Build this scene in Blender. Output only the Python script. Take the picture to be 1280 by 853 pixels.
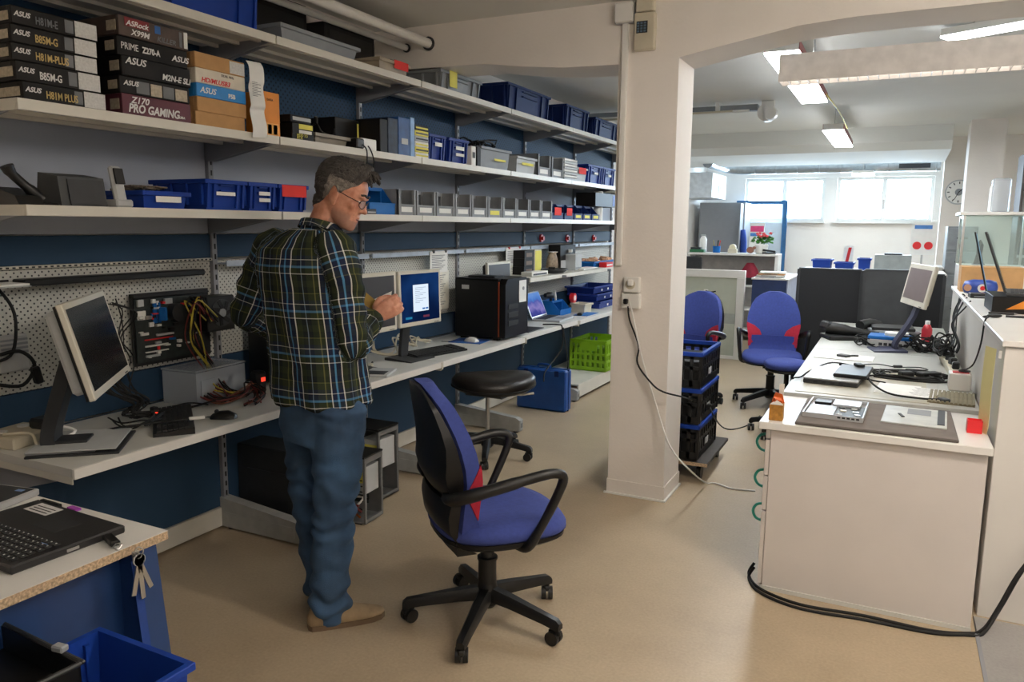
import bpy, bmesh, math, random
from mathutils import Vector, Matrix, Euler, noise
from mathutils.bvhtree import BVHTree
random.seed(7)
SC = bpy.context.scene
COL = SC.collection
for o in list(bpy.data.objects): bpy.data.objects.remove(o)

# ---------------------------------------------------------------- camera (solved from the vanishing points of the photograph, 1280x853)
F, CX, CY, EYE = 958.0, 640.0, 426.5, 1.55
_y = Vector((1122 - CX, 286 - CY, F)).normalized()
_v = Vector((-1311 - CX, 262 - CY, F))
_x = -(_v - _v.dot(_y) * _y); _x.normalize()
_z = _x.cross(_y)
AX, AY, AZ = _x, _y, _z                      # world axes seen in image axes (right, down, forward)
CAM = Vector((0, 0, EYE))
cam_d = bpy.data.cameras.new('camera'); cam = bpy.data.objects.new('camera', cam_d); COL.objects.link(cam)
cam_d.sensor_width = 36.0; cam_d.lens = F / 1280 * 36.0; cam_d.clip_end = 200; cam_d.clip_start = 0.02
_m = Matrix(((AX[0], -AX[1], -AX[2], 0), (AY[0], -AY[1], -AY[2], 0), (AZ[0], -AZ[1], -AZ[2], EYE), (0, 0, 0, 1)))
cam.matrix_world = _m
SC.camera = cam

# ---------------------------------------------------------------- daylight, exposure
W = bpy.data.worlds.new('overcast_daylight'); SC.world = W; W.use_nodes = True
W.node_tree.nodes['Background'].inputs[0].default_value = (0.66, 0.83, 1.0, 1)
W.node_tree.nodes['Background'].inputs[1].default_value = 45.0
SC.view_settings.view_transform = 'Standard'; SC.view_settings.look = 'None'
SC.view_settings.gamma = 1.0; SC.view_settings.use_curve_mapping = False
SC.view_settings.exposure = 0.10
SC.cycles.use_denoising = True
SC.cycles.max_bounces = 8; SC.cycles.diffuse_bounces = 5; SC.cycles.transparent_max_bounces = 12
SC.cycles.sample_clamp_indirect = 4.0
for _i, (_px, _w) in enumerate(((-1.73, 1.3), (-0.23, 1.45))):        # light portals in the two window openings
    _l = bpy.data.lights.new('window_portal', 'AREA'); _l.shape = 'RECTANGLE'; _l.size = _w; _l.size_y = 0.75
    _l.cycles.is_portal = True
    _o = bpy.data.objects.new('window_portal', _l); COL.objects.link(_o)
    _o.location = (_px, 13.62, 2.0); _o.rotation_euler = (math.radians(-90), 0, 0)
LAMP_WARM = (1.0, 0.89, 0.78); LAMP_COOL = (0.95, 0.985, 1.0)
LAMP_NEAR, LAMP_FAR = 36.0, 38.0

# ---------------------------------------------------------------- photo pixel -> point on a known plane
def ray(u, v):
    d = Vector((u - CX, v - CY, F)); return Vector((d.dot(AX), d.dot(AY), d.dot(AZ)))
def pz(u, v, z): r = ray(u, v); return CAM + r * ((z - EYE) / r.z)
def px(u, v, x): r = ray(u, v); return CAM + r * (x / r.x)
def py(u, v, y): r = ray(u, v); return CAM + r * (y / r.y)
def pd(u, v, d): return CAM + ray(u, v) * (d / F)
def yat(u, x, z):
    k = (u - CX) / F; b = x * AX[0] + (z - EYE) * AZ[0]; c = x * AX[2] + (z - EYE) * AZ[2]
    return (k * c - b) / (AY[0] - k * AY[2])
def xat(u, y, z):
    k = (u - CX) / F; b = y * AY[0] + (z - EYE) * AZ[0]; c = y * AY[2] + (z - EYE) * AZ[2]
    return (k * c - b) / (AX[0] - k * AX[2])
def zat(v, x, y):
    k = (v - CY) / F; b = x * AX[1] + y * AY[1]; c = x * AX[2] + y * AY[2]
    return EYE + (k * c - b) / (AZ[1] - k * AZ[2])

# ---------------------------------------------------------------- materials
def lin(c):
    if isinstance(c, str):
        c = [int(c[i:i + 2], 16) / 255 for i in (1, 3, 5)]
    return tuple((x / 12.92 if x <= 0.04045 else ((x + 0.055) / 1.055) ** 2.4) for x in c) + (1,)
MATS = {}
def M(name, col, rough=0.5, metal=0.0, var=0.12, scale=14.0, bump=0.0, bscale=200.0, spec=0.5, alpha=1.0, coat=0.0):
    if name in MATS: return MATS[name]
    m = bpy.data.materials.new(name); m.use_nodes = True; MATS[name] = m
    nt = m.node_tree; N = nt.nodes; L = nt.links; b = N['Principled BSDF']
    c = lin(col)
    tc = N.new('ShaderNodeTexCoord')
    nz = N.new('ShaderNodeTexNoise'); nz.inputs['Scale'].default_value = scale; nz.inputs['Detail'].default_value = 4
    L.new(tc.outputs['Object'], nz.inputs['Vector'])
    rp = N.new('ShaderNodeValToRGB'); L.new(nz.outputs['Fac'], rp.inputs['Fac'])
    rp.color_ramp.elements[0].position = 0.3; rp.color_ramp.elements[1].position = 0.7
    rp.color_ramp.elements[0].color = tuple(x * (1 - var) for x in c[:3]) + (1,)
    rp.color_ramp.elements[1].color = tuple(min(1, x * (1 + var)) for x in c[:3]) + (1,)
    L.new(rp.outputs['Color'], b.inputs['Base Color'])
    b.inputs['Roughness'].default_value = rough; b.inputs['Metallic'].default_value = metal
    b.inputs['Specular IOR Level'].default_value = spec; b.inputs['Alpha'].default_value = alpha
    b.inputs['Coat Weight'].default_value = coat
    if bump:
        n2 = N.new('ShaderNodeTexNoise'); n2.inputs['Scale'].default_value = bscale; n2.inputs['Detail'].default_value = 3
        L.new(tc.outputs['Object'], n2.inputs['Vector'])
        bp = N.new('ShaderNodeBump'); bp.inputs['Strength'].default_value = bump; bp.inputs['Distance'].default_value = 0.01
        L.new(n2.outputs['Fac'], bp.inputs['Height']); L.new(bp.outputs['Normal'], b.inputs['Normal'])
    return m
def EM(name, col, strength):
    if name in MATS: return MATS[name]
    m = bpy.data.materials.new(name); m.use_nodes = True; MATS[name] = m
    nt = m.node_tree; nt.nodes.clear()
    e = nt.nodes.new('ShaderNodeEmission'); o = nt.nodes.new('ShaderNodeOutputMaterial')
    e.inputs[0].default_value = tuple(col[:3]) + (1,); e.inputs[1].default_value = strength
    nt.links.new(e.outputs[0], o.inputs[0]); return m
def GL(name, col=(1, 1, 1), alpha=0.15, rough=0.05):
    """thin pane: mostly see-through with a glossy coat"""
    if name in MATS: return MATS[name]
    m = bpy.data.materials.new(name); m.use_nodes = True; MATS[name] = m
    nt = m.node_tree; N = nt.nodes; N.clear(); L = nt.links
    t = N.new('ShaderNodeBsdfTransparent'); t.inputs[0].default_value = tuple(col) + (1,)
    g = N.new('ShaderNodeBsdfPrincipled'); g.inputs['Base Color'].default_value = tuple(col) + (1,); g.inputs['Roughness'].default_value = rough
    mx = N.new('ShaderNodeMixShader'); mx.inputs[0].default_value = alpha; o = N.new('ShaderNodeOutputMaterial')
    L.new(t.outputs[0], mx.inputs[1]); L.new(g.outputs[0], mx.inputs[2]); L.new(mx.outputs[0], o.inputs[0]); return m

# ---------------------------------------------------------------- mesh builder
class MB:
    def __init__(s): s.v = []; s.f = []
    def add(s, vs, fs):
        n = len(s.v); s.v += [tuple(p) for p in vs]; s.f += [tuple(i + n for i in f) for f in fs]; return s
    def box(s, x0, x1, y0, y1, z0, z1, b=0.0):
        if x0 > x1: x0, x1 = x1, x0
        if y0 > y1: y0, y1 = y1, y0
        if z0 > z1: z0, z1 = z1, z0
        b = min(b, (x1 - x0) * .49, (y1 - y0) * .49, (z1 - z0) * .49)
        if b <= 0:
            v = [(x, y, z) for z in (z0, z1) for y in (y0, y1) for x in (x0, x1)]
            return s.add(v, [(0, 2, 3, 1), (4, 5, 7, 6), (0, 1, 5, 4), (2, 6, 7, 3), (0, 4, 6, 2), (1, 3, 7, 5)])
        c = ((x0 + x1) / 2, (y0 + y1) / 2, (z0 + z1) / 2); h = ((x1 - x0) / 2, (y1 - y0) / 2, (z1 - z0) / 2)
        vs = []; idx = {}
        for sx in (-1, 1):
            for sy in (-1, 1):
                for sz in (-1, 1):
                    sg = (sx, sy, sz)
                    for a in range(3):
                        p = [c[k] + sg[k] * (h[k] if k == a else h[k] - b) for k in range(3)]
                        idx[(sx, sy, sz, a)] = len(vs); vs.append(tuple(p))
        fs = []
        for a in range(3):
            o1, o2 = [k for k in range(3) if k != a]
            for sa in (-1, 1):
                q = []
                for (i, j) in ((-1, -1), (1, -1), (1, 1), (-1, 1)):
                    sg = [0, 0, 0]; sg[a] = sa; sg[o1] = i; sg[o2] = j; q.append(idx[(*sg, a)])
                fs.append(q)
        for a in range(3):
            o1, o2 = [k for k in range(3) if k != a]
            for i in (-1, 1):
                for j in (-1, 1):
                    k1 = [0, 0, 0]; k1[o1] = i; k1[o2] = j; q = []
                    for sa, ax in ((-1, o1), (1, o1), (1, o2), (-1, o2)):
                        kk = list(k1); kk[a] = sa; q.append(idx[(*kk, ax)])
                    fs.append(q)
        for sx in (-1, 1):
            for sy in (-1, 1):
                for sz in (-1, 1): fs.append([idx[(sx, sy, sz, a)] for a in range(3)])
        C = Vector(c); out = []
        for q in fs:
            P = [Vector(vs[i]) for i in q]; n = (P[1] - P[0]).cross(P[2] - P[0])
            ctr = sum(P, Vector()) / len(P)
            out.append(tuple(q) if n.dot(ctr - C) > 0 else tuple(reversed(q)))
        return s.add(vs, out)
    def obox(s, c, size, rot=(0, 0, 0), b=0.0):
        t = MB().box(-size[0] / 2, size[0] / 2, -size[1] / 2, size[1] / 2, -size[2] / 2, size[2] / 2, b)
        R = rot.to_3x3() if isinstance(rot, Matrix) else Euler(rot).to_matrix(); c = Vector(c)
        return s.add([tuple(R @ Vector(p) + c) for p in t.v], t.f)
    def xf(s, mat, start=0):
        s.v = s.v[:start] + [tuple(mat @ Vector(p)) for p in s.v[start:]]; return s
    def cyl(s, p0, p1, r0, r1=None, n=14, caps=True):
        r1 = r0 if r1 is None else r1; p0 = Vector(p0); p1 = Vector(p1); d = (p1 - p0).normalized()
        a = d.orthogonal().normalized(); b = d.cross(a); vs = []
        for p, r in ((p0, r0), (p1, r1)):
            for i in range(n):
                t = 2 * math.pi * i / n; vs.append(p + (a * math.cos(t) + b * math.sin(t)) * r)
        fs = [(i, (i + 1) % n, n + (i + 1) % n, n + i) for i in range(n)]
        if caps: fs += [tuple(range(n - 1, -1, -1)), tuple(range(n, 2 * n))]
        return s.add(vs, fs)
    def loft(s, rings, caps=True, closed=True):
        n = len(rings[0]); vs = [p for r in rings for p in r]; fs = []
        for k in range(len(rings) - 1):
            for i in range(n if closed else n - 1):
                j = (i + 1) % n; fs.append((k * n + i, k * n + j, (k + 1) * n + j, (k + 1) * n + i))
        if caps and closed:
            fs += [tuple(range(n - 1, -1, -1)), tuple((len(rings) - 1) * n + i for i in range(n))]
        return s.add(vs, fs)
    def tube(s, pts, r, n=6, smooth=0, rs=None):
        pts = [Vector(p) for p in pts]
        if smooth: pts = crom(pts, smooth)
        m = len(pts); up = None; rings = []
        for i, p in enumerate(pts):
            t = (pts[min(i + 1, m - 1)] - pts[max(i - 1, 0)])
            t = t.normalized() if t.length > 1e-9 else Vector((0, 0, 1))
            if up is None: up = t.orthogonal().normalized()
            up = (up - t * up.dot(t)); up = up.normalized() if up.length > 1e-6 else t.orthogonal().normalized()
            b = t.cross(up)
            rr = r if rs is None else rs[min(len(rs) - 1, int(i * len(rs) / m))]
            rings.append([p + (up * math.cos(2 * math.pi * k / n) + b * math.sin(2 * math.pi * k / n)) * rr for k in range(n)])
        return s.loft(rings)
    def flat(s, pts, wvec, tvec, w, t, smooth=0):
        """ribbon of rectangular section swept along pts (wvec = width direction)"""
        pts = [Vector(p) for p in pts]
        if smooth: pts = crom(pts, smooth)
        wv = Vector(wvec).normalized(); rings = []
        for i, p in enumerate(pts):
            tg = (pts[min(i + 1, len(pts) - 1)] - pts[max(i - 1, 0)]).normalized(); nn = tg.cross(wv).normalized()
            rings.append([p + wv * w / 2 + nn * t / 2, p - wv * w / 2 + nn * t / 2, p - wv * w / 2 - nn * t / 2, p + wv * w / 2 - nn * t / 2])
        return s.loft(rings)
    def lathe(s, prof, c=(0, 0, 0), n=20):
        rings = [[(c[0] + r * math.cos(2 * math.pi * i / n), c[1] + r * math.sin(2 * math.pi * i / n), c[2] + z) for i in range(n)] for r, z in prof]
        return s.loft(rings)
    def prism(s, poly, a0, a1, axis='y'):
        f = {'y': lambda p, a: (p[0], a, p[1]), 'x': lambda p, a: (a, p[0], p[1]), 'z': lambda p, a: (p[0], p[1], a)}[axis]
        return s.loft([[f(p, a0) for p in poly], [f(p, a1) for p in poly]])
    def ell(s, c, r, n=14, m=9, rot=None):
        R = Euler(rot).to_matrix() if rot else Matrix.Identity(3); c = Vector(c); rings = []
        for k in range(m + 1):
            ph = math.pi * (k + .02) / (m + .04) - math.pi / 2
            rings.append([tuple(R @ Vector((r[0] * math.cos(ph) * math.cos(2 * math.pi * i / n), r[1] * math.cos(ph) * math.sin(2 * math.pi * i / n), r[2] * math.sin(ph))) + c) for i in range(n)])
        return s.loft(rings)
    def mesh(s, name):
        me = bpy.data.meshes.new(name); me.from_pydata([tuple(p) for p in s.v], [], s.f); me.update()
        bm = bmesh.new(); bm.from_mesh(me); bmesh.ops.recalc_face_normals(bm, faces=bm.faces); bm.to_mesh(me); bm.free()
        return me
    def build(s, name, mat, parent=None, smooth=None, stuff=False):
        me = s.mesh(name); 
        if isinstance(mat, (list, tuple)):
            for q in mat: me.materials.append(q)
        else: me.materials.append(mat)
        if smooth:
            me.shade_smooth(); me.set_sharp_from_angle(angle=math.radians(smooth))
        o = bpy.data.objects.new(name, me); COL.objects.link(o)
        if parent: o.parent = parent
        if stuff: o['kind'] = 'stuff'
        return o
def crom(P, k):
    """Catmull-Rom resampling"""
    out = []; n = len(P)
    for i in range(n - 1):
        a, b, c, d = P[max(i - 1, 0)], P[i], P[i + 1], P[min(i + 2, n - 1)]
        for j in range(k):
            t = j / k
            out.append(0.5 * ((2 * b) + (c - a) * t + (2 * a - 5 * b + 4 * c - d) * t * t + (3 * b - a - 3 * c + d) * t ** 3))
    out.append(P[-1]); return out
def tag(o, label, cat, group=None):
    o['label'] = label; o['category'] = cat
    if group: o['group'] = group
    return o
def thing(name, label, cat, loc=(0, 0, 0), rz=0.0, group=None, rot=None):
    o = bpy.data.objects.new(name, None); COL.objects.link(o); o.empty_display_size = 0.05
    o.location = loc; o.rotation_euler = rot if rot else (0, 0, rz)
    return tag(o, label, cat, group)
def struct(o): o['kind'] = 'structure'; return o
def copy_tree(o, parent=None):
    c = o.copy(); COL.objects.link(c); c.parent = parent
    for ch in o.children: copy_tree(ch, c)
    return c
def inst(src, name, parent, loc=None, rot=None, scale=None):
    c = bpy.data.objects.new(name, src.data if hasattr(src, 'data') else src); COL.objects.link(c); c.parent = parent
    if loc is not None: c.location = loc
    if rot is not None: c.rotation_euler = rot
    if scale is not None: c.scale = scale
    return c
_TX = {}
def text(s, size, mat, parent, loc, rot=(math.pi / 2, 0, math.pi / 2), name='lettering', sx=1.0, shear=0.0, align='LEFT', bold=0.0):
    key = (s, round(size, 4), sx, shear, align, bold, mat.name)
    if key not in _TX:
        cu = bpy.data.curves.new('lettering', 'FONT'); cu.body = s; cu.size = size; cu.extrude = 0.0004; cu.resolution_u = 3
        cu.align_x = align; cu.shear = shear; cu.offset = bold
        to = bpy.data.objects.new('t', cu); COL.objects.link(to)
        dg = bpy.context.evaluated_depsgraph_get(); me = bpy.data.meshes.new_from_object(to.evaluated_get(dg))
        bpy.data.objects.remove(to); me.materials.clear(); me.materials.append(mat)
        for v in me.vertices: v.co.x *= sx
        _TX[key] = me
    o = bpy.data.objects.new(name, _TX[key]); COL.objects.link(o); o.parent = parent; o.location = loc; o.rotation_euler = rot
    return o
PI = math.pi
def R(d): return math.radians(d)
def interp(tab, z):
    for (a, b) in zip(tab, tab[1:]):
        if z <= b[0]:
            f = (z - a[0]) / (b[0] - a[0]); f = max(0, f); return a[1] + (b[1] - a[1]) * f
    return tab[-1][1]
# ================================================================ palette
white = M('painted_white_wall', '#eee8e1', 0.75, var=0.03, scale=3, bump=0.15, bscale=60)
ceil_m = M('ceiling_paint', '#e2e2dd', 0.85, var=0.02, scale=2)
lam_white = M('white_laminate', '#e4e2dd', 0.35, var=0.03, scale=5)
lam_grey = M('light_grey_laminate', '#cfcfca', 0.4, var=0.03, scale=6)
steel_w = M('cream_powder_coated_steel', '#d9d6cb', 0.4, var=0.04, scale=8)
steel_g = M('grey_powder_coated_steel', '#8d9096', 0.45, var=0.04, scale=8)
blue_panel = M('slate_blue_steel_panel', '#2f4862', 0.45 + .12, spec=0.2, var=0.06, scale=3)
blue_peg = M('navy_perforated_panel', '#23415f', 0.5 + .12, spec=0.2, var=0.06, scale=3)
grey_panel = M('pale_blue_grey_panel', '#a9b0bd', 0.55 + .12, spec=0.2, var=0.04, scale=3)
black_p = M('black_plastic', '#0d0e0f', 0.42, var=0.2, scale=30)
black_m = M('matte_black', '#0b0c0d', 0.7, var=0.2, scale=30)
dark_p = M('charcoal_plastic', '#2b2d30', 0.5, var=0.12, scale=25)
grey_p = M('mid_grey_plastic', '#8f9397', 0.5 + .12, spec=0.2, var=0.08, scale=12)
lgrey_p = M('light_grey_plastic', '#b9bcbd', 0.45 + .12, spec=0.2, var=0.06, scale=12)
beige_p = M('beige_plastic', '#cfc7b2', 0.45, var=0.06, scale=12)
white_p = M('white_plastic', '#ecebe6', 0.35, var=0.03, scale=12)
blue_bin = M('royal_blue_polypropylene', '#183a90', 0.38 + .12, spec=0.2, var=0.1, scale=9)
navy_bin = M('navy_blue_polypropylene', '#16295c', 0.42 + .12, spec=0.2, var=0.1, scale=9)
cyan_bin = M('bright_blue_polypropylene', '#1d66b0', 0.38 + .12, spec=0.2, var=0.1, scale=9)
red_p = M('red_plastic', '#d8262c', 0.4, var=0.06)
chrome = M('brushed_steel', '#b8b8b6', 0.28, 0.9, var=0.05, scale=60)
paper_m = M('white_paper', '#eeeeea', 0.8, var=0.03, scale=20)
yellow_pap = M('yellow_paper', '#e6dd6a', 0.8, var=0.05)
red_pap = M('red_paper', '#e0372f', 0.8, var=0.05)
card_m = M('brown_cardboard', '#b98f5f', 0.85, var=0.08, scale=20, bump=0.1)
ink = M('grey_ink', '#6f7276', 0.8)
txt_w = M('white_print', '#e9e9e7', 0.6)
txt_g = M('gold_print', '#c8ad6b', 0.6)
txt_k = M('black_print', '#1b1b1d', 0.6)

# ================================================================ floor with fine mottling
def floor_mat(name, c1, c2):
    m = bpy.data.materials.new(name); m.use_nodes = True; nt = m.node_tree; N = nt.nodes; L = nt.links; b = N['Principled BSDF']
    tc = N.new('ShaderNodeTexCoord')
    n1 = N.new('ShaderNodeTexNoise'); n1.inputs['Scale'].default_value = 1.6; n1.inputs['Detail'].default_value = 8; n1.inputs['Roughness'].default_value = 0.65
    n2 = N.new('ShaderNodeTexNoise'); n2.inputs['Scale'].default_value = 90; n2.inputs['Detail'].default_value = 2
    for n in (n1, n2): L.new(tc.outputs['Object'], n.inputs['Vector'])
    mx = N.new('ShaderNodeMath'); mx.operation = 'MULTIPLY_ADD'; mx.inputs[1].default_value = 0.35
    L.new(n2.outputs['Fac'], mx.inputs[0]); 
    sc = N.new('ShaderNodeMath'); sc.operation = 'MULTIPLY'; sc.inputs[1].default_value = 0.65; L.new(n1.outputs['Fac'], sc.inputs[0]); L.new(sc.outputs[0], mx.inputs[2])
    rp = N.new('ShaderNodeValToRGB'); L.new(mx.outputs[0], rp.inputs[0])
    rp.color_ramp.elements[0].position = 0.35; rp.color_ramp.elements[1].position = 0.65
    rp.color_ramp.elements[0].color = lin(c1); rp.color_ramp.elements[1].color = lin(c2)
    L.new(rp.outputs[0], b.inputs['Base Color'])
    rr = N.new('ShaderNodeMapRange'); rr.inputs[3].default_value = 0.28; rr.inputs[4].default_value = 0.5; L.new(n1.outputs['Fac'], rr.inputs[0]); L.new(rr.outputs[0], b.inputs['Roughness'])
    b.inputs['Specular IOR Level'].default_value = 0.45
    return m
XR, YB, YF, ZC = 4.2, -2.6, 13.6, 2.74
fl = MB().box(-3.15, 0.39, YB, YF, -0.1, 0).box(0.39, XR, 3.44, YF, -0.1, 0).build('floor', floor_mat('beige_vinyl', '#a5947c', '#bbaa90')); struct(fl)
fg = MB().box(0.395, XR, YB, 3.44, -0.1, 0.0).build('floor_entrance', floor_mat('grey_vinyl', '#8f8d8b', '#a4a2a0')); struct(fg)
struct(MB().box(0.386, 0.40, YB, 3.28, -0.02, 0.003).build('trim_1', steel_g))
cl = MB().box(-3.15, XR + .1, YB - .1, YF + .2, ZC, ZC + .1).build('ceiling', ceil_m); struct(cl)
struct(MB().box(-3.15, -3.03, YB, YF, 0, ZC).build('wall_left', white))
struct(MB().box(XR, XR + .1, YB, YF, 0, ZC).build('wall_right', white))
struct(MB().box(-3.15, XR + .1, YB - .1, YB, 0, ZC).build('wall_back', M('low_bounce_grey_wall', '#8f8a83', .8, var=.04, scale=3)))  # unseen wall, darkened to bounce less light and deepen contrast
# divider wall with its pillar and two openings
PY0, PY1 = 4.13, 4.465
poly = [(-3.03, ZC), (-3.03, 2.50), (-2.25, 2.485), (-2.0, 2.45), (-1.75, 2.425), (-1.42, 2.415), (-1.412, 0), (-1.08, 0), (-1.09, 2.425), (-0.95, 2.45), (-0.5, 2.525), (-0.25, 2.54), (XR, 2.55), (XR, ZC)]
wd = MB(); wd.prism(poly, PY0, PY1, 'y'); struct(wd.build('wall_divider', white))
tb = MB()                                                  # raised skirting and caulk line round the pillar
tb.box(-1.417, -1.074, PY0 - .006, PY0, 0, .085).box(-1.08, -1.074, PY0, PY1, 0, .085).box(-1.418, -1.412, PY0, PY1, 0, .085)
struct(tb.build('baseboard_pillar', white))
tb = MB(); tb.box(-1.43, -1.062, PY0 - .019, PY0 - .006, 0, .01).box(-1.074, -1.061, PY0 - .006, PY1, 0, .01)
struct(tb.build('trim_2', white_p))
tb = MB().box(-1.40, -1.365, PY0 - .022, PY0, 1.33, 2.66, .004); struct(tb.build('trim_3', white_p))
struct(MB().box(-3.03, -3.018, YB, 1.5, 0, .09).box(-3.03, -3.018, 8.6, YF, 0, .09).build('baseboard_left', white_p))
# soffit, recess wall, second pillar
struct(MB().prism([(10.3, ZC), (10.3, 2.56), (10.42, 2.47), (11.8, 2.43), (11.8, ZC)], -3.03, 0.49, 'x').build('wall_soffit', ceil_m))
struct(MB().box(0.49, XR, 11.75, 11.95, 0, ZC).build('wall_recess', white))
struct(MB().box(-3.03, -2.75, 10.25, 10.6, 0, ZC).build('wall_pier', white))
struct(MB().box(0.64, 0.98, 10.0, 10.4, 0, ZC).build('wall_pillar', white))
# far wall with two window openings
WZ0, WZ1 = 1.66, 2.36
W1 = (-2.36, -1.10); W2 = (-0.92, 0.46)
wf = MB()
wf.box(-3.15, XR, YF, YF + .18, 0, WZ0).box(-3.15, XR, YF, YF + .18, WZ1, ZC)
for a, b in ((-3.15, W1[0]), (W1[1], W2[0]), (W2[1], XR)): wf.box(a, b, YF, YF + .18, WZ0, WZ1)
struct(wf.build('wall_far', white))
pane_m = GL('window_glass', (0.97, 0.99, 1), 0.06, 0.03)
def window(n, x0, x1):
    w = bpy.data.objects.new('window_%d' % n, None); COL.objects.link(w); struct(w); w.location = (0, YF + .06, 0)
    f = MB(); t = .05; xm = (x0 + x1) / 2
    f.box(x0, x1, 0, .06, WZ0, WZ0 + t).box(x0, x1, 0, .06, WZ1 - t, WZ1).box(x0, x0 + t, 0, .06, WZ0 + t, WZ1 - t).box(x1 - t, x1, 0, .06, WZ0 + t, WZ1 - t).box(xm - .035, xm + .035, 0, .06, WZ0 + t, WZ1 - t)
    f.build('window_frame', white_p, w)
    for a, b in ((x0 + t, xm - .035), (xm + .035, x1 - t)):
        MB().box(a, b, .025, .031, WZ0 + t, WZ1 - t).build('pane', pane_m, w)
    h = MB(); h.box(xm - .012, xm + .012, -.02, 0, WZ0 + .3, WZ0 + .34).box(xm - .01, xm + .01, -.04, -.02, WZ0 + .2, WZ0 + .33).build('handle', chrome, w)
    MB().box(x0 - .03, x1 + .03, -.16, 0, WZ0 - .03, WZ0).build('window_sill', white_p, w)
window(1, *W1); window(2, *W2)

# ================================================================ ceiling lamps
def lamp(label, c, L, axis, z0, z1, w, strength, col, side, hang=True, louver=False, group=None, wrap=False, rz=None):
    t = thing('fluorescent_lamp', label, 'lamp', (c[0], c[1], z0), rz if rz is not None else (0 if axis == 'x' else PI / 2), group)
    h = z1 - z0; b = MB(); em = EM('tube_glow_%.1f_%.2f' % (strength, col[2]), col, strength)
    if louver:
        b.box(-L / 2, L / 2, -w / 2, -w / 2 + .006, 0, h - .006).box(-L / 2, L / 2, w / 2 - .006, w / 2, 0, h - .006).box(-L / 2, L / 2, -w / 2, w / 2, h - .006, h)
        b.box(-L / 2, -L / 2 + .006, -w / 2 + .006, w / 2 - .006, 0, h - .006).box(L / 2 - .006, L / 2, -w / 2 + .006, w / 2 - .006, 0, h - .006)
        MB().box(-L / 2 + .012, L / 2 - .012, -w / 2 + .012, w / 2 - .012, h * .45, h * .5).build('diffuser', em, t)
    elif wrap:                                           # opal wrap-around diffuser below a thin tray
        b.box(-L / 2, L / 2, -w / 2, w / 2, h * .7, h, .004)
        MB().box(-L / 2 + .01, L / 2 - .01, -w / 2 + .01, w / 2 - .01, 0, h * .69, .01).build('diffuser', em, t)
    else:
        b.box(-L / 2, L / 2, -w / 2 + .003, w / 2 - .003, .011, h, .002)
        for sg in (-1, 1): MB().box(-L / 2, L / 2, sg * (w / 2 - .001) - .0015, sg * (w / 2 - .001) + .0015, .011, h).build('side_panel', side, t)
        MB().box(-L / 2, L / 2, -w / 2, w / 2, 0, .0105).build('diffuser', em, t)
    b.build('housing', side if louver or wrap else white_p, t)
    if louver:
        base = MB().box(-.0015, .0015, -w / 2 + .008, w / 2 - .008, 0.001, .035).mesh('louver_slat'); base.materials.append(chrome)
        n = int(L / .05)
        for i in range(1, n):
            o = bpy.data.objects.new('louver_slat', base); COL.objects.link(o); o.parent = t; o.location = (-L / 2 + i * L / n, 0, 0)
    if hang:
        for sx in (-.4, .4): MB().cyl((sx * L, 0, h), (sx * L, 0, ZC - z0), .004, n=6).build('suspension_wire', chrome, t)
    return t
lamp_red = M('dark_red_lamp_side', '#8e4a4c', 0.5, var=0.08)
lamp('fluorescent lamp with red side hanging nearest beyond the arch', (-0.70, 6.02), 2.05, 'y', 2.58, 2.65, .20, LAMP_FAR, LAMP_COOL, lamp_red, group='red sided ceiling lamps')
lamp('fluorescent lamp with red side hanging second beyond the arch', (-0.645, 9.25), 1.7, 'y', 2.50, 2.57, .19, LAMP_FAR, LAMP_COOL, lamp_red, group='red sided ceiling lamps')
lamp('small bright lamp hanging under the pipe duct before the windows', (-0.50, 12.35), .5, 'y', 2.31, 2.36, .28, LAMP_FAR, LAMP_COOL, white_p)
lamp('deep white louvred luminaire hanging across the arch opening', (0.20, 4.72), 1.72, 'x', 2.355, 2.50, .15, 5.0, LAMP_WARM, M('lamp_grey_white', '#d3cfcb', .5), louver=True)
lamp('lamp glowing behind the white louvred luminaire at upper right', (0.84, 5.06), 1.5, 'x', 2.66, 2.71, .14, LAMP_FAR * .5, LAMP_COOL, white_p, rz=R(-27))
lamp('ceiling lamp over the aisle in front of the pillar', (0.55, 2.25), 1.3, 'x', 2.54, 2.66, .22, LAMP_NEAR, LAMP_WARM, white_p, group='near room lamps', wrap=True)
lamp('ceiling lamp behind the viewer near the entrance', (1.3, -0.5), 1.3, 'x', 2.54, 2.66, .22, LAMP_NEAR, LAMP_WARM, white_p, group='near room lamps', wrap=True)
lamp('ceiling lamp over the entrance floor at the right wall', (2.6, 1.0), 1.3, 'x', 2.54, 2.66, .22, LAMP_NEAR, LAMP_WARM, white_p, group='near room lamps', wrap=True)
lamp('added out-of-view lamp over the shop area right of the counter', (2.4, 8.5), 1.5, 'x', 2.60, 2.68, .20, LAMP_FAR, LAMP_COOL, white_p)  # added lamp out of view, lights the large right side
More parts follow.
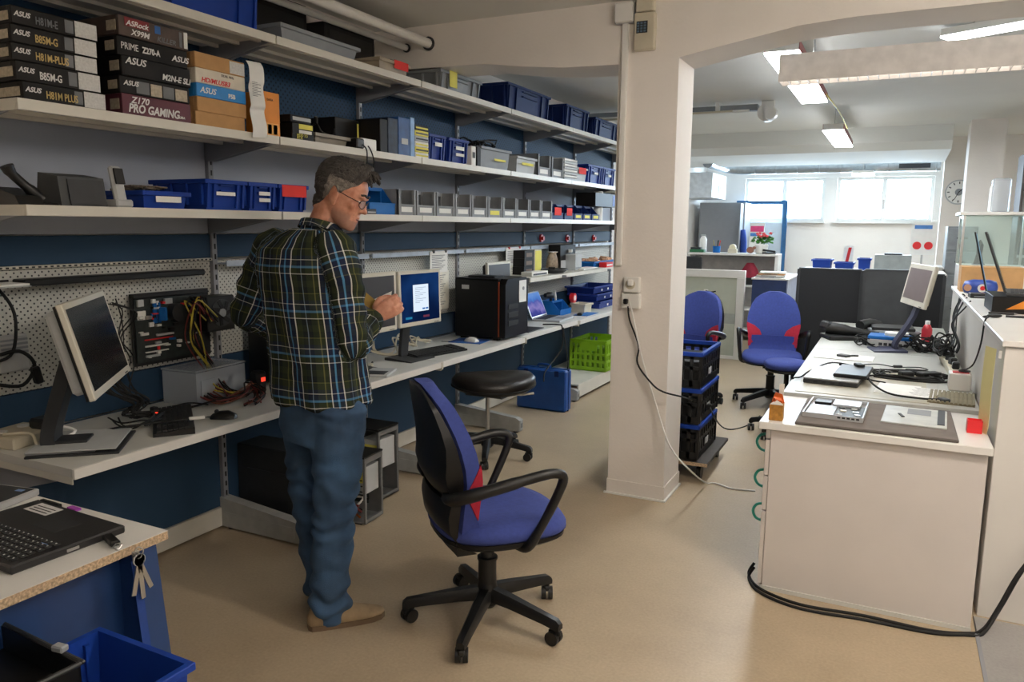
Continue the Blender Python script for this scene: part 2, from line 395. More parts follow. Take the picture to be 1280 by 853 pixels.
# ================================================================ wall shelving bays
def peg_mat(name, base, hole, pitch, r):
    m = bpy.data.materials.new(name); m.use_nodes = True; nt = m.node_tree; N = nt.nodes; L = nt.links; b = N['Principled BSDF']
    tc = N.new('ShaderNodeTexCoord'); vo = N.new('ShaderNodeTexVoronoi'); vo.inputs['Randomness'].default_value = 0.0
    vo.inputs['Scale'].default_value = 1.0 / pitch; vo.voronoi_dimensions = '2D'
    sp = N.new('ShaderNodeSeparateXYZ'); cb = N.new('ShaderNodeCombineXYZ'); L.new(tc.outputs['Object'], sp.inputs[0])
    a = N.new('ShaderNodeMath'); a.operation = 'ADD'; s = N.new('ShaderNodeMath'); s.operation = 'SUBTRACT'   # rotate 45 deg: staggered holes
    for q in (a, s): L.new(sp.outputs['Y'], q.inputs[0]); L.new(sp.outputs['Z'], q.inputs[1])
    L.new(a.outputs[0], cb.inputs[0]); L.new(s.outputs[0], cb.inputs[1]); L.new(cb.outputs[0], vo.inputs['Vector'])
    lt = N.new('ShaderNodeMath'); lt.operation = 'LESS_THAN'; lt.inputs[1].default_value = r; L.new(vo.outputs['Distance'], lt.inputs[0])
    mx = N.new('ShaderNodeMix'); mx.data_type = 'RGBA'; L.new(lt.outputs[0], mx.inputs[0]); mx.inputs[6].default_value = lin(base); mx.inputs[7].default_value = lin(hole)
    L.new(mx.outputs[2], b.inputs['Base Color']); b.inputs['Roughness'].default_value = 0.6; b.inputs['Specular IOR Level'].default_value = 0.2
    return m
peg_w = peg_mat('white_pegboard', '#c9cac3', '#4a4c4e', 0.027, 0.2)
peg_b = peg_mat('navy_pegboard', '#203d5a', '#10202f', 0.034, 0.24)
BAYS = [1.55, 2.72, 3.89, 5.06, 6.225, 7.40]; BL = 1.168
S3, S2, S1, BZ = 1.60, 1.935, 2.37, 0.73       # shelf tops and bench top
XS, XB = -2.53, -2.39                           # shelf front, bench front
slotm = MB()
for k in range(46): slotm.box(.031, .0325, -.004, .004, .12 + k * .05, .145 + k * .05)
slot_me = slotm.mesh('slots'); slot_me.materials.append(black_m)
def shelf_board(w, L, lip=.036):
    b = MB(); b.box(.03, w, .003, L - .003, -.012, 0).box(w - .012, w, .003, L - .003, -lip, 0.0, .002)
    b.box(.03, w - .012, .003, .012, -lip, -.012).box(.03, w - .012, L - .012, L - .003, -lip, -.012)
    for q in (.12, .25, .38): b.box(q, q + .02, .012, L - .012, -.026, -.012)
    return b
bay_names = ['wall shelving bay holding the stacked mainboard boxes', 'wall shelving bay behind the standing man', 'wall shelving bay over the two square monitors', 'wall shelving bay over the black and orange tower', 'wall shelving bay over the open laptop', 'last wall shelving bay beside the pillar']
shelf_me = shelf_board(0.47, BL).mesh('shelf'); shelf_me.materials.append(steel_w)
br = MB(); br.prism([(.03, -.012), (.44, -.012), (.44, -.03), (.06, -.10), (.03, -.10)], -.004, .004, 'y'); br_me = br.mesh('bracket'); br_me.materials.append(steel_g)
ft = MB(); ft.prism([(.0, .012), (.57, .012), (.57, .10), (.54, .115), (.0, .165)], -.028, .028, 'y').box(.572, .578, -.024, .024, .02, .1, .002); ft.box(.05, .5, -.0295, .0295, .035, .09)
ft_me = ft.mesh('base_foot'); ft_me.materials.append(M('pale_grey_steel', '#a6a8a6', .45))
sl = MB(); sl.box(.5787, .5795, -.012, -.006, .04, .075).box(.5787, .5795, .006, .012, .04, .075); sl_me = sl.mesh('foot_slots'); sl_me.materials.append(black_m)
for i, y0 in enumerate(BAYS):
    t = thing('shelving_bay', bay_names[i], 'shelving', (-3.0, y0, 0), 0, 'wall shelving bays')
    last = i == 5
    for yy in ([0] if not last else [0, BL]):
        MB().box(-.005, .03, yy - .015, yy + .015, 0.01, 2.46, .002).build('upright', steel_g, t)
        inst(slot_me, 'slots', t, (0, yy, 0))['kind'] = 'stuff'
        f = inst(ft_me, 'base_foot', t, (0, yy, 0)); inst(sl_me, 'foot_slots', f)
        MB().cyl((.53, yy, 0), (.53, yy, .014), .02, n=10).cyl((.06, yy, 0), (.06, yy, .014), .02, n=10).build('levelling_foot', black_p, f)
    P = lambda nm, z0, z1, m, x0=-.01, x1=.012: MB().box(x0, x1, .016, BL - .016, z0, z1, .002).build(nm, m, t)
    P('kick_panel', .012, .11, steel_w, -.01, .02)
    P('back_panel', .115, .725, blue_panel)
    P('back_panel', .735, .888, blue_panel)
    P('pegboard', .892, 1.362, peg_w)
    P('cornice_panel', 1.378, 1.49, blue_panel, -.01, .02)
    P('back_panel', 1.495, S2 - .005, grey_panel)
    P('pegboard', S2, 2.45, peg_b if i > 0 else blue_peg)
    # narrow ledge under the cornice
    if i: MB().box(.0, .085, .016, BL - .016, 1.345, 1.352).box(.083, .088, .016, BL - .016, 1.335, 1.365, .001).build('ledge', M('pale_blue_steel', '#b9c6d6', .4), t)
    else:
        MB().box(.0, .03, .016, BL - .016, 1.365, 1.377, .001).build('slotted_rail', steel_w, t); q = MB()
        for k in range(46): q.box(.0302, .031, .03 + k * .0245, .042 + k * .0245, 1.3675, 1.3735)
        q.build('rail_slots', black_m, t)['kind'] = 'stuff'
    for z in (S3, S2, S1):
        inst(shelf_me, 'shelf', t, (0, 0, z))
        for yy in ([0] if not last else [0, BL]): inst(br_me, 'bracket', t, (0, yy + .012, z))
        inst(br_me, 'bracket', t, (0, BL - .016, z))
    if i >= 4:
        MB().box(.02, .56, .03, BL - .03, .135, .15).box(.55, .565, .03, BL - .03, .03, .15, .003).build('base_shelf', steel_w, t)
# red knobs on the cornice near the pillar
for k, (u, w) in enumerate(((677, 'farthest from'), (709, 'second from'), (742, 'nearest to'))):
    p = px(u, 298, -2.975)
    kn = thing('red_magnet', 'round red magnet on the blue cornice, %s the pillar' % w, 'magnet', (-2.98, p.y, p.z), 0, 'red magnets')
    MB().cyl((0, 0, 0), (.012, 0, 0), .038, .036, 18).build('disc', red_p, kn, 30); MB().cyl((.012, 0, 0), (.03, 0, 0), .016, .02, 14).build('grip', red_p, kn, 30)
# worktops
wt_names = ['grey worktop under the tilted portrait monitor', 'grey worktop behind the man holding the small keyboard tablets', 'grey worktop with the black keyboard and white mouse', 'grey worktop under the open laptop', 'grey worktop carrying the flat blue trays by the pillar', 'last grey worktop hidden behind the pillar']
def worktop(i, y0, xf):
    d = xf + 3.0 - .03
    t = thing('worktop', wt_names[i], 'worktop', (-2.97, y0, 0), 0, 'wall worktops')
    MB().box(0, d - .014, .002, BL - .002, BZ - .03, BZ, .001).build('board', lam_grey, t)
    MB().box(d - .014, d, .002, BL - .002, BZ - .036, BZ, .002).build('front_edge', lam_white, t)
    for yy in (.002, BL - .006): MB().box(0, d - .014, yy, yy + .004, BZ - .055, BZ - .03).build('side_flange', steel_w, t)
    c = MB(); c.box(d - .02, d + .006, BL - .02, BL - .004, BZ - .045, BZ, .003); c.build('end_clip', steel_w, t)
    for yy in (.05, BL - .05): MB().prism([(.0, BZ - .03), (d - .06, BZ - .03), (d - .06, BZ - .05), (.0, BZ - .2)], yy - .004, yy + .004, 'y').build('bracket', steel_g, t)
for i, y0 in enumerate(BAYS): worktop(i, y0, [XB, XB, XB, -2.44, -2.42, -2.42][i])
# extra short shelf above the laptop bench
p0 = px(655, 340, -2.62)
sh = thing('short_shelf', 'short white shelf with small parts above the open laptop', 'shelf', (-3.0, 5.56, 1.13))
MB().box(.015, .40, 0, 2.6, -.014, 0, .002).box(.39, .402, 0, 2.6, -.036, 0, .002).build('board', steel_w, sh)
MB().box(.015, .39, -.004, 0, -.04, 0).build('end_plate', steel_g, sh)
for yy in (.66, 1.84): inst(br_me, 'bracket', sh, (0, yy, 0))

# ================================================================ boxes and bins
def carton(name, label, cat, y0, y1, z0, h, mat, xf=-2.555, dep=.25, prints=(), sticker=None, side=None, rz=0.0, group=None, flap=True):
    """box on a shelf: front face at x = xf, text reads along +Y"""
    w = y1 - y0; t = thing(name, label, cat, (xf, y0 + w / 2, z0), rz, group)
    MB().box(-dep, 0, -w / 2, w / 2, 0, h, .0025).build('body', mat, t)
    if flap:
        MB().box(-dep * .92, -dep * .08, -w / 2 - .0012, -w / 2, h * .12, h * .9).build('end_flap', mat, t)
    for (s, size, m, fx, fz, kw) in prints:
        text(s, size, m, t, (.0012, -w / 2 + fx * w, fz * h), **kw)
    if sticker:
        for (a, b, c, d, m) in sticker:
            MB().box(0, .0011, -w / 2 + a * w, -w / 2 + b * w, c * h, d * h).build('sticker', m, t)
    if side:
        a, b, c, d, m = side
        MB().box(-dep * b, -dep * a, -w / 2 - .0022, -w / 2 - .001, c * h, d * h).build('sticker', m, t)
    return t
k_box = M('black_carton', '#161413', 0.5, spec=0.25, var=0.1, scale=30)
k_box2 = M('dark_grey_carton', '#1c1a19', 0.55, spec=0.25, var=0.1, scale=30)
mar_box = M('maroon_carton', '#5a2735', 0.5, var=0.08)
lbl = M('barcode_label', '#d4d4d2', 0.7, var=0.12, scale=120)
lab_old = M('pale_spec_label', '#b5aa96', 0.7, var=0.2, scale=90)
SH = dict(shear=0.25, sx=1.1, bold=0.0006)
def stack(items, z0):
    z = z0
    for it in items:
        yield it, z
        z += it['h'] + .0006
gA = 'mainboard boxes on the shelf'
ya0, ya1 = 1.585, 1.878
A = [('H81M PLUS', txt_g, .058, 'black carton printed H81M PLUS at the bottom of the first stack', .0), ('B85M-G', txt_w, .062, 'black carton printed B85M-G, second from the bottom of the first stack', -.012), ('H81M-PLUS', txt_g, .054, 'black carton printed H81M-PLUS in the middle of the first stack', -.018), ('B85M-G', txt_g, .056, 'black carton printed B85M-G, fourth up in the first stack', -.016), ('H81M-E', ink, .056, 'black carton printed H81M-E on top of the first stack', -.012)]
z = S2 + .0006
for s, m, h, lb, dy in A:
    carton('mainboard_box', lb, 'box', ya0 + dy, ya1 + dy, z, h, k_box, xf=-2.55 + dy * .6, prints=[('ASUS', .022, txt_w, .03, .45, dict(shear=.25, bold=.0006)), (s, .034, m, .26, .22, dict(sx=.66, bold=.0006))], sticker=[(.60, .70, .15, .88, ink), (.72, .99, .06, .95, lbl)], side=(.05, .5, .2, .7, lab_old), rz=R(dy * 60), group=gA); z += h + .0006
yb0, yb1 = 1.945, 2.25; z = S2 + .0006
B = [('maroon gaming mainboard box at the bottom of the second stack', .074, mar_box, [('Z170', .032, txt_w, .12, .6, SH), ('PRO GAMING', .042, txt_w, .08, .16, dict(shear=.2, sx=.86, bold=.0012)), ('AURA', .012, txt_w, .78, .18, SH)], []),
     ('brown grey box with small pictures, second from the bottom of the second stack', .062, k_box2, [('ASUS', .024, txt_w, .05, .5, SH)], [(.22, .40, .12, .82, ink), (.42, .58, .1, .8, lab_old), (.6, .76, .1, .8, ink), (.78, .96, .1, .78, lab_old)]),
     ('black box printed M2N-E SLI in the middle of the second stack', .07, k_box, [('ASUS', .034, txt_w, .05, .62, SH), ('M2N-E SLI', .03, txt_w, .56, .16, dict(shear=.2, bold=.0008))], [(.03, .45, .08, .5, k_box2)]),
     ('black box printed PRIME Z270-A, fourth up in the second stack', .068, k_box, [('PRIME', .034, txt_w, .05, .35, dict(sx=.8)), ('Z270-A', .03, txt_w, .34, .35, dict(sx=.8, bold=.001)), ('ASUS', .03, txt_w, .76, .3, SH)], []),
     ('dark box printed X99M KILLER on top of the second stack', .07, M('sepia_carton', '#4a3c35', .5, var=.25, scale=25), [('ASRock', .026, txt_w, .1, .56, SH), ('X99M', .028, txt_w, .16, .12, SH), ('KILLER', .026, ink, .52, .12, SH)], [(.08, .42, .5, .95, M('dark_red_print', '#7a2026', .6)), (.5, .58, .5, .9, M('print_blue', '#2b63a8', .6)), (.86, .90, .1, .9, ink), (.93, .985, .1, .95, paper_m)])]
for lb, h, m, pr, st in B:
    dy = random.uniform(-.006, .006)
    carton('mainboard_box', lb, 'box', yb0 + dy, yb1 + dy, z, h, m, xf=-2.548 + dy, prints=pr, sticker=st, side=(.05, .25, .25, .75, lab_old), rz=dy * 3, group=gA); z += h + .0006
# red ring on the PRIME box is printed as a torus-thin disc
yc0, yc1 = 2.272, 2.535; z = S2 + .0006
Cc = [('plain brown carton at the bottom of the third stack', .056, card_m, [], [], 0.0), ('plain brown carton, second from the bottom of the third stack', .058, card_m, [], [], .012),
      ('bright blue mainboard box in the third stack', .052, M('bright_blue_carton', '#2a86cf', .4, var=.12), [('ASUS', .032, txt_w, .06, .3, SH), ('P5B', .024, txt_w, .62, .25, dict(bold=.001))], [], .012),
      ('white carton with red lettering in the third stack', .058, M('white_carton', '#ddd6c6', .6), [('HD/MI.USB3', .026, red_p, .1, .1, SH), ('DUAL MHz', .014, txt_k, .5, .7, {})], [], .01),
      ('brown carton with a white sticker on top of the third stack', .06, card_m, [], [(.68, .99, .08, .9, lbl)], .01)]
for lb, h, m, pr, st, dy in Cc:
    carton('carton', lb, 'box', yc0 + dy, yc1 + dy, z, h, m, xf=-2.552, prints=pr, sticker=st, rz=0, group='cartons in the third stack'); z += h + .0006
# receipt hanging off the third stack
rc = thing('paper_slip', 'long curled white paper slip hanging beside the brown cartons', 'paper', (-2.545, 2.585, S2 - .01))
pts = [(.004, 0, .31), (.016, .004, .285), (.022, .0, .23), (.01, .004, .20), (.024, .0, .13), (.012, .004, .10), (.03, .0, .03), (.028, -.004, -.01)]
MB().flat(pts, (0, 1, .05), None, .085, .0009, 5).build('slip', paper_m, rc, 60)
tb = MB()
for k in range(9): tb.box(.0235, .0238, -.03, .0 + .02 * (k % 2), .22 - .007 * k, .222 - .007 * k)
tb.build('print_lines', ink, rc)
org = M('orange_carton', '#e08a1e', .5, var=.08)
carton('orange_box', 'tall orange carton standing beside the paper slip', 'box', 2.652, 2.752, S2 + .0006, .19, org, dep=.11, prints=[('DATA', .014, txt_k, .2, .8, {})], sticker=[(.2, .45, .04, .26, txt_k), (.55, .8, .04, .26, txt_k), (.12, .88, .02, .29, M('light_orange', '#f2b25a', .6))])

def crate(name, label, w, d, h, mat, loc, rz=0, group=None, ribs=True, tags=(), cat='bin', wall=.004, handle=True):
    """open stacking container: local x = front, width along y"""
    t = thing(name, label, cat, loc, rz, group)
    b = MB(); k = .92
    def ring(sx, sy, z): return [(-d / 2 * sx, -w / 2 * sy, z), (d / 2 * sx, -w / 2 * sy, z), (d / 2 * sx, w / 2 * sy, z), (-d / 2 * sx, w / 2 * sy, z)]
    o0, o1 = ring(k, k, 0), ring(1, 1, h); kk = 1 - 2 * wall / d; kw = 1 - 2 * wall / w
    i1, i0 = ring(kk, kw, h), ring(k * kk, k * kw, wall)
    b.loft([o0, o1, i1, i0])
    b.build('body', mat, t)
    r = MB(); lp = .012
    for (x0, x1, y0, y1) in ((-d / 2 - lp, d / 2 + lp, -w / 2 - lp, -w / 2 + .002), (-d / 2 - lp, d / 2 + lp, w / 2 - .002, w / 2 + lp), (-d / 2 - lp, -d / 2 + .002, -w / 2, w / 2), (d / 2 - .002, d / 2 + lp, -w / 2, w / 2)):
        r.box(x0, x1, y0, y1, h - .018, h, .002)
    r.build('rim', mat, t)
    if ribs:
        rb = MB()
        for fy in (-.46, -.30, .30, .46):
            rb.prism([(d / 2 * k * .98, .01), (d / 2 * k + .012, .01), (d / 2 + .010, h - .016), (d / 2 - .004, h - .016)], fy * w - .006, fy * w + .006, 'y')
        for fx in (-.42, -.14, .14, .42):
            for sg in (-1, 1):
                y1_, y2_ = sg * (w / 2 * k * .98), sg * (w / 2 + .008)
                rb.box(fx * d - .006, fx * d + .006, min(y1_, y2_), max(y1_, y2_), .02, h - .016)
        rb.build('ribs', mat, t)['kind'] = 'stuff'
    if handle:
        [MB().box(d / 2 * .97, d / 2 + .011, -w * .17, w * .17, h * q_, h * (q_ + .04)).build('grip', mat, t) for q_ in (.62, .80)]
    for (a, b_, c, e, m) in tags:
        MB().box(d / 2 + .0122, d / 2 + .0132, a * w, b_ * w, c * h, e * h).build('label_card', m, t)
    return t
def shelf_bin(name, label, w, d, h, mat, loc, rz=0, group=None, label_m=None, fill=None, tagm=None, scoop=True):
    """open-fronted picking bin"""
    t = thing(name, label, 'bin', loc, rz, group); b = MB(); wl = .004
    for sg in (-1, 1):
        y0, y1 = sg * (w / 2 - wl), sg * w / 2
        b.prism([(-d / 2, 0), (d / 2, 0), (d / 2, h * .38), (d / 2 - .02, h * .45), (d / 2 - .075, h * .9), (d / 2 - .09, h), (-d / 2, h)] if scoop else [(-d / 2, 0), (d / 2, 0), (d / 2, h * .97), (d / 2 - .01, h), (-d / 2, h)], y0, y1, 'y')
        if not scoop: MB().box(d / 2 - .012, d / 2 + .006, sg * (w / 2 - .009) - .009, sg * (w / 2 - .009) + .009, 0, h * .985, .001).build('corner_post', mat, t)
    b.box(-d / 2, d / 2, -w / 2 + wl, w / 2 - wl, 0, .005).box(-d / 2, -d / 2 + wl, -w / 2 + wl, w / 2 - wl, 0.005, h)
    b.build('body', mat, t)
    f = MB(); f.box(d / 2 - wl, d / 2, -w / 2 + wl, w / 2 - wl, .005, h * .40, .001).box(d / 2, d / 2 + .004, -w / 2, w / 2, h * .36, h * .42, .001); f.build('front_lip', mat, t)
    s = MB()
    for sg in (-1, 1): s.box(d / 2 - .095, d / 2 - .085, sg * (w / 2 - .016) - .004, sg * (w / 2 - .016) + .004, 0.005, h)
    s.box(d / 2 - .096, d / 2 - .086, -w / 2, w / 2, h - .02, h, .001); s.build('front_post', mat, t)
    if label_m: MB().box(d / 2 + .0, d / 2 + .0012, -w * .32, w * .32, h * .12, h * .32).build('label_card', label_m, t)
    if tagm: MB().box(d / 2 + .004, d / 2 + .0055, -w * .3, w * .3, h * .25, h * .75).build('tag', tagm, t)
    if fill:
        q = MB(); rnd = random.Random(hash(label) % 999)
        for k in range(7): q.obox((rnd.uniform(-d * .3, d * .15), rnd.uniform(-w * .3, w * .3), rnd.uniform(h * .2, h * .75)), (rnd.uniform(.04, .09), rnd.uniform(.02, .05), rnd.uniform(.008, .03)), (rnd.uniform(-.6, .6), rnd.uniform(-.6, .6), rnd.uniform(0, 3)))
        o = q.build('parts_fill', fill, t); o['kind'] = 'stuff'
    return t
def span(u0, u1, x, z): return yat(u0, x, z), yat(u1, x, z)
junk_d = M('dark_mixed_parts', '#2c2a2b', .5, var=.6, scale=40)
junk_l = M('pale_mixed_parts', '#8e8a86', .5, var=.6, scale=40)
ORD = ['first', 'second', 'third', 'fourth', 'fifth', 'sixth', 'seventh', 'eighth', 'ninth', 'tenth']

# ---- third shelf (z = 1.60), left to right
XF = -2.55
t = thing('desk_phone', 'black cordless desk phone lying at the left end of the shelf', 'phone', (-2.64, 1.60, S3), R(0))
MB().prism([(-.07, 0), (.07, 0), (.05, .03), (-.07, .06)], -.045, .04, 'y').build('base', black_p, t)
MB().tube([(.04, .055, .02), (.03, .02, .05), (.02, -.03, .10), (.02, -.045, .125)], .019, 8, 4, rs=[.017, .02, .016, .016, .02, .022]).build('handset', black_p, t, 50)
MB().tube([(.05, .05, .01), (.08, .08, .004), (.06, .10, .004), (.08, .13, .004)], .003, 5, 4).build('cord', black_m, t)
y0, y1 = span(80, 137, XF, S3)
t = thing('desktop_speaker', 'dark grey squat speaker box beside the handheld phone', 'speaker', (XF - .06, (y0 + y1) / 2, S3), R(0))
w = y1 - y0
MB().prism([(-.09, 0), (.05, 0), (.035, .10), (-.07, .115)], -w / 2, w / 2, 'y').build('body', M('speaker_grey', '#3d4042', .55), t)
MB().prism([(.052, .006), (.056, .006), (.041, .092), (.037, .092)], -w / 2 + .03, w / 2 - .01, 'y').build('front_grille', dark_p, t)
y0, y1 = span(145, 163, XF, S3)
t = thing('cordless_phone', 'silver and black handheld phone standing in its cradle', 'phone', (XF - .02, (y0 + y1) / 2, S3), R(0))
MB().obox((0, 0, .014), (.07, .07, .028), b=.006).build('cradle', lgrey_p, t)
h = MB(); h.obox((-.005, 0, .082), (.024, .048, .135), (0, R(-12), 0), .008); h.build('handset', lgrey_p, t)
MB().obox((.008, 0, .112), (.008, .038, .058), (0, R(-12), 0), .002).build('screen', black_p, t)
crate('storage_tray', 'low blue tray overflowing with cable ends beside the phone', .20, .30, .065, blue_bin, (XF - .155, (yat(167, XF, S3) + yat(258, XF, S3)) / 2 - .02, S3 + .0005), 0, 'blue trays', ribs=False, tags=[(-.28, .30, .35, .7, paper_m)], handle=False)
yy = (yat(167, XF, S3) + yat(258, XF, S3)) / 2 - .02
q = MB()
for k in range(16):
    a = random.uniform(0, 6.28); q.tube([(XF - .155 + random.uniform(-.1, .1) , yy + random.uniform(-.07, .07), S3 + .02 + random.uniform(0, .03)) for _ in range(2)] + [(XF - .155 + random.uniform(-.1, .1), yy + random.uniform(-.07, .07), S3 + .07 + random.uniform(0, .018)) for _ in range(3)], .0035, 5, 3)
o = q.build('cable_ends', M('mixed_cables', '#6d6357', .6, var=.8, scale=60)); o['kind'] = 'stuff'; tag(o, 'tangle of short cable ends heaped in the low blue tray', 'cables')
wb = .27
yb = yat(262, XF, S3) + .005
crate('storage_bin', 'large blue bin with a white label behind the cable tray', yat(312, XF, S3) - yb + .1, .34, .125, blue_bin, (XF - .19, (yat(312, XF, S3) + yb) / 2 - .05, S3 + .0005) if False else (XF - .19, yat(287, XF, S3), S3 + .0005), 0, 'blue bins on the third shelf', tags=[(-.3, .15, .5, .62, paper_m)]) if False else None
bins3 = [(259, 312, 'blue bin with one white label strip left of the man', [(-.3, .2, .48, .6, paper_m)]), (313, 349, 'blue bin with two white labels left of the man', [(-.2, .25, .55, .68, paper_m), (-.2, .25, .32, .45, paper_m)]), (350, 388, 'blue bin with a red card next to the man\'s head', [(-.45, .45, .55, .98, red_pap)])]
for u0, u1, lb, tg in bins3:
    y0, y1 = span(u0, u1, XF, S3); crate('storage_bin', lb, y1 - y0 - .026, .32, .125, blue_bin, (XF - .175, (y0 + y1) / 2, S3 + .0005), 0, 'blue bins on the third shelf', tags=tg)
y0, y1 = span(455, 470, XF, S3)
t = thing('adapter_box', 'small black adapter box in front of the bright blue bin', 'adapter', (XF + .0, (y0 + y1) / 2 + .02, S3)); MB().box(-.05, 0, -.05, .04, 0, .028, .003).build('body', black_p, t); MB().box(0, .0012, -.04, .03, .006, .014).build('label_card', lgrey_p, t)
y0, y1 = span(470, 495, XF, S3)
shelf_bin('picking_bin', 'bright blue open fronted bin right of the man\'s head', y1 - y0 + .05, .30, .15, cyan_bin, (XF - .16, (y0 + y1) / 2 - .02, S3 + .0005), 0, 'picking bins')
xs = [215, 300, 393, 482, 560, 636, 706, 772, 831, 886, 940]
for k in range(10):
    u0, u1 = 440 + xs[k] / 3.765, 440 + xs[k + 1] / 3.765
    y0, y1 = span(u0, u1, XF, S3)
    shelf_bin('picking_bin', '%s grey picking bin to the right of the bright blue bin' % ORD[k], y1 - y0 - .012, .30, .145, grey_p, (XF - .15, (y0 + y1) / 2, S3 + .0005), 0, 'grey picking bins', scoop=False, label_m=yellow_pap if k == 5 else paper_m, fill=junk_d if k % 3 else junk_l)
bs = [(943, 1000, red_pap), (1003, 1048, red_pap), (1050, 1090, None), (1092, 1130, None), (1132, 1170, None)]
for k, (a, b, tg) in enumerate(bs):
    y0, y1 = span(440 + a / 3.765, 440 + b / 3.765, XF, S3)
    shelf_bin('picking_bin', ['dark blue picking bin with a red tag after the grey bins', 'second dark blue picking bin with a red tag', 'dark blue picking bin right of the red tagged ones', 'second untagged dark blue picking bin toward the pillar', 'last dark blue picking bin before the white tube'][k], y1 - y0 - .02, .28, .13, navy_bin, (XF - .15, (y0 + y1) / 2, S3 + .0005), 0, 'dark blue picking bins', label_m=yellow_pap if tg is None else None, tagm=tg)
y0 = yat(757, XF, S3)
t = thing('plotter_roll', 'white upright paper roll at the shelf end by the pillar', 'roll', (XF - .08, y0, S3)); MB().lathe([(.02, 0), (.045, 0), (.045, .28), (.02, .28), (.02, 0.0)], n=20).build('roll', paper_m, t, 40); MB().lathe([(.0195, .002), (.0195, .276)], n=14).build('core', card_m, t)
y0, y1 = span(722, 748, XF - .2, S3 + .14)
carton('carton', 'large black box lying on the bins before the white roll', 'box', y0, y1, S3 + .1315, .13, k_box, xf=XF - .02, dep=.2, sticker=[(.86, .96, .1, .9, M('blue_label', '#5470b5', .6))])

# ---- second shelf, right of the orange box
def row2(u0, u1, v, name, label, cat, mat, **kw):
    y0, y1 = span(u0, u1, XF, S2); ym = (y0 + y1) / 2; h = zat(v, XF, ym) - S2
    return carton(name, label, cat, y0 + .003, y1 - .003, S2 + .0006, max(h, .02), mat, **kw)
row2(366, 394, 168, 'black_yellow_box', 'lower black box with yellow lettering beside the orange carton', 'box', k_box, dep=.2, prints=[('HDD 3.5', .02, yellow_pap, .2, .55, {}), ('ATA', .02, yellow_pap, .2, .15, {})])
y0, y1 = span(366, 394, XF, S2)
carton('black_yellow_box', 'middle black box of the small pile beside the orange carton', 'box', y0 + .006, y1 - .004, zat(168, XF, y0) + .006, .05, k_box, dep=.2, sticker=[(.3, .95, .5, .95, yellow_pap), (.3, .9, .1, .4, paper_m)])
carton('black_yellow_box', 'top black box with a silver strip on the small pile', 'box', y0 - .005, y1 - .02, zat(168, XF, y0) + .0575, .035, k_box, dep=.2, sticker=[(.1, .98, .3, .75, lgrey_p)])
y0, y1 = span(396, 441, XF, S2)
crate('beige_tray', 'shallow beige tray with cables hanging from it on the second shelf', y1 - y0 - .03, .26, .05, M('beige_grey_plastic', '#8f8a80', .5), (XF - .15, (y0 + y1) / 2, S2 + .0005), ribs=False, handle=False, cat='tray')
ym = (y0 + y1) / 2
t = thing('loose_cable', 'black cable bent up out of the beige tray', 'cable', (XF - .12, ym, S2 + .012))
MB().tube([(-.1, -.1, .0), (-.05, -.02, .06), (0, .0, .1), (.02, .02, .06), (.02, .1, .05), (.0, .14, .09)], .005, 6, 5).build('cord', black_m, t, 60); MB().obox((-.0, 0, .115), (.018, .018, .04), (.3, .3, 0), .003).build('plug', black_p, t)
y0, y1 = span(441, 471, XF, S2)
t = thing('white_box', 'white device with a black adapter at the shelf edge above the man', 'device', (XF, (y0 + y1) / 2, S2)); w = y1 - y0
MB().box(-.12, 0, -w * .15, w * .5, 0, .06, .004).build('body', white_p, t)
MB().box(-.07, .03, -w * .5, -w * .2, 0, .05, .006).build('power_adapter', black_p, t)
MB().tube([(.03, -w * .3, .02), (.05, -w * .25, -.01), (.045, -w * .2, -.09), (.05, -w * .05, -.12), (.048, w * .05, -.06), (.04, 0, -.01), (.005, w * .1, .02)], .0035, 6, 5).build('cord', black_m, t, 60)
bk = [(446, 476, 147, k_box, 'thick black box standing behind the white device', [(.9, .97, .1, .9, yellow_pap)], .3), (476, 486, 149, k_box2, 'narrow dark box standing left of the blue boxes', [], .22), (486, 499, 148, M('dark_picture_carton', '#222c3e', .5, spec=.25, var=.5, scale=30), 'dark patterned box standing left of the blue boxes', [], .22), (499, 514, 147, M('blue_picture_carton', '#234c86', .45, spec=.3, var=.35, scale=18), 'dark blue printed box standing among the software boxes', [(.25, .8, .3, .45, lgrey_p)], .22), (514, 520, 147, M('light_blue_carton', '#5f8fc4', .35, var=.2, scale=18), 'slim pale blue box beside the yellow spined stack', [], .22)]
for u0, u1, v, m, lb, st, dp in bk: row2(u0, u1, v, 'software_box', lb, 'box', m, sticker=st, dep=dp, xf=-2.69 if u0 == 446 else -2.555, flap=False)
y0, y1 = span(520, 537, XF, S2); z = S2 + .0006
for k in range(6):
    h = .031
    carton('hard_disk_box', '%s yellow and white drive box from the bottom of its pile' % ORD[k], 'box', y0 + .002, y1 - .002, z, h, [paper_m, yellow_pap, paper_m, lgrey_p, yellow_pap, k_box][k], dep=.16, sticker=[(.05, .95, .3, .6, [yellow_pap, k_box, yellow_pap, k_box, ink, yellow_pap][k])], group='drive boxes', flap=False); z += h + .0006
for k, (u0, u1) in enumerate(((538, 560), (563, 588))):
    y0, y1 = span(u0, u1, XF, S2)
    crate('small_blue_bin', ['upright dark blue bin right of the drive boxes', 'second upright dark blue bin with two labels'][k], y1 - y0 - .026, .28, .155, M('deep_blue_pp', '#1b3280', .5, spec=.2), (XF - .16, (y0 + y1) / 2, S2 + .0005), 0, 'dark blue bins on the second shelf', tags=[(-.2, .25, .55, .7, paper_m)] + ([(-.2, .25, .3, .42, paper_m)] if k else []))
row2(590, 596, 183, 'white_binder', 'narrow white box beside the grey cable box', 'box', paper_m, sticker=[(.2, .8, .4, .7, txt_k)], flap=False)
row2(597, 602, 184, 'grey_binder', 'narrow dark box beside the grey cable box', 'box', k_box2, flap=False)
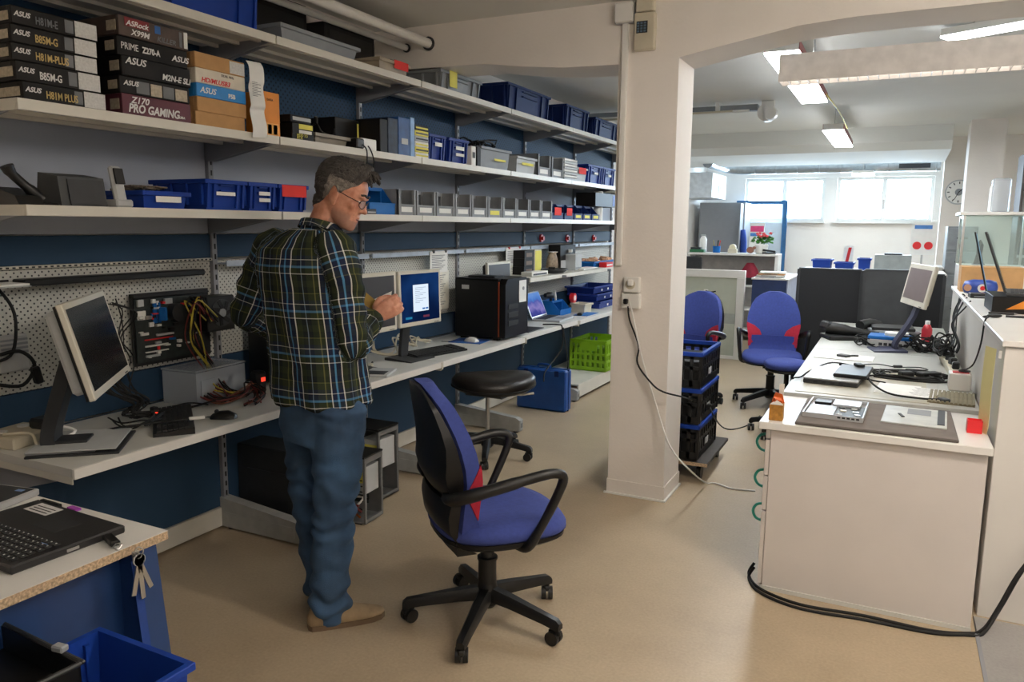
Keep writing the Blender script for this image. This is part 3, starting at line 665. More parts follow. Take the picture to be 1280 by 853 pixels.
def row2crate(u0, u1, v, name, label, mat, tags=(), fill=None, **kw):
    y0, y1 = span(u0, u1, XF, S2); h = zat(v, XF, (y0 + y1) / 2) - S2; w = y1 - y0 - .026
    t = crate(name, label, w, .28, h, mat, (XF - .16, (y0 + y1) / 2, S2 + .0005), tags=tags, ribs=False, handle=False, **kw)
    if fill:
        q = MB(); rnd = random.Random(int(u0))
        for k in range(12): q.tube([(rnd.uniform(-.1, .1), rnd.uniform(-w * .4, w * .4), h * .5), (rnd.uniform(-.1, .1), rnd.uniform(-w * .4, w * .4), h + rnd.uniform(.01, .06)), (rnd.uniform(-.1, .1), rnd.uniform(-w * .4, w * .4), h + rnd.uniform(.01, .08)), (rnd.uniform(-.1, .1), rnd.uniform(-w * .4, w * .4), h * .6)], .006, 5, 3)
        q.build('cable_fill', fill, t)['kind'] = 'stuff'
    return t
row2crate(603, 641, 186, 'grey_box', 'grey open box heaped with black cables', grey_p, tags=[(-.1, .3, .4, .5, yellow_pap)], fill=black_m)
row2(642, 658, 182, 'green_edge_box', 'tall grey box with a green edge beside the cable box', 'box', lgrey_p, sticker=[(.0, .2, 0, 1, M('leaf_green', '#6f9a3a', .5)), (.3, .9, .7, .85, yellow_pap)], flap=False, xf=-2.84, dep=.12)
row2crate(648, 673, 197, 'grey_box', 'low grey box with yellow writing in front of the green edge box', lgrey_p, tags=[(-.3, .3, .5, .65, yellow_pap)])
for k, (u0, u1) in enumerate(((673, 689), (690, 705))):
    y0, y1 = span(u0, u1, XF, S2)
    shelf_bin('picking_bin', ['grey picking bin on the second shelf left of the white folders', 'grey picking bin on the second shelf touching the white folders'][k], y1 - y0 - .014, .28, .17, grey_p, (XF - .15, (y0 + y1) / 2, S2 + .0005), label_m=paper_m, scoop=False)
y0, y1 = span(706, 722, XF, S2); z = S2 + .0006
for k in range(8):
    carton('white_folder', '%s white folder from the bottom of the stacked folders' % ORD[k], 'folder', y0 + .004 * (k % 3), y1 - .003 * (k % 2), z, .022, paper_m if k % 2 else lgrey_p, dep=.26, group='stacked folders', flap=False, sticker=[(.02, .98, .8, .97, ink)]); z += .0226
row2crate(722, 736, 210, 'grey_box', 'small grey box with a red tag left of the last blue bins', lgrey_p, tags=[(-.35, .35, .55, 1.0, red_pap)])
for k, (u0, u1, v) in enumerate(((736, 755, 203), (755, 770, 205))):
    y0, y1 = span(u0, u1, XF, S2)
    crate('small_blue_bin', ['dark blue bin with a small tag near the pillar end of the shelf', 'last dark blue bin of the second shelf half behind the pillar'][k], y1 - y0 - .026, .28, .17, M('deep_blue_pp', '#1b3280', .5, spec=.2), (XF - .16, (y0 + y1) / 2, S2 + .0005), tags=[(-.1, .15, .5, .62, paper_m)])

# ---- top shelf (z = 2.37)
y0, y1 = span(250, 338, XF, S1)
crate('storage_bin', 'blue bin on the top shelf above the mainboard boxes', .56, .36, .16, blue_bin, (XF - .19, 2.37, S1 + .0005), 0, 'top shelf blue bins')
crate('grey_lid_box', 'shallow grey lidded box at the front of the top shelf', .56, .28, .075, grey_p, (XF - .16, (yat(353, XF, S1) + yat(453, XF, S1)) / 2, S1 + .0005), ribs=False, handle=False, cat='box')
t = thing('black_case', 'tall black case behind the blue top shelf bin', 'case', (-2.90, 2.80, S1)); MB().box(-.08, .06, -.12, .12, 0, .32, .006).build('body', black_m, t); MB().box(.06, .063, -.095, .095, .02, .25).build('front_panel', black_p, t)
t = thing('black_case', 'black case behind the grey lidded box on the top shelf', 'case', (-2.93, 3.13, S1 + .0)); MB().box(-.05, .05, -.20, .20, 0, .31, .006).build('body', black_m, t); MB().box(.05, .053, -.17, .17, .02, .24).build('front_panel', black_p, t)
t = thing('black_case', 'black case left of the white pipe end on the top shelf', 'case', (-2.90, 3.62, S1)); MB().box(-.08, .08, -.22, .22, 0, .25, .006).build('body', black_m, t); MB().box(.08, .083, -.19, .19, .02, .215).build('front_panel', black_p, t)
crate('beige_tray', 'beige tray with a red tag on the top shelf', .27, .22, .07, M('beige_tub', '#a79b86', .5), (XF - .13, yat(499, XF, S1) - .02, S1 + .0005), ribs=False, handle=False, tags=[(-.05, .45, .45, 1.1, red_pap)], cat='tray')
crate('grey_tray', 'grey tray with a yellow note on the top shelf below the beam', .50, .36, .115, M('slate_grey_tub', '#7f8488', .5), (XF - .19, yat(578, XF, S1) + .0, S1 + .0005), tags=[(-.32, -.14, .2, 1.05, yellow_pap)], cat='tray')
t = thing('black_clip', 'small black clamp poking up behind the grey tray', 'clamp', (-2.86, 4.05, S1)); MB().box(-.02, .02, -.03, .03, 0, .14, .004).box(-.02, .04, -.05, .05, .14, .165, .004).build('body', black_p, t)
for k, (u0, u1, v) in enumerate(((636, 690, 112), (709, 738, 130), (745, 775, 156))):
    y0, y1 = span(u0, u1, XF, S1); h = .19
    crate('navy_crate', ['navy crate on the top shelf right of the grey tray', 'navy crate on the top shelf near the pillar', 'last navy crate on the top shelf behind the pillar edge'][k], y1 - y0 - .03, .36, [.19, .19, .17][k], navy_bin, (XF - .2, (y0 + y1) / 2, S1 + .0005), 0, 'navy crates')

# ---- pipes along the ceiling
for (x, z, r, lb) in ((-2.63, 2.632, .028, 'white pipe running along the ceiling into the beam above the shelf'), (-2.79, 2.62, .018, 'thinner white pipe behind the first along the wall')):
    t = thing('ceiling_pipe', lb, 'pipe', (x, 4.13, z)); MB().cyl((0, -5, 0), (0, -.003, 0), r, n=14).build('pipe', white_p, t, 40); MB().cyl((0, -.012, 0), (0, -.002, 0), r * 1.45, n=16).build('collar', dark_p, t, 40)
# ---- parts on the short shelf
SZ = 1.1306; XQ = -2.66
def small(u0, u1, v, name, label, cat, mat, dep=.12, xf=XQ, extra=None, h=None):
    y0, y1 = span(u0, u1, xf, SZ); hh = h or max(.01, zat(v, xf, (y0 + y1) / 2) - SZ); w = y1 - y0
    t = thing(name, label, cat, (xf, (y0 + y1) / 2, SZ)); MB().box(-dep, 0, -w / 2, w / 2, 0, hh, .003).build('body', mat, t)
    if extra: extra(t, w, hh, dep)
    return t
def band(m, z0, z1): return lambda t, w, h, d: MB().box(0, .0012, -w * .42, w * .42, h * z0, h * z1).build('label_card', m, t)
y0, y1 = span(655, 667, XQ - .14, SZ); z = SZ
for k in range(3):
    carton('drive_carton', '%s small dark carton from the bottom of the pile on the short shelf' % ORD[k], 'box', y0 + .004 * k, y1, z, .068, k_box2, xf=XQ - .14, dep=.14, sticker=[(.2, .8, .2, .7, M('brown_print', '#6b5540', .6))], flap=False, group='pile on the short shelf'); z += .0686
small(668, 677, 312, 'yellow_note_box', 'small box with a yellow note on the short shelf', 'box', beige_p, dep=.06, xf=XQ - .16, extra=band(yellow_pap, .1, .95))
t = thing('parts_bag', 'clear bag of brown parts standing on the short shelf', 'bag', (XQ - .17, yat(690, XQ - .17, SZ), SZ)); MB().loft([[(.0 + .05 * math.cos(a) * s, .09 * math.sin(a) * s, zz) for a in [k * PI / 5 for k in range(10)]] for zz, s in ((0, .9), (.05, 1.0), (.12, .85), (.16, .6), (.175, .75))]).build('bag', M('brown_bag', '#94806a', .4, var=.4, scale=30), t, 60); MB().box(-.03, .03, -.06, .06, .172, .178).build('bag_seal', paper_m, t)
small(665, 685, 329, 'white_switch', 'white network box lying on the short shelf', 'device', white_p, dep=.1, extra=band(dark_p, .2, .6), h=.035)
t = thing('cable_coil', 'coiled dark cables on the short shelf', 'cable', (XQ - .04, yat(698, XQ, SZ), SZ)); q = MB()
for k in range(4): q.tube([(math.cos(a) * (.07 + .012 * k), math.sin(a) * (.13 + .01 * k), .008 + .008 * k) for a in [j * PI / 8 for j in range(17)]], .007, 6)
q.build('coil', dark_p, t, 60); MB().obox((.02, -.1, .045), (.06, .05, .03), (0, 0, .4), .004).build('plug', black_p, t)
small(700, 719, 306, 'open_device', 'dark open device with white parts standing on the grey box', 'device', k_box2, dep=.12, xf=XQ - .12, extra=lambda t, w, h, d: (MB().obox((.0, .05, h * .75), (.04, .08, .03), (0, 0, .3), .004).build('white_cap', white_p, t), MB().box(0, .002, -w * .45, w * .45, 0, h * .4).build('grey_front', lgrey_p, t)))
small(719, 727, 318, 'grey_upright_box', 'upright pale grey box in the middle of the short shelf', 'box', lgrey_p, dep=.14, xf=XQ - .02, extra=band(grey_p, .1, .2))
t = crate('flat_blue_tray', 'blue tray of orange and beige parts at the right of the short shelf', .62, .2, .06, cyan_bin, (XQ - .16, yat(748, XQ - .1, SZ) + .05, SZ + .0005), ribs=False, handle=False, cat='tray')
q = MB(); rnd = random.Random(3)
for k in range(14): q.obox((rnd.uniform(-.07, .07), rnd.uniform(-.27, .27), rnd.uniform(.05, .075)), (.06, rnd.uniform(.05, .1), .03), (rnd.uniform(-.3, .3), rnd.uniform(-.3, .3), rnd.uniform(0, 3)), .003)
q.build('parts_fill', M('orange_beige_parts', '#c79a78', .6, var=.5, scale=8), t)['kind'] = 'stuff'
small(730, 748, 333, 'manual_pile', 'thin pale booklet lying at the front of the short shelf', 'booklet', paper_m, dep=.13, xf=-2.62, h=.016, extra=band(ink, .3, .5))
small(758, 766, 327, 'red_box', 'small red box at the pillar end of the short shelf', 'box', red_p, dep=.08, xf=-2.62, h=.05, extra=band(paper_m, .3, .6))
# ================================================================ things on the wall bench
scr_off = M('dark_lcd', '#1a1b1e', 0.22, var=0.1, scale=3)
scr_off2 = M('grey_lcd', '#3b3a3d', 0.35, var=0.06, scale=3)
cream = M('cream_monitor_plastic', '#d6d2c4', 0.4, var=0.04)
silver_p = M('silver_plastic', '#b4b6b8', 0.35, 0.2, var=0.05)
def monitor(label, BL, ang, tilt, w, h, frame, screen, bz=.018, colw=.07, colt=.022, back=dark_p, deep=.05, basew=(.24, .2), z=BZ, stand=dark_p, base_m=None, base_off=.10, name='monitor', group=None, strip=None):
    g = Vector((math.cos(ang), math.sin(ang), 0)); a = Vector((-g.y, g.x, 0)); c = Vector(BL) + a * w / 2 - g * base_off
    t = thing(name, label, 'monitor', (c.x, c.y, z), ang, group)
    BLl = Vector((base_off, 0, BL[2] - z))                       # bottom centre of the front face in local space
    Rm = Matrix.Translation(BLl) @ Matrix.Rotation(-tilt, 4, 'Y')
    MB().box(-.022, 0, -w / 2, w / 2, 0, h, .004).xf(Rm).build('front_frame', frame, t)
    MB().box(-deep, -.0225, -w * .46, w * .46, h * .08, h * .94, .012).xf(Rm).build('rear_housing', back, t)
    if strip: MB().box(-.028, -.0205, -w / 2 - .002, w / 2 + .002, .004, h - .004).xf(Rm).build('seam_strip', strip, t)
    s = MB().box(.0002, .0012, -w / 2 + bz, w / 2 - bz, bz * 1.3, h - bz).xf(Rm).build('screen', screen, t)
    bt = MB()
    for k in range(4): bt.box(0, .0018, w * .32 + k * .012, w * .32 + .007 + k * .012, .006, .010)
    bt.xf(Rm).build('buttons', stand, t)['kind'] = 'stuff'
    mid = Rm @ Vector((-deep - .005, 0, h * .45))
    col = MB(); foot = Vector((-.05, 0, .012)); 
    col.flat([foot, foot + Vector((-.0, 0, .05)), foot.lerp(mid, .55) + Vector((-.02, 0, 0)), mid + Vector((-.01, 0, .03))], (0, 1, 0), None, colw, colt, 4).build('column', stand, t, 40)
    MB().obox(mid + Vector((.0, 0, 0)), (.03, .10, .10), (0, -tilt, 0), .004).build('mount_plate', stand, t)
    bw, bd = basew
    MB().prism([(-.10, 0), (bd - .10, 0), (bd - .10, .006), (-.05, .016), (-.10, .016)], -bw / 2, bw / 2, 'y').build('base', base_m or stand, t)
    return t, Rm
# tilted white monitor at the left end
t, Rm = monitor('white wide monitor leaning back on a tall stand at the left bench end', (-2.356, 1.624, .954), R(41.8), R(14), .56, .337, cream, scr_off, .022, back=lgrey_p, deep=.07, basew=(.26, .26), base_m=silver_p, base_off=.17, strip=black_p, colw=.11, colt=.045)
MB().box(-.10, .20, -.15, .15, 0, .008, .002).build('base_underside', dark_p, t); MB().box(-.10, .19, -.145, .145, .0165, .021, .002).build('base_plate', lgrey_p, t); MB().obox(Vector((-.0, 0, .026)), (.15, .10, .010), (0, 0, 0), .003).build('column_foot', dark_p, t)
MB().box(-.105, -.071, -.14, .17, .02, .30, .006).xf(Rm).build('rear_panel', black_p, t)
# test mainboard on the pegboard
t = thing('test_mainboard', 'bare test mainboard with cables mounted on the pegboard', 'circuit board', (-2.965, 2.23, .90))
pcb = M('dark_circuit_board', '#232b2a', .5, var=.4, scale=40)
MB().box(0, .012, .0, .42, .015, .335).build('tray', black_p, t); MB().box(.014, .018, .01, .38, .03, .31).build('board', pcb, t)
MB().box(.0, .03, 0, .40, .318, .336, .002).build('top_rail', black_p, t)
def slots(mat, rects, x1, nm='slot'):
    for (a, b, c, d) in rects: MB().box(.018, x1, a, b, c, d, .001).build(nm, mat, t)
slots(cyan_bin, [(.10, .115, .20, .29), (.125, .135, .20, .29)], .03, 'memory_slot')
slots(white_p, [(.02, .06, .22, .26), (.075, .10, .185, .205), (.03, .07, .15, .162), (.05, .17, .095, .103), (.05, .17, .07, .076)], .026, 'connector')
slots(lgrey_p, [(.02, .05, .28, .31), (.16, .2, .28, .305), (.11, .2, .14, .15), (.05, .12, .05, .06)], .03, 'port_block')
slots(red_p, [(.05, .2, .125, .131)], .022, 'card_slot')
comp = MB().box(0, 1, -.5, .5, -.5, .5).mesh('component'); _cm = {}
for nm_, m_ in (('g', lgrey_p), ('k', black_p), ('b', cyan_bin), ('w', white_p), ('s', chrome), ('r', red_p)):
    q = comp.copy(); q.materials.append(m_); _cm[nm_] = q
rnd = random.Random(31)
for k in range(46):
    c_ = inst(_cm[rnd.choice('ggkkkwwsbr')], 'component', t, (.018, rnd.uniform(.02, .37), rnd.uniform(.04, .30)), None, (rnd.uniform(.006, .02), rnd.uniform(.008, .03), rnd.uniform(.006, .018)))
MB().cyl((.018, .21, .24), (.06, .21, .24), .04, n=20).build('cpu_cooler', dark_p, t, 30)
MB().obox((.05, .13, .24), (.03, .02, .06), (0, 0, .3), .003).build('blue_clip', cyan_bin, t)
ps = thing('power_supply', 'black power supply with a round fan hung beside the test mainboard', 'power supply', (-2.935, 2.615, 1.04))
MB().box(0, .10, -.08, .085, .0, .165, .004).build('case', black_p, ps)
MB().cyl((.10, .005, .085), (.103, .005, .085), .065, n=28).build('fan_guard', dark_p, ps, 30); MB().cyl((.103, .005, .085), (.108, .005, .085), .02, n=18).build('fan_hub', grey_p, ps, 30)
for k in range(7):
    a = k * 2 * PI / 7; MB().obox((.1045, .005 + .04 * math.cos(a), .085 + .04 * math.sin(a)), (.002, .042, .018), (a + .3, 0, 0)).build('fan_blade', black_m, ps)
MB().tube([(.05, .085, .14), (.05, .115, .15), (.05, .115, .125), (.05, .085, .12)], .006, 6, 3).build('hanger', black_p, ps)
# coloured cable loom hanging from the power supply
def loom(name, label, mats, ends, seed, n, r=.0035):
    rnd = random.Random(seed); t = thing(name, label, 'cables', ends[0])
    for mi, m in enumerate(mats):
        q = MB()
        for k in range(n):
            pts = [Vector(e) - Vector(ends[0]) + Vector((rnd.uniform(-.02, .03), rnd.uniform(-.04, .04), rnd.uniform(-.015, .015))) for e in ends]
            q.tube(pts, r, 5, 6)
        o = q.build('wire_bundle', m, t, 60); o['kind'] = 'stuff'
    return t
yel_c = M('yellow_cable', '#b9a83a', .5); red_c = M('red_cable', '#6e2422', .5); org_c = M('orange_cable', '#b4622a', .5); blk_c = black_m
loom('cable_loom', 'yellow and red cable loom falling from the power supply to the bench', [yel_c, red_c, blk_c, blk_c], [(-2.83, 2.56, 1.10), (-2.84, 2.46, 1.20), (-2.84, 2.45, 1.02), (-2.83, 2.52, .88), (-2.74, 2.50, .80), (-2.70, 2.56, .755)], 4, 3)
loom('cable_heap', 'heap of red and black cables on the bench beside the black tower', [red_c, blk_c, blk_c, M('dark_orange_cable', '#6e3a22', .5)], [(-2.80, 2.42, .79), (-2.70, 2.46, .755), (-2.66, 2.58, .765), (-2.72, 2.68, .78), (-2.60, 2.62, .755), (-2.56, 2.50, .752)], 9, 4)
loom('black_cable_tangle', 'tangle of black cables on the bench behind the tilted monitor', [blk_c], [(-2.95, 2.05, 1.0), (-2.86, 2.06, .86), (-2.80, 2.12, .80), (-2.76, 2.04, .77), (-2.70, 2.12, .755), (-2.62, 2.02, .752)], 12, 11, .004)
t = thing('red_switch_plug', 'small plug with a lit red switch among the black cables', 'plug', (-2.72, 2.13, BZ)); MB().box(-.015, .015, -.012, .012, 0, .055, .004).build('body', black_p, t); MB().box(.015, .018, -.008, .008, .012, .04).build('switch', EM('red_led', (1, .06, .03), 1.2), t)
t = thing('red_switch_plug', 'black adapter with a red light near the dark tower', 'plug', (-2.72, 2.72, BZ)); MB().box(-.03, .03, -.03, .03, 0, .11, .012).build('body', black_p, t); MB().box(.03, .034, -.012, .012, .06, .08).build('light', EM('red_led', (1, .06, .03), 1.2), t)
loom('black_cable_tangle', 'black cables running up the pegboard left of the test mainboard', [blk_c], [(-2.95, 2.12, 1.22), (-2.94, 2.20, 1.16), (-2.93, 2.15, 1.06), (-2.94, 2.19, .95), (-2.92, 2.16, .84), (-2.86, 2.2, .77)], 41, 4, .003)
loom('black_cable_tangle', 'loose black keyboard leads lying across the bench by the keyboard', [blk_c], [(-2.80, 2.0, .752), (-2.70, 1.95, .752), (-2.62, 1.97, .756), (-2.60, 2.06, .762), (-2.72, 2.12, .757), (-2.74, 2.26, .752), (-2.66, 2.36, .752)], 47, 3, .0035)
# clear drawer box
t = thing('drawer_box', 'clear plastic drawer box on the bench under the test mainboard', 'drawer box', (-2.855, 2.52, BZ), R(4))
clr = GL('clear_plastic', (.86, .9, .95), .28, .25)
b = MB(); b.box(-.10, .10, -.155, .155, 0, .006).box(-.10, .10, -.155, -.15, .006, .15).box(-.10, .10, .15, .155, .006, .15).box(-.10, -.095, -.15, .15, .006, .15).box(.095, .10, -.15, .15, .006, .15).build('shell', clr, t)
MB().box(-.105, .105, -.16, .16, .152, .162, .003).build('lid', clr, t); MB().prism([(-.13, .03), (-.02, .03), (-.02, .10), (-.05, .115), (-.13, .115)], .101, .106, 'x').build('drawer_front', clr, t); MB().box(-.09, .09, -.14, .14, -.0 + .007, .035).build('drawer', M('navy_drawer', '#27406e', .5), t)
# keyboards
key_m = M('key_black', '#1d1e20', .55, var=.15, scale=60)
def keyboard(label, c, rz, w, d, z=BZ, body=black_p, rows=6, cols=18, name='keyboard', keys=True):
    t = thing(name, label, 'keyboard', (c[0], c[1], z), rz)
    MB().prism([(-d / 2, 0), (d / 2, 0), (d / 2, .012), (-d / 2, .026)], -w / 2, w / 2, 'y').build('case', body, t)
    q = MB()
    for r_ in range(rows):
        for k in range(cols):
            if k in (14,) : continue
            x = d / 2 - .012 - (r_ + .5) * (d - .03) / rows; y = -w / 2 + .01 + (k + .5) * (w - .02) / cols
            q.obox((x, y, .0215 - (x) * .0 + .007 * (-x / (d / 2)) ), ((d - .03) / rows * .82, (w - .02) / cols * .84, .008), (0, R(5), 0))
    q.build('keys', key_m, t)['kind'] = 'stuff'
    return t
keyboard('black keyboard lying slanted beside the tilted monitor', (-2.615, 2.135), R(-129), .44, .15)
t = thing('usb_lead', 'black usb lead with a white plug lying across the keyboard', 'cable', (-2.50, 2.08, BZ + .03))
MB().tube([(-.22, -.18, -.02), (-.12, -.17, .004), (-.05, -.08, .008), (.02, .02, .008)], .004, 6, 5).build('lead', black_m, t, 60); MB().obox((.035, .045, .01), (.016, .06, .012), (0, 0, R(-35)), .003).build('plug', white_p, t)
def mouse(label, c, rz, m, z=BZ):
    t = thing('computer_mouse', label, 'mouse', (c[0], c[1], z), rz)
    rings = []
    for k, (x, wy, hz) in enumerate(((-.055, .008, .008), (-.05, .024, .02), (-.02, .031, .034), (.015, .03, .032), (.045, .026, .02), (.055, .012, .010))):
        rings.append([(x, wy * math.cos(a), max(0, hz * math.sin(a))) for a in [j * PI / 6 for j in range(7)]] + [(x, -wy * .5, 0), (x, wy * .5, 0)])
    MB().loft(rings).build('shell', m, t, 50); MB().cyl((.028, -.004, .029), (.028, .004, .029), .009, n=12).build('wheel', dark_p, t)
    MB().tube([(.055, 0, .006), (.09, .01, .004), (.12, .05, .004), (.10, .11, .004), (.15, .15, .004)], .0022, 5, 5).build('cord', black_m, t, 60)
mouse('black computer mouse on the bench left of the man', (-2.49, 2.285), R(-150), black_p)
# power sockets at the left bench end
t = thing('socket_strip', 'white multi socket block with cables at the left bench end', 'socket strip', (-2.88, 1.67, BZ), R(10))
MB().box(-.09, .09, -.10, .10, 0, .045, .006).build('block', beige_p, t)
for k in range(2): MB().cyl((-.03, -.05 + .1 * k, .045), (-.03, -.05 + .1 * k, .049), .024, n=18).build('socket', white_p, t)
MB().box(.02, .1, .02, .09, .045, .085, .01).build('black_plug', black_p, t)
MB().tube([(.1, .06, .06), (.16, .10, .03), (.17, .0, .012), (.2, -.06, .006)], .006, 7, 5).build('white_cord', white_p, t, 60)
MB().tube([(.02, -.08, .05), (.1, -.04, .05), (.15, -.06, .02), (.19, -.08, .006)], .006, 7, 5).build('white_cord', beige_p, t, 60)
# wall socket and cable left
t = thing('wall_socket', 'grey socket plate with a looped black cable on the pegboard', 'socket', (-2.985, 1.73, 1.0)); MB().box(0, .03, -.06, .05, -.02, .12, .005).build('plate', lgrey_p, t)
for k in range(4): MB().box(.03, .033, -.055, .045, .05 + .016 * k, .058 + .016 * k).build('vent_slot', grey_p, t)
MB().tube([(.03, -.12, .36), (.035, -.05, .30), (.04, .0, .2), (.045, -.02, .06), (.05, -.09, .03)], .006, 7, 5).build('cord', black_m, t, 60)
MB().tube([(.05, -.1, .05), (.05, .0, .06), (.055, .05, .0), (.055, .0, -.07), (.055, -.1, -.05)], .007, 7, 5).build('cord_loop', black_m, t, 60); MB().obox((.055, .055, -.04), (.03, .03, .07), (.2, 0, 0), .006).build('plug', black_p, t)
# ledge things: lamp bar and papers
t = thing('ledge_lamp', 'long dark lamp bar mounted under the left wall ledge', 'lamp', (-2.96, 2.18, 1.305)); MB().box(0, .075, -.44, .40, 0, .026, .004).build('housing', black_p, t); MB().box(.015, .06, -.42, .38, -.003, 0.0).build('lens', lgrey_p, t)
t = thing('paper_holder', 'grey paper holder under the wall ledge at the far left', 'holder', (-2.95, 1.66, 1.31)); MB().box(0, .14, -.10, .06, 0, .004).build('tray', lgrey_p, t); MB().box(.0, .13, -.06, .06, .005, .012).build('paper_stack', paper_m, t); MB().box(0, .004, -.1, .06, 0.004, .02).build('stop', black_p, t)
t = thing('marker_pen', 'black marker lying on the pale blue ledge above the monitors', 'pen', (-2.935, 4.08, 1.359)); MB().cyl((0, -.06, 0), (0, .05, 0), .007, n=10).build('barrel', black_p, t, 40); MB().cyl((0, .05, 0), (0, .075, 0), .008, n=10).build('cap', dark_p, t, 40)
# dark tower behind the man
t = thing('desktop_tower', 'black desktop tower standing on the bench behind the man', 'computer', (-2.74, 2.97, BZ)); MB().box(-.2, .2, -.095, .095, 0.012, .43, .006).build('case', black_p, t); MB().box(.2, .212, -.09, .09, .02, .42, .004).build('front_bezel', dark_p, t); MB().box(.212, .215, -.07, .07, .33, .37).build('drive_door', black_m, t)
for sx in (-.15, .15): MB().box(sx - .02, sx + .02, -.08, .08, 0, .012).build('foot', black_m, t)
# monitors 2 and 3
monitor('left square monitor with a dark screen beside the man\'s hand', (-2.50, 3.165, .955), R(0), R(1), .41, .332, cream, scr_off2, .022, back=silver_p, deep=.06, base_off=.09, group='square monitors')
blue_scr = bpy.data.materials.new('lit_blue_desktop'); blue_scr.use_nodes = True
_n = blue_scr.node_tree.nodes; _l = blue_scr.node_tree.links; _n.clear()
_tc = _n.new('ShaderNodeTexCoord'); _nz = _n.new('ShaderNodeTexWave'); _nz.inputs['Scale'].default_value = 3.2; _nz.inputs['Distortion'].default_value = 3; _rp = _n.new('ShaderNodeValToRGB'); _em = _n.new('ShaderNodeEmission'); _o = _n.new('ShaderNodeOutputMaterial')
_rp.color_ramp.elements[0].color = lin('#0a1b3f'); _rp.color_ramp.elements[1].color = lin('#1d447f')
_l.new(_tc.outputs['Object'], _nz.inputs['Vector']); _l.new(_nz.outputs['Fac'], _rp.inputs[0]); _l.new(_rp.outputs[0], _em.inputs[0]); _l.new(_em.outputs[0], _o.inputs[0]); _em.inputs[1].default_value = 0.8
t, Rm = monitor('right square monitor showing a white dialog on blue', (-2.544, 3.664, .947), R(-4), R(1.5), .41, .33, cream, blue_scr, .02, back=silver_p, deep=.06, base_off=.09, group='square monitors')
MB().box(.0013, .0018, -.075, .075, .085, .245).xf(Rm).build('dialog_window', EM('lit_white_dialog', (.75, .86, 1), 0.95), t)
q = MB()
for k in range(9): q.box(.0019, .0021, -.055, .05 - .03 * (k % 3), .225 - .011 * k, .228 - .011 * k)
q.xf(Rm).build('dialog_text', EM('dialog_grey', (.42, .5, .62), .8), t)['kind'] = 'stuff'
for a in (.012, .044): MB().box(.0019, .0022, a, a + .026, .094, .104).xf(Rm).build('dialog_button', EM('dialog_blue', (.06, .2, .55), .8), t)
for a, m in ((-.15, (.03, .3, .55)), (.02, (.22, .05, .1))): MB().box(.0013, .0018, a, a + .06, .045, .058).xf(Rm).build('task_icon', EM('icon_%.2f' % a, m, .6), t)
# white cables under the monitors
loom('white_cable_tangle', 'tangle of beige monitor cables under the lit square monitor', [beige_p], [(-2.78, 3.66, .90), (-2.80, 3.74, .78), (-2.72, 3.86, .755), (-2.80, 4.00, .84), (-2.74, 4.10, .77), (-2.84, 4.26, .80), (-2.82, 4.36, .755)], 21, 4, .005)
keyboard('wide black keyboard in front of the lit square monitor', (-2.60, 4.12), R(-12), .46, .16)
t = thing('mouse_mat', 'blue mouse mat beside the black and orange tower', 'mouse mat', (-2.66, 4.68, BZ), R(8)); MB().box(-.12, .12, -.10, .12, 0, .003, .001).build('mat', cyan_bin, t); MB().box(-.115, .115, -.095, .115, .003, .0036).build('print', M('mat_blue', '#27509a', .7), t)
mouse('white computer mouse on the blue mat', (-2.63, 4.66), R(170), white_p, BZ + .0038)
# small tablets / drives on the second bench
t = thing('open_drive', 'slim silver laptop drive lying near the man\'s elbow', 'device', (-2.50, 3.40, BZ), R(20)); MB().box(-.07, .07, -.10, .10, 0, .014, .003).build('case', lgrey_p, t); MB().box(-.06, .05, -.09, .0, .014, .016).build('cover', dark_p, t)
t = thing('open_drive', 'black tablet with a beige connector at the bench edge by the man', 'device', (-2.475, 3.13, BZ), R(25)); MB().box(-.065, .065, -.13, .08, 0, .012, .003).build('case', dark_p, t); MB().box(-.02, .02, .08, .13, .0, .02, .003).build('connector', beige_p, t)
t = thing('vga_plug', 'beige video plug lying on the bench behind the drives', 'plug', (-2.66, 3.53, BZ), R(30)); MB().box(-.014, .014, -.03, .02, 0, .022, .004).build('hood', beige_p, t); MB().cyl((0, .02, .011), (0, .1, .011), .006, n=8).build('cord', black_m, t); MB().box(-.01, .01, -.04, -.03, .004, .018).build('contact', chrome, t)
# documents clipped on the wall
for k, (u0, u1, v1, lb) in enumerate(((538, 561, 382, 'pinned paper sheets on the pegboard right of the lit monitor'), (633, 653, 350, 'pinned paper sheets on the pegboard above the fourth monitor'))):
    xw = -2.975; a = px(u0, 314, -2.9); b = px(u1, 314, -2.9); ym = (a.y + b.y) / 2; w = (b.y - a.y) * .95
    t = thing('pinned_sheets', lb, 'paper', (-2.91, ym, 1.34)); MB().box(0, .003, -w / 2, w / 2, -.13, .02).build('sheet', paper_m, t); MB().box(-.002, .001, -w / 2 + .02, w / 2 + .02, -.40, -.12).build('sheet', M('off_white_sheet', '#e6e4d8', .8), t)
    q = MB()
    for j in range(9): q.box(.0032, .0036, -w * .4, w * (.35 - .1 * (j % 3)), -.012 - .012 * j, -.008 - .012 * j)
    for j in range(14): q.box(.0012, .0016, -w * .36, w * (.38 - .08 * (j % 4)), -.155 - .016 * j, -.151 - .016 * j)
    q.build('print_lines', ink, t)['kind'] = 'stuff'
    for yy in (-w * .3, w * .4): MB().box(-.004, .008, yy - .012, yy + .012, .008, .026, .002).build('magnet_clip', black_p if k == 0 else red_p, t)
# monitor 4 behind the tower
monitor('small cream monitor half hidden behind the black and orange tower', (-2.80, 5.23, .93), R(0), R(2), .40, .33, cream, scr_off2, .02, back=dark_p, deep=.06, base_off=.08)
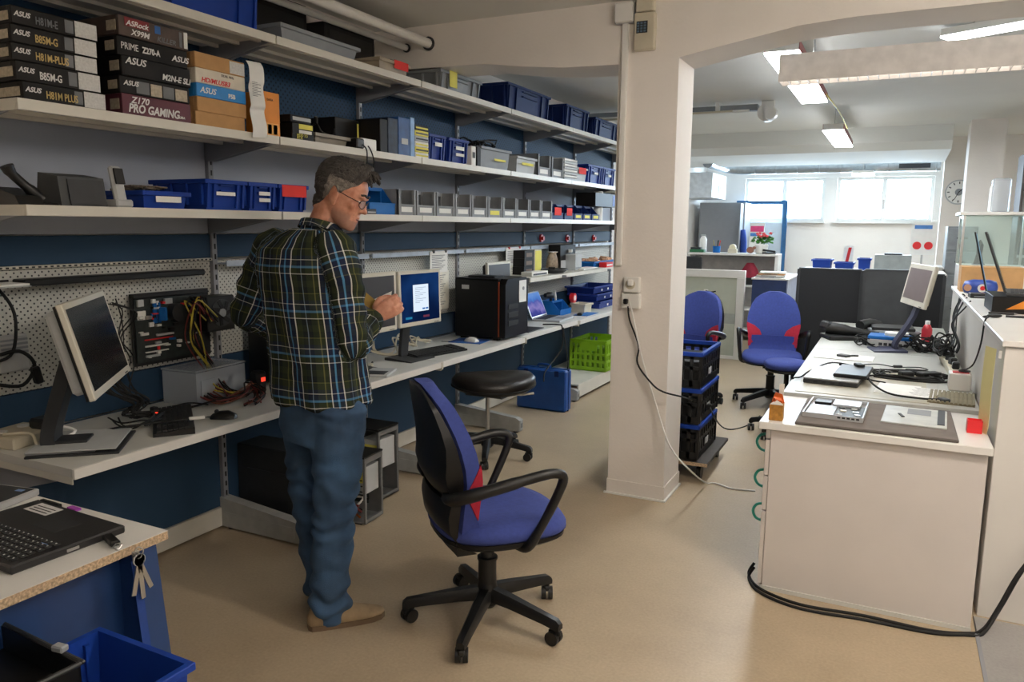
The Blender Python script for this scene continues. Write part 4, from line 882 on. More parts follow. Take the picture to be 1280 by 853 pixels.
# black and orange tower
t = thing('gaming_tower', 'black desktop tower with orange edge trim on the bench', 'computer', (-2.64, 4.985, BZ)); org_t = M('burnt_orange_trim', '#8a3a1c', .45)
MB().box(-.21, .15, -.185, .185, .012, .435, .008).build('case', M('satin_black', '#0c0c0d', .4, spec=.3), t)
MB().prism([(-.185, .02), (.185, .02), (.185, .40), (.15, .44), (-.15, .44), (-.185, .40)], .152, .205, 'x').build('front_bezel', M('satin_black', '#0c0c0d', .4, spec=.3), t)
f = MB(); 
for sg in (-1, 1): f.box(.1495, .157, sg * .188 - .004, sg * .188 + .004, .03, .42)
f.build('orange_trim', org_t, t)['kind'] = 'stuff'
MB().box(-.20, .15, -.188, .188, .4355, .441, .002).build('top_panel', dark_p, t); MB().box(-.12, .1, -.15, -.02, .4415, .456, .004).build('top_handle', black_p, t)
MB().box(-.15, -.09, -.1865, -.1855, .36, .39).build('sticker', lgrey_p, t); MB().box(.206, .2075, .03, .15, .26, .42).build('hanging_note', paper_m, t)
for k in range(3): MB().box(.205, .209, -.14, .02, .22 - .06 * k, .26 - .06 * k, .002).build('drive_bay', black_m, t)
MB().cyl((.205, .1, .36), (.21, .1, .36), .014, n=14).build('power_button', chrome, t)
for sx in (-.15, .12):
    for sy in (-.15, .15): MB().box(sx - .02, sx + .02, sy - .02, sy + .02, 0, .012).build('foot', black_m, t)
# mat and laptop further along
t = thing('keyboard_mat', 'flat black keyboard mat between the tower and the laptop', 'mat', (-2.60, 5.42, BZ), R(3)); MB().box(-.14, .12, -.15, .17, 0, .006, .002).build('mat', dark_p, t); MB().box(-.13, .11, -.14, .16, .006, .0068).build('print', black_m, t)
wall_scr = bpy.data.materials.new('lit_mountain_wallpaper'); wall_scr.use_nodes = True
_n = wall_scr.node_tree.nodes; _l = wall_scr.node_tree.links; _n.clear()
_tc = _n.new('ShaderNodeTexCoord'); _nz = _n.new('ShaderNodeTexNoise'); _nz.inputs['Scale'].default_value = 9; _sp = _n.new('ShaderNodeSeparateXYZ'); _ma = _n.new('ShaderNodeMath'); _ma.operation = 'MULTIPLY_ADD'; _ma.inputs[1].default_value = 3.6
_rp = _n.new('ShaderNodeValToRGB'); _em = _n.new('ShaderNodeEmission'); _o = _n.new('ShaderNodeOutputMaterial'); _em.inputs[1].default_value = 0.8
_l.new(_tc.outputs['Object'], _nz.inputs['Vector']); _l.new(_tc.outputs['Object'], _sp.inputs[0]); _l.new(_sp.outputs['Z'], _ma.inputs[0]); _sb = _n.new('ShaderNodeMath'); _sb.operation = 'SUBTRACT'; _sb.inputs[1].default_value = 0.5; _l.new(_nz.outputs['Fac'], _sb.inputs[0]); _s2 = _n.new('ShaderNodeMath'); _s2.operation = 'MULTIPLY'; _s2.inputs[1].default_value = .5; _l.new(_sb.outputs[0], _s2.inputs[0]); _l.new(_s2.outputs[0], _ma.inputs[2])
_l.new(_ma.outputs[0], _rp.inputs[0]); _l.new(_rp.outputs[0], _em.inputs[0]); _l.new(_em.outputs[0], _o.inputs[0])
e = _rp.color_ramp.elements; e[0].color = lin('#2c3a78'); e[1].color = lin('#6f9adf'); e[1].position = .8
for p_, c_ in ((.2, '#4a4fa0'), (.35, '#8f86c8'), (.5, '#5a63b4'), (.6, '#4f7fd0')): q = e.new(p_); q.color = lin(c_)
def laptop(name, label, c, ang, w, d, h, tilt, z, body, screen, keym=key_m, lid=None, group=None, closed=False):
    t = thing(name, label, 'laptop', (c[0], c[1], z), ang, group)
    MB().box(0, d, -w / 2, w / 2, 0, .018, .003).build('base', body, t)
    q = MB()
    for r_ in range(5):
        for k in range(14): q.box(.02 + r_ * .019, .036 + r_ * .019, -w * .44 + k * w * .88 / 14, -w * .44 + (k + .86) * w * .88 / 14, .018, .0205)
    q.build('keys', keym, t)['kind'] = 'stuff'
    MB().box(d * .62, d * .93, -.05, .05, .018, .0188).build('touchpad', grey_p, t)
    Rm = Matrix.Translation((0, 0, .018)) @ Matrix.Rotation(-tilt, 4, 'Y')
    MB().box(-.009, 0, -w / 2, w / 2, .002, h, .002).xf(Rm).build('lid', lid or body, t)
    MB().box(.0, .001, -w / 2 + .012, w / 2 - .012, .016, h - .012).xf(Rm).build('screen', screen, t)
    MB().cyl((-.002, -w * .4, .018), (-.002, w * .4, .018), .006, n=8).build('hinge', dark_p, t)
    return t
laptop('laptop', 'open laptop showing a mountain wallpaper on the wall bench', (-2.774, 6.145), R(4), .38, .25, .235, R(23), BZ, silver_p, wall_scr, keym=dark_p)
t = thing('laptop_power_cable', 'two black cables hanging from the laptop bench behind the blue case', 'cable', (-2.435, 5.82, BZ)); MB().tube([(-.12, -.1, .012), (-.02, -.02, .008), (.012, .0, -.02), (.0, .02, -.2), (-.06, -.16, -.36), (-.05, -.22, -.44)], .006, 7, 5).build('cord', black_m, t, 60); MB().tube([(.012, .02, -.02), (.006, .08, -.15), (-.02, .22, -.36), (-.03, .18, -.45), (-.05, .05, -.47)], .005, 7, 5).build('cord', black_m, t, 60)
shelf_bin('picking_bin', 'bright blue bin with a spray nozzle behind the open laptop', .26, .2, .13, cyan_bin, (-2.80, 6.56, BZ + .0005), R(0))
t = thing('spray_nozzle', 'dark spray gun with a pale tip leaning in the blue bin', 'tool', (-2.84, 6.54, BZ + .02)); MB().tube([(0, -.02, 0), (0, -.01, .12), (.02, -.05, .16), (.0, -.14, .165)], .02, 8, 4, rs=[.012, .015, .022, .03, .02]).build('body', dark_p, t, 50); MB().tube([(.02, .06, .1), (.02, .03, .2)], .012, 8).build('tip', white_p, t, 50)
t = thing('tape_roll', 'red and white tape roll standing before the beige box', 'tape', (-2.72, 6.76, BZ + .09)); MB().cyl((-.01, 0, 0.05), (.03, 0, 0.05), .045, n=20).build('roll', red_p, t, 40); MB().cyl((.03, 0, 0.05), (.032, 0, 0.05), .025, n=18).build('core', paper_m, t, 40)
crate('beige_tray', 'small beige tray on the wall bench left of the blue trays', .16, .14, .085, beige_p, (-2.66, 6.86, BZ + .0005), R(-5), ribs=False, handle=False, cat='tray')
t = thing('black_mouse_pad', 'small blue folder with a black mouse at the bench edge', 'folder', (-2.54, 6.62, BZ)); MB().box(-.08, .06, -.08, .22, 0, .004, .001).build('sheet', cyan_bin, t); MB().obox((-.02, -.05, .014), (.05, .09, .02), (0, 0, .2), .008).build('mouse', black_p, t)
z = BZ + .0005
for k in range(3):
    crate('flat_blue_tray', ['lower flat blue tray by the pillar on the wall bench', 'second flat blue tray stacked by the pillar', 'upper flat blue tray of the stack by the pillar'][k], .62, .3, .07, M('deep_blue_pp', '#1b3280', .4), (-2.74 - .04 * k, 7.48 + .02 * k, z), 0, 'flat blue trays', tags=[(-.2, -.14, .3, .6, paper_m), (.1, .16, .3, .6, paper_m)], ribs=False, handle=False, cat='tray'); z += .0705

# ================================================================ under the bench
alu = M('bare_case_steel', '#8b8d8e', .4, .6, var=.1, scale=20)
def open_pc(label, loc, rz, d=.40, h=.40, w=.18, closed=False):
    t = thing('open_tower', label, 'computer', loc, rz)
    b = MB(); b.box(-d / 2, d / 2, -w / 2, w / 2, 0.01, .016).box(-d / 2, d / 2, -w / 2, w / 2, h - .006, h).box(-d / 2, d / 2, w / 2 - .004, w / 2, .016, h - .006).box(-d / 2, -d / 2 + .006, -w / 2, w / 2, .016, h - .006)
    b.build('chassis', alu, t)
    fr = MB(); fr.box(d / 2 - .012, d / 2, -w / 2, w / 2, 0.01, .03).box(d / 2 - .012, d / 2, -w / 2, w / 2, h - .03, h).box(d / 2 - .012, d / 2, -w / 2, -w / 2 + .014, .03, h - .03).box(d / 2 - .012, d / 2, w / 2 - .014, w / 2, .03, h - .03); fr.build('front_frame', alu, t)
    MB().box(-d / 2 - .002, d / 2, -w / 2 - .004, w / 2 + .004, h, h + .008).build('top_cover', black_p, t)
    MB().box(-d * .3, d * .25, w / 2 - .012, w / 2 - .006, .06, h - .1).build('mainboard', pcb, t)
    MB().box(-d / 2 + .01, -d * .1, -w / 2 + .01, w / 2 - .01, h - .11, h - .02).build('power_supply', dark_p, t)
    MB().box(d * .18, d / 2 - .014, -w / 2 + .02, w / 2 - .02, h * .45, h * .85).build('drive_cage', lgrey_p, t)
    MB().box(d * .2, d / 2 - .015, -w / 2 + .017, -w / 2 + .02, h * .62, h * .78).build('yellow_sticker', yellow_pap, t)
    for j in range(3): MB().box(d * .24, d * .42, -w / 2 + .016, -w / 2 + .0195, h * .48 + j * .03, h * .48 + j * .03 + .006).build('slot', black_m, t)
    rnd = random.Random(int(loc[1] * 10)); 
    for m in (org_c, red_c, blk_c, white_p):
        q = MB(); q.tube([(rnd.uniform(-.1, .12), rnd.uniform(-w * .4, w * .2), rnd.uniform(.03, .12)) for _ in range(6)], .006, 6, 5); q.build('wire', m, t, 60)
    for sx in (-1, 1): MB().box(sx * d * .35 - .02, sx * d * .35 + .02, -w * .45, w * .45, 0, .01).build('foot', black_m, t)
    return t
open_pc('open silver computer case with wires standing right of the man\'s legs', (-2.70, 3.46, 0), R(0), .42, .41, .19)
open_pc('opened computer case close behind the man\'s trouser leg', (-2.52, 3.12, 0), R(4), .34, .36, .17)
t = thing('old_tower', 'grey computer tower under the bench behind the metal foot', 'computer', (-2.76, 2.90, 0)); MB().box(-.22, .2, -.09, .09, .01, .42, .005).build('case', M('worn_dark_case', '#2f3133', .5, var=.15), t); MB().box(.2, .214, -.092, .092, .012, .424, .004).build('front_bezel', M('worn_grey_bezel', '#6c6f70', .5, var=.15), t)
MB().box(.2145, .218, -.07, .07, .33, .38, .003).build('drive_bay', lgrey_p, t); MB().box(.2145, .217, -.07, .07, .18, .31, .003).build('vent_panel', dark_p, t); MB().box(-.15, .12, -.0935, -.0905, .10, .30).build('side_vent', dark_p, t)
for sx in (-.15, .15): MB().box(sx - .02, sx + .02, -.08, .08, 0, .01).build('foot', black_m, t)
# blue carry case
t = thing('carry_case', 'flat blue plastic tool case standing by the stool', 'case', (-2.60, 5.84, 0), R(0)); cb = M('case_blue', '#174a94', .4)
MB().box(-.22, .235, -.06, .065, 0.004, .355, .012).build('shell', cb, t); MB().box(-.225, .24, -.003, .004, .004, .36, .002).build('seam', navy_bin, t)
MB().tube([(-.04, 0, .355), (-.04, 0, .385), (.06, 0, .385), (.06, 0, .355)], .009, 8, 3).build('handle', cb, t, 50)
for xx in (-.13, .15): MB().box(xx - .02, xx + .02, -.066, -.06, .30, .35, .003).build('latch', navy_bin, t)
# green folding crate on the base shelf
t = thing('folding_crate', 'lime green folding crate under the bench by the pillar', 'crate', (-2.60, 7.16, .1505)); gm = M('lime_green_plastic', '#7fae1c', .4, var=.06)
w2, d2, hh = .5, .36, .30
b = MB(); b.box(-d2 / 2, d2 / 2, -w2 / 2, w2 / 2, 0, .012)
def grid(b, make, wid):
    pass
for sg, ax in ((-1, 'y'), (1, 'y')):
    y = sg * w2 / 2
    for (z0, z1) in ((.012, .04), (.085, .11), (.155, .175), (.265, .30)): b.box(-d2 / 2, d2 / 2, y - .006, y + .006, z0, z1)
    for k in range(8): xx = -d2 / 2 + (k + .0) * d2 / 7; b.box(xx - .012, xx + .012, y - .005, y + .005, .012, .28)
    b.box(-d2 * .2, d2 * .2, y - .006, y + .006, .20, .27)
for sg in (-1, 1):
    x = sg * d2 / 2
    for (z0, z1) in ((.012, .04), (.085, .11), (.155, .175), (.265, .30)): b.box(x - .006, x + .006, -w2 / 2, w2 / 2, z0, z1)
    for k in range(10): yy = -w2 / 2 + k * w2 / 9; b.box(x - .005, x + .005, yy - .012, yy + .012, .012, .28)
b.build('lattice', gm, t); MB().box(-d2 / 2 - .01, d2 / 2 + .01, -w2 / 2 - .01, -w2 / 2 + .008, .29, .305, .002).build('rim', gm, t); MB().box(d2 / 2 - .008, d2 / 2 + .01, -w2 / 2, w2 / 2, .29, .305, .002).build('rim', gm, t)
MB().box(-d2 / 2 + .02, d2 / 2 - .02, -w2 / 2 + .02, w2 / 2 - .02, .013, .22).build('contents', M('crate_contents_green', '#6a9420', .6, var=.3, scale=20), t)
# black leather swivel stool
def star_base(t, r, n, mat, z=.07, caster=True, a0=0.0, hub=.035, w0=.05):
    for k in range(n):
        a = a0 + 2 * PI * k / n; c, s = math.cos(a), math.sin(a); q = MB()
        prof = [(.02, z + .055, .028, .026), (r * .35, z + .045, .025, .022), (r * .8, z + .022, .02, .018), (r * .97, z + .012, .019, .018), (r * 1.02, z + .004, .016, .012)]
        q.loft([[(x * c - sy * hw * s, x * s + sy * hw * c, zz + sz * hh) for sy, sz in ((-1, -1), (1, -1), (1, .3), (.6, 1), (-.6, 1), (-1, .3))] for x, zz, hw, hh in prof])
        arm = q.build('base_arm', mat, t, 40)
        if caster:
            cx, cy = r * c * .97, r * s * .97; ca = a + 1.2 * math.sin(k * 2.3); ux, uy = math.cos(ca), math.sin(ca)
            w = MB()
            for sg in (-1, 1):
                o = Vector((cx - ux * .012 - uy * sg * .014, cy - uy * .012 + ux * sg * .014, .027)); ax = Vector((-uy, ux, 0))
                w.cyl(o - ax * .009, o + ax * .009, .027, n=18)
            cs = w.build('caster', black_p, arm, 40); cs['kind'] = 'stuff'
            MB().cyl((cx, cy, .03), (cx, cy, z + .012), .011, n=10).obox((cx - ux * .006, cy - uy * .006, .048), (.05, .022, .02), (0, 0, ca), .004).build('caster_fork', black_p, arm)
    MB().lathe([(.03, z - .005), (hub + .008, z + .01), (hub + .008, z + .06), (hub, z + .10), (.03, z + .10)], n=20).build('hub', mat, t, 40)
st = thing('swivel_stool', 'black leather swivel stool in front of the wall bench', 'stool', (-2.37, 4.42, 0))
leath = M('black_leather', '#1a1716', .35, var=.15, scale=30, bump=.2, bscale=90)
star_base(st, .31, 5, black_p, a0=.12)
MB().cyl((0, 0, .16), (0, 0, .42), .014, n=14).build('gas_lift', chrome, st, 40)
MB().prism([(-.14, .42), (.14, .42), (.11, .45), (-.11, .45)], -.06, .06, 'y').build('mechanism', M('dull_steel', '#7d7b76', .4, .7), st)
MB().tube([(.08, .03, .43), (.2, .12, .425), (.26, .17, .43)], .009, 8).build('lever', chrome, st, 40)
def oval(prof, a, b, rz, cx=0.03, cy=.03, n=36):
    c, s_ = math.cos(rz), math.sin(rz); rings = []
    for f, z in prof:
        rings.append([(cx + f * (a * math.cos(t_) * c - b * math.sin(t_) * s_), cy + f * (a * math.cos(t_) * s_ + b * math.sin(t_) * c), z + .012 * f * math.cos(2 * t_)) for t_ in [2 * PI * i / n for i in range(n)]])
    return MB().loft(rings)
oval([(.1, .45), (.72, .452), (.92, .464), (1, .495), (.99, .53), (.9, .556), (.55, .562), (.2, .55), (.03, .548)], .285, .235, R(42)).build('seat', leath, st, 60)
oval([(.985, .478), (1.012, .482), (1.012, .49), (.985, .494)], .285, .235, R(42)).build('piping', black_m, st, 40)
# ================================================================ the standing man
D0 = 3.03                                              # camera depth of the man, from his shoe on the floor
def J(u, v, dd=0.0): return pd(u, v, D0 + dd)
def limb(mb, pts, rads, n=16, k=4, flat=1.0, axis=None):
    """tapered round limb along a smooth path"""
    P = [Vector(p) for p in pts]; Q = crom(P, k); m = len(Q)
    Rr = []
    for i in range(len(P) - 1):
        for j in range(k): Rr.append(rads[i] + (rads[i + 1] - rads[i]) * j / k)
    Rr.append(rads[-1]); rings = []; up = None
    for i, p in enumerate(Q):
        t = (Q[min(i + 1, m - 1)] - Q[max(i - 1, 0)]).normalized()
        if up is None: up = t.orthogonal().normalized()
        up = (up - t * up.dot(t)).normalized(); b = t.cross(up)
        rings.append([p + (up * math.cos(2 * PI * q / n) + b * math.sin(2 * PI * q / n)) * Rr[i] for q in range(n)])
    # rounded ends
    t0 = (Q[0] - Q[1]).normalized(); t1 = (Q[-1] - Q[-2]).normalized()
    c0 = [Q[0] + (v - Q[0]) * .6 + t0 * Rr[0] * .7 for v in rings[0]]; c1 = [Q[-1] + (v - Q[-1]) * .6 + t1 * Rr[-1] * .7 for v in rings[-1]]
    mb.loft([c0] + rings + [c1]); return mb
def remesh(mb, name, voxel, smooth=3, fac=.5):
    me = mb.mesh(name); o = bpy.data.objects.new('tmp', me); COL.objects.link(o)
    md = o.modifiers.new('r', 'REMESH'); md.mode = 'VOXEL'; md.voxel_size = voxel; md.adaptivity = 0.0
    sm = o.modifiers.new('s', 'SMOOTH'); sm.iterations = smooth; sm.factor = fac
    dg = bpy.context.evaluated_depsgraph_get(); out = bpy.data.meshes.new_from_object(o.evaluated_get(dg)); out.name = name
    bpy.data.objects.remove(o); out.shade_smooth(); return out
FA = R(81.5); fwd = Vector((math.cos(FA), math.sin(FA), 0)); rgt = Vector((fwd.y, -fwd.x, 0)); UPV = Vector((0, 0, 1))
def tring(c, a, b, f=fwd, r_=rgt, n=24, e=.85):
    out = []
    for i in range(n):
        t_ = 2 * PI * i / n; ca, sa = math.cos(t_), math.sin(t_)
        out.append(Vector(c) + r_ * a * math.copysign(abs(ca) ** e, ca) + f * b * math.copysign(abs(sa) ** e, sa))
    return out
# joints
shR, elR, wrR = J(424, 312, -.10), J(440, 432, -.10), J(468, 396, .09)
shL, elL, wrL = J(340, 308, .12), J(308, 392, .12), J(345, 415, .40)
neck0, neck1 = J(396, 300, .02), J(409, 266, .01)
hipR, knR, anR = J(424, 520, -.06), J(420, 622, -.06), J(412, 735, -.06)
hipL, knL, anL = J(386, 520, .10), J(388, 618, .14), J(404, 722, .12)
# --- body
body = MB()
limb(body, [shR, shR.lerp(elR, .5), elR], [.052, .047, .04]); limb(body, [elR, elR.lerp(wrR, .4), wrR], [.041, .04, .027])
limb(body, [shL, shL.lerp(elL, .5), elL], [.052, .047, .04]); limb(body, [elL, elL.lerp(wrL, .4), wrL], [.041, .04, .027])
limb(body, [hipR, hipR.lerp(knR, .5), knR, knR.lerp(anR, .35), anR], [.085, .075, .055, .056, .04]); limb(body, [hipL, hipL.lerp(knL, .5), knL, knL.lerp(anL, .35), anL], [.085, .075, .055, .056, .04])
torso = [(J(403, 530, .02), .155, .11), (J(400, 490, .02), .165, .115), (J(396, 440, .02), .15, .105), (J(388, 390, .02), .165, .115), (J(381, 345, .02), .18, .12), (J(380, 312, .02), .17, .10), (J(388, 298, .02), .09, .075)]
body.loft([tring(c, a, b) for c, a, b in torso])
limb(body, [neck0 - UPV * .03, neck0, neck1, neck1 + UPV * .04], [.066, .06, .056, .055])
for an in (anR, anL):
    toe = Vector((math.cos(R(50)), math.sin(R(50)), 0)); g0 = Vector((an.x, an.y, .045))
    limb(body, [g0 - toe * .03, g0 + toe * .03, g0 + toe * .08], [.03, .028, .022])
# --- head in its own frame (x = nose, z = crown)
HA = R(22); HT = R(22)
Hc = J(427, 245, .0)
Hm = Matrix.Translation(Hc) @ Matrix.Rotation(HA, 4, 'Z') @ Matrix.Rotation(HT, 4, 'Y') @ Matrix.Rotation(R(-4), 4, 'X')
hd = MB()
secs = [(-.118, .062, .020, .022), (-.110, .054, .036, .040), (-.092, .040, .055, .052), (-.065, .022, .072, .060), (-.035, .010, .084, .067), (-.005, .0, .094, .072), (.03, -.006, .100, .076), (.06, -.008, .098, .076), (.085, -.010, .086, .069), (.105, -.012, .063, .052), (.117, -.014, .03, .026)]
rings = []
for z, xc, rx, ry in secs:
    ring = []
    for i in range(28):
        a = 2 * PI * i / 28; ca, sa = math.cos(a), math.sin(a)
        ring.append((xc + rx * math.copysign(abs(ca) ** .9, ca), ry * math.copysign(abs(sa) ** .9, sa), z))
    rings.append(ring)
hd.loft(rings)
hd.loft([[(.078, .008, .028), (.078, -.008, .028), (.096, 0, .024)], [(.076, .011, .0), (.076, -.011, .0), (.112, 0, -.004)], [(.072, .017, -.022), (.072, -.017, -.022), (.121, 0, -.024)], [(.07, .014, -.034), (.07, -.014, -.034), (.104, 0, -.036)]])   # nose
hd.ell((.108, 0, -.024), (.013, .012, .011)); hd.ell((.094, .011, -.028), (.012, .008, .008)); hd.ell((.094, -.011, -.028), (.012, .008, .008))
hd.ell((.083, .028, .026), (.016, .024, .009)); hd.ell((.083, -.028, .026), (.016, .024, .009))                          # brows
hd.ell((.060, .047, -.018), (.02, .018, .02)); hd.ell((.060, -.047, -.018), (.02, .018, .02))                               # cheeks
hd.ell((.088, 0, -.055), (.012, .024, .007)); hd.ell((.085, 0, -.072), (.012, .021, .008)); hd.ell((.078, 0, -.100), (.018, .022, .016))   # lips, chin
for sg in (-1, 1):
    hd.ell((-.006, sg * .083, -.006), (.023, .010, .037), rot=(0, R(-14), sg * R(28))); hd.ell((.002, sg * .080, -.036), (.010, .008, .011))
hd.xf(Hm); body.add(hd.v, hd.f)
# --- right hand closing on the folded card
hn = MB(); hx = (J(486, 386, .10) - wrR).normalized(); hside = hx.cross(UPV).normalized(); hup = hside.cross(hx).normalized()
def H(a, b, c): return wrR + hx * a + hside * b + hup * c
pr = []
for a, w_, t_ in ((.0, .026, .02), (.03, .036, .019), (.065, .042, .018), (.088, .040, .015)):
    pr.append([H(a, .0 + t_ * math.cos(q) , w_ * math.sin(q)) for q in [2 * PI * i / 14 for i in range(14)]])
hn.loft(pr)
for k, (c, L) in enumerate(((.030, .9), (.010, 1.0), (-.011, .95), (-.031, .78))):          # four fingers curling away from the viewer
    b0 = H(.078, .004, c); b1 = H(.078 + .034 * L, -.006, c * 1.02); b2 = H(.088 + .034 * L, -.034, c * .98); b3 = H(.068 + .02 * L, -.05, c * .95)
    limb(hn, [b0, b1, b2, b3], [.0098, .0095, .009, .008], n=10, k=3)
limb(hn, [H(.02, -.01, .03), H(.05, -.02, .048), H(.078, -.028, .044), H(.098, -.03, .034)], [.013, .012, .0105, .009], n=10, k=3)
body.add(hn.v, hn.f)
hl = MB(); lx = (wrL - elL).normalized(); lside = lx.cross(UPV).normalized(); lup = lside.cross(lx).normalized()
def HL(a, b, c): return wrL + lx * a + lside * b + lup * c
hl.loft([[HL(a, t_ * math.cos(q), w_ * math.sin(q)) for q in [2 * PI * i / 14 for i in range(14)]] for a, w_, t_ in ((0, .026, .02), (.03, .036, .019), (.065, .042, .018), (.088, .04, .015))])
for c, L in ((.030, .9), (.010, 1.0), (-.011, .95), (-.031, .78)): limb(hl, [HL(.078, 0, c), HL(.078 + .035 * L, .006, c * 1.05), HL(.078 + .06 * L, .02, c * 1.05), HL(.078 + .075 * L, .038, c)], [.0098, .0095, .009, .008], n=10, k=3)
limb(hl, [HL(.02, .01, .03), HL(.05, .02, .05), HL(.08, .03, .052), HL(.1, .036, .045)], [.013, .012, .0105, .009], n=10, k=3)
body.add(hl.v, hl.f)
skin = bpy.data.materials.new('skin'); skin.use_nodes = True; _n = skin.node_tree.nodes; _l = skin.node_tree.links; _b = _n['Principled BSDF']
_tc = _n.new('ShaderNodeTexCoord'); _nz = _n.new('ShaderNodeTexNoise'); _nz.inputs['Scale'].default_value = 38; _rp = _n.new('ShaderNodeValToRGB'); _rp.color_ramp.elements[0].color = lin('#b9795f'); _rp.color_ramp.elements[1].color = lin('#d39a80'); _rp.color_ramp.elements[0].position = .3; _rp.color_ramp.elements[1].position = .7
_l.new(_tc.outputs['Object'], _nz.inputs['Vector']); _l.new(_nz.outputs['Fac'], _rp.inputs[0])
_at = _n.new('ShaderNodeAttribute'); _at.attribute_name = 'stubble'; _mx = _n.new('ShaderNodeMix'); _mx.data_type = 'RGBA'; _mx.inputs[7].default_value = lin('#7d6a62'); _l.new(_rp.outputs[0], _mx.inputs[6]); _l.new(_at.outputs['Fac'], _mx.inputs[0]); _l.new(_mx.outputs[2], _b.inputs['Base Color']); _b.inputs['Roughness'].default_value = .5
_b.inputs['Subsurface Weight'].default_value = .08; _b.inputs['Subsurface Radius'].default_value = (.01, .004, .002)
base = Vector((anR.x * .5 + anL.x * .5, anR.y * .5 + anL.y * .5, 0))
bm_me = remesh(body, 'person', .0042, 3); bm_me.materials.append(skin)
bvh = BVHTree.FromPolygons([v.co.copy() for v in bm_me.vertices], [tuple(p.vertices) for p in bm_me.polygons])
Hi = Hm.inverted(); at = bm_me.attributes.new('stubble', 'FLOAT', 'POINT'); vals = []
for v in bm_me.vertices:
    h = Hi @ v.co; s_ = 0.0
    if h.length < .17 and h.z < -.045 and h.z > -.14 and h.x > .0:
        s_ = .5 * min(1, (-.045 - h.z) / .02)
        if abs(h.z + .063) < .011 and h.x > .075: s_ = 0.0
    vals.append(s_)
at.data.foreach_set('value', vals)
for v in bm_me.vertices: v.co -= base
man = bpy.data.objects.new('person', bm_me); COL.objects.link(man); man.location = base
tag(man, 'man in a plaid shirt, jeans and glasses standing at the bench holding a card', 'person')
def child(me, name, mat, parent=None):
    for v in me.vertices: v.co -= base
    if mat: me.materials.append(mat)
    o = bpy.data.objects.new(name, me); COL.objects.link(o); o.parent = parent or man; return o
# --- plaid shirt
def plaid():
    m = bpy.data.materials.new('plaid_cotton'); m.use_nodes = True; N = m.node_tree.nodes; L = m.node_tree.links; b = N['Principled BSDF']
    at = N.new('ShaderNodeAttribute'); at.attribute_name = 'weave'; sp = N.new('ShaderNodeSeparateXYZ'); L.new(at.outputs['Vector'], sp.inputs[0])
    def bands(sock, period, off, stops):
        mu = N.new('ShaderNodeMath'); mu.operation = 'MULTIPLY_ADD'; mu.inputs[1].default_value = 1 / period; mu.inputs[2].default_value = off; L.new(sock, mu.inputs[0])
        fr = N.new('ShaderNodeMath'); fr.operation = 'FRACT'; L.new(mu.outputs[0], fr.inputs[0])
        rp = N.new('ShaderNodeValToRGB'); rp.color_ramp.interpolation = 'CONSTANT'; L.new(fr.outputs[0], rp.inputs[0])
        els = rp.color_ramp.elements; els[0].position = 0; els[0].color = lin(stops[0][1]); els[1].position = stops[1][0]; els[1].color = lin(stops[1][1])
        for p_, c_ in stops[2:]: q = els.new(p_); q.color = lin(c_)
        return rp.outputs[0]
    G, NV, WH, BL, OL, BK = '#2b3320', '#1b2440', '#efeee6', '#5b9acb', '#6b6a3a', '#141a1c'
    st_v = [(0, G), (.16, OL), (.19, G), (.30, WH), (.325, NV), (.45, BL), (.50, NV), (.62, WH), (.645, G), (.78, BK), (.88, '#6f7f8f'), (.90, BK)]
    st_h = [(0, G), (.14, BK), (.28, WH), (.30, G), (.42, BL), (.47, NV), (.60, WH), (.615, NV), (.70, G), (.84, OL), (.865, BK)]
    v = bands(sp.outputs['X'], .15, .13, st_v); h = bands(sp.outputs['Y'], .165, .05, st_h)
    mx = N.new('ShaderNodeMix'); mx.data_type = 'RGBA'; mx.inputs[0].default_value = .38; L.new(v, mx.inputs[6]); L.new(h, mx.inputs[7])
    nz = N.new('ShaderNodeTexNoise'); nz.inputs['Scale'].default_value = 9; L.new(at.outputs['Vector'], nz.inputs['Vector'])
    L.new(mx.outputs[2], b.inputs['Base Color']); b.inputs['Roughness'].default_value = .85; b.inputs['Specular IOR Level'].default_value = .25
    bp = N.new('ShaderNodeBump'); bp.inputs['Strength'].default_value = .35; bp.inputs['Distance'].default_value = .02; L.new(nz.outputs['Fac'], bp.inputs['Height']); L.new(bp.outputs['Normal'], b.inputs['Normal'])
    return m
sh = MB()
TT = [(J(402, 500, .02), .212, .165), (J(400, 484, .02), .212, .165), (J(397, 450, .02), .205, .158), (J(392, 410, .02), .205, .155), (J(386, 370, .02), .208, .155), (J(381, 335, .02), .21, .148), (J(379, 312, .02), .20, .132), (J(384, 297, .02), .15, .112), (J(392, 286, .02), .088, .088)]
sh.loft([tring(c, a, b) for c, a, b in TT])
sl_R = [shR + (shL - shR).normalized() * .03 + UPV * .0, shR.lerp(elR, .35), shR.lerp(elR, .75), elR, elR.lerp(wrR, .35), elR.lerp(wrR, .82)]
sl_L = [shL + (shR - shL).normalized() * .03, shL.lerp(elL, .35), shL.lerp(elL, .75), elL, elL.lerp(wrL, .35), elL.lerp(wrL, .9)]
limb(sh, sl_R, [.088, .08, .069, .064, .058, .045]); limb(sh, sl_L, [.088, .078, .068, .062, .056, .044])
cf = MB(); 
me = remesh(sh, 'shirt', .0065, 4)
segs = [(TT[0][0], TT[-1][0], 'T')] + [(a, b, 'R') for a, b in zip(sl_R, sl_R[1:])] + [(a, b, 'L') for a, b in zip(sl_L, sl_L[1:])]
lenR = [0]; 
for a, b in zip(sl_R, sl_R[1:]): lenR.append(lenR[-1] + (b - a).length)
lenL = [0]
for a, b in zip(sl_L, sl_L[1:]): lenL.append(lenL[-1] + (b - a).length)
wv = me.attributes.new('weave', 'FLOAT_VECTOR', 'POINT'); W_ = []
tz0 = TT[0][0].z; NRM = [v.normal.copy() for v in me.vertices]; OUT = []
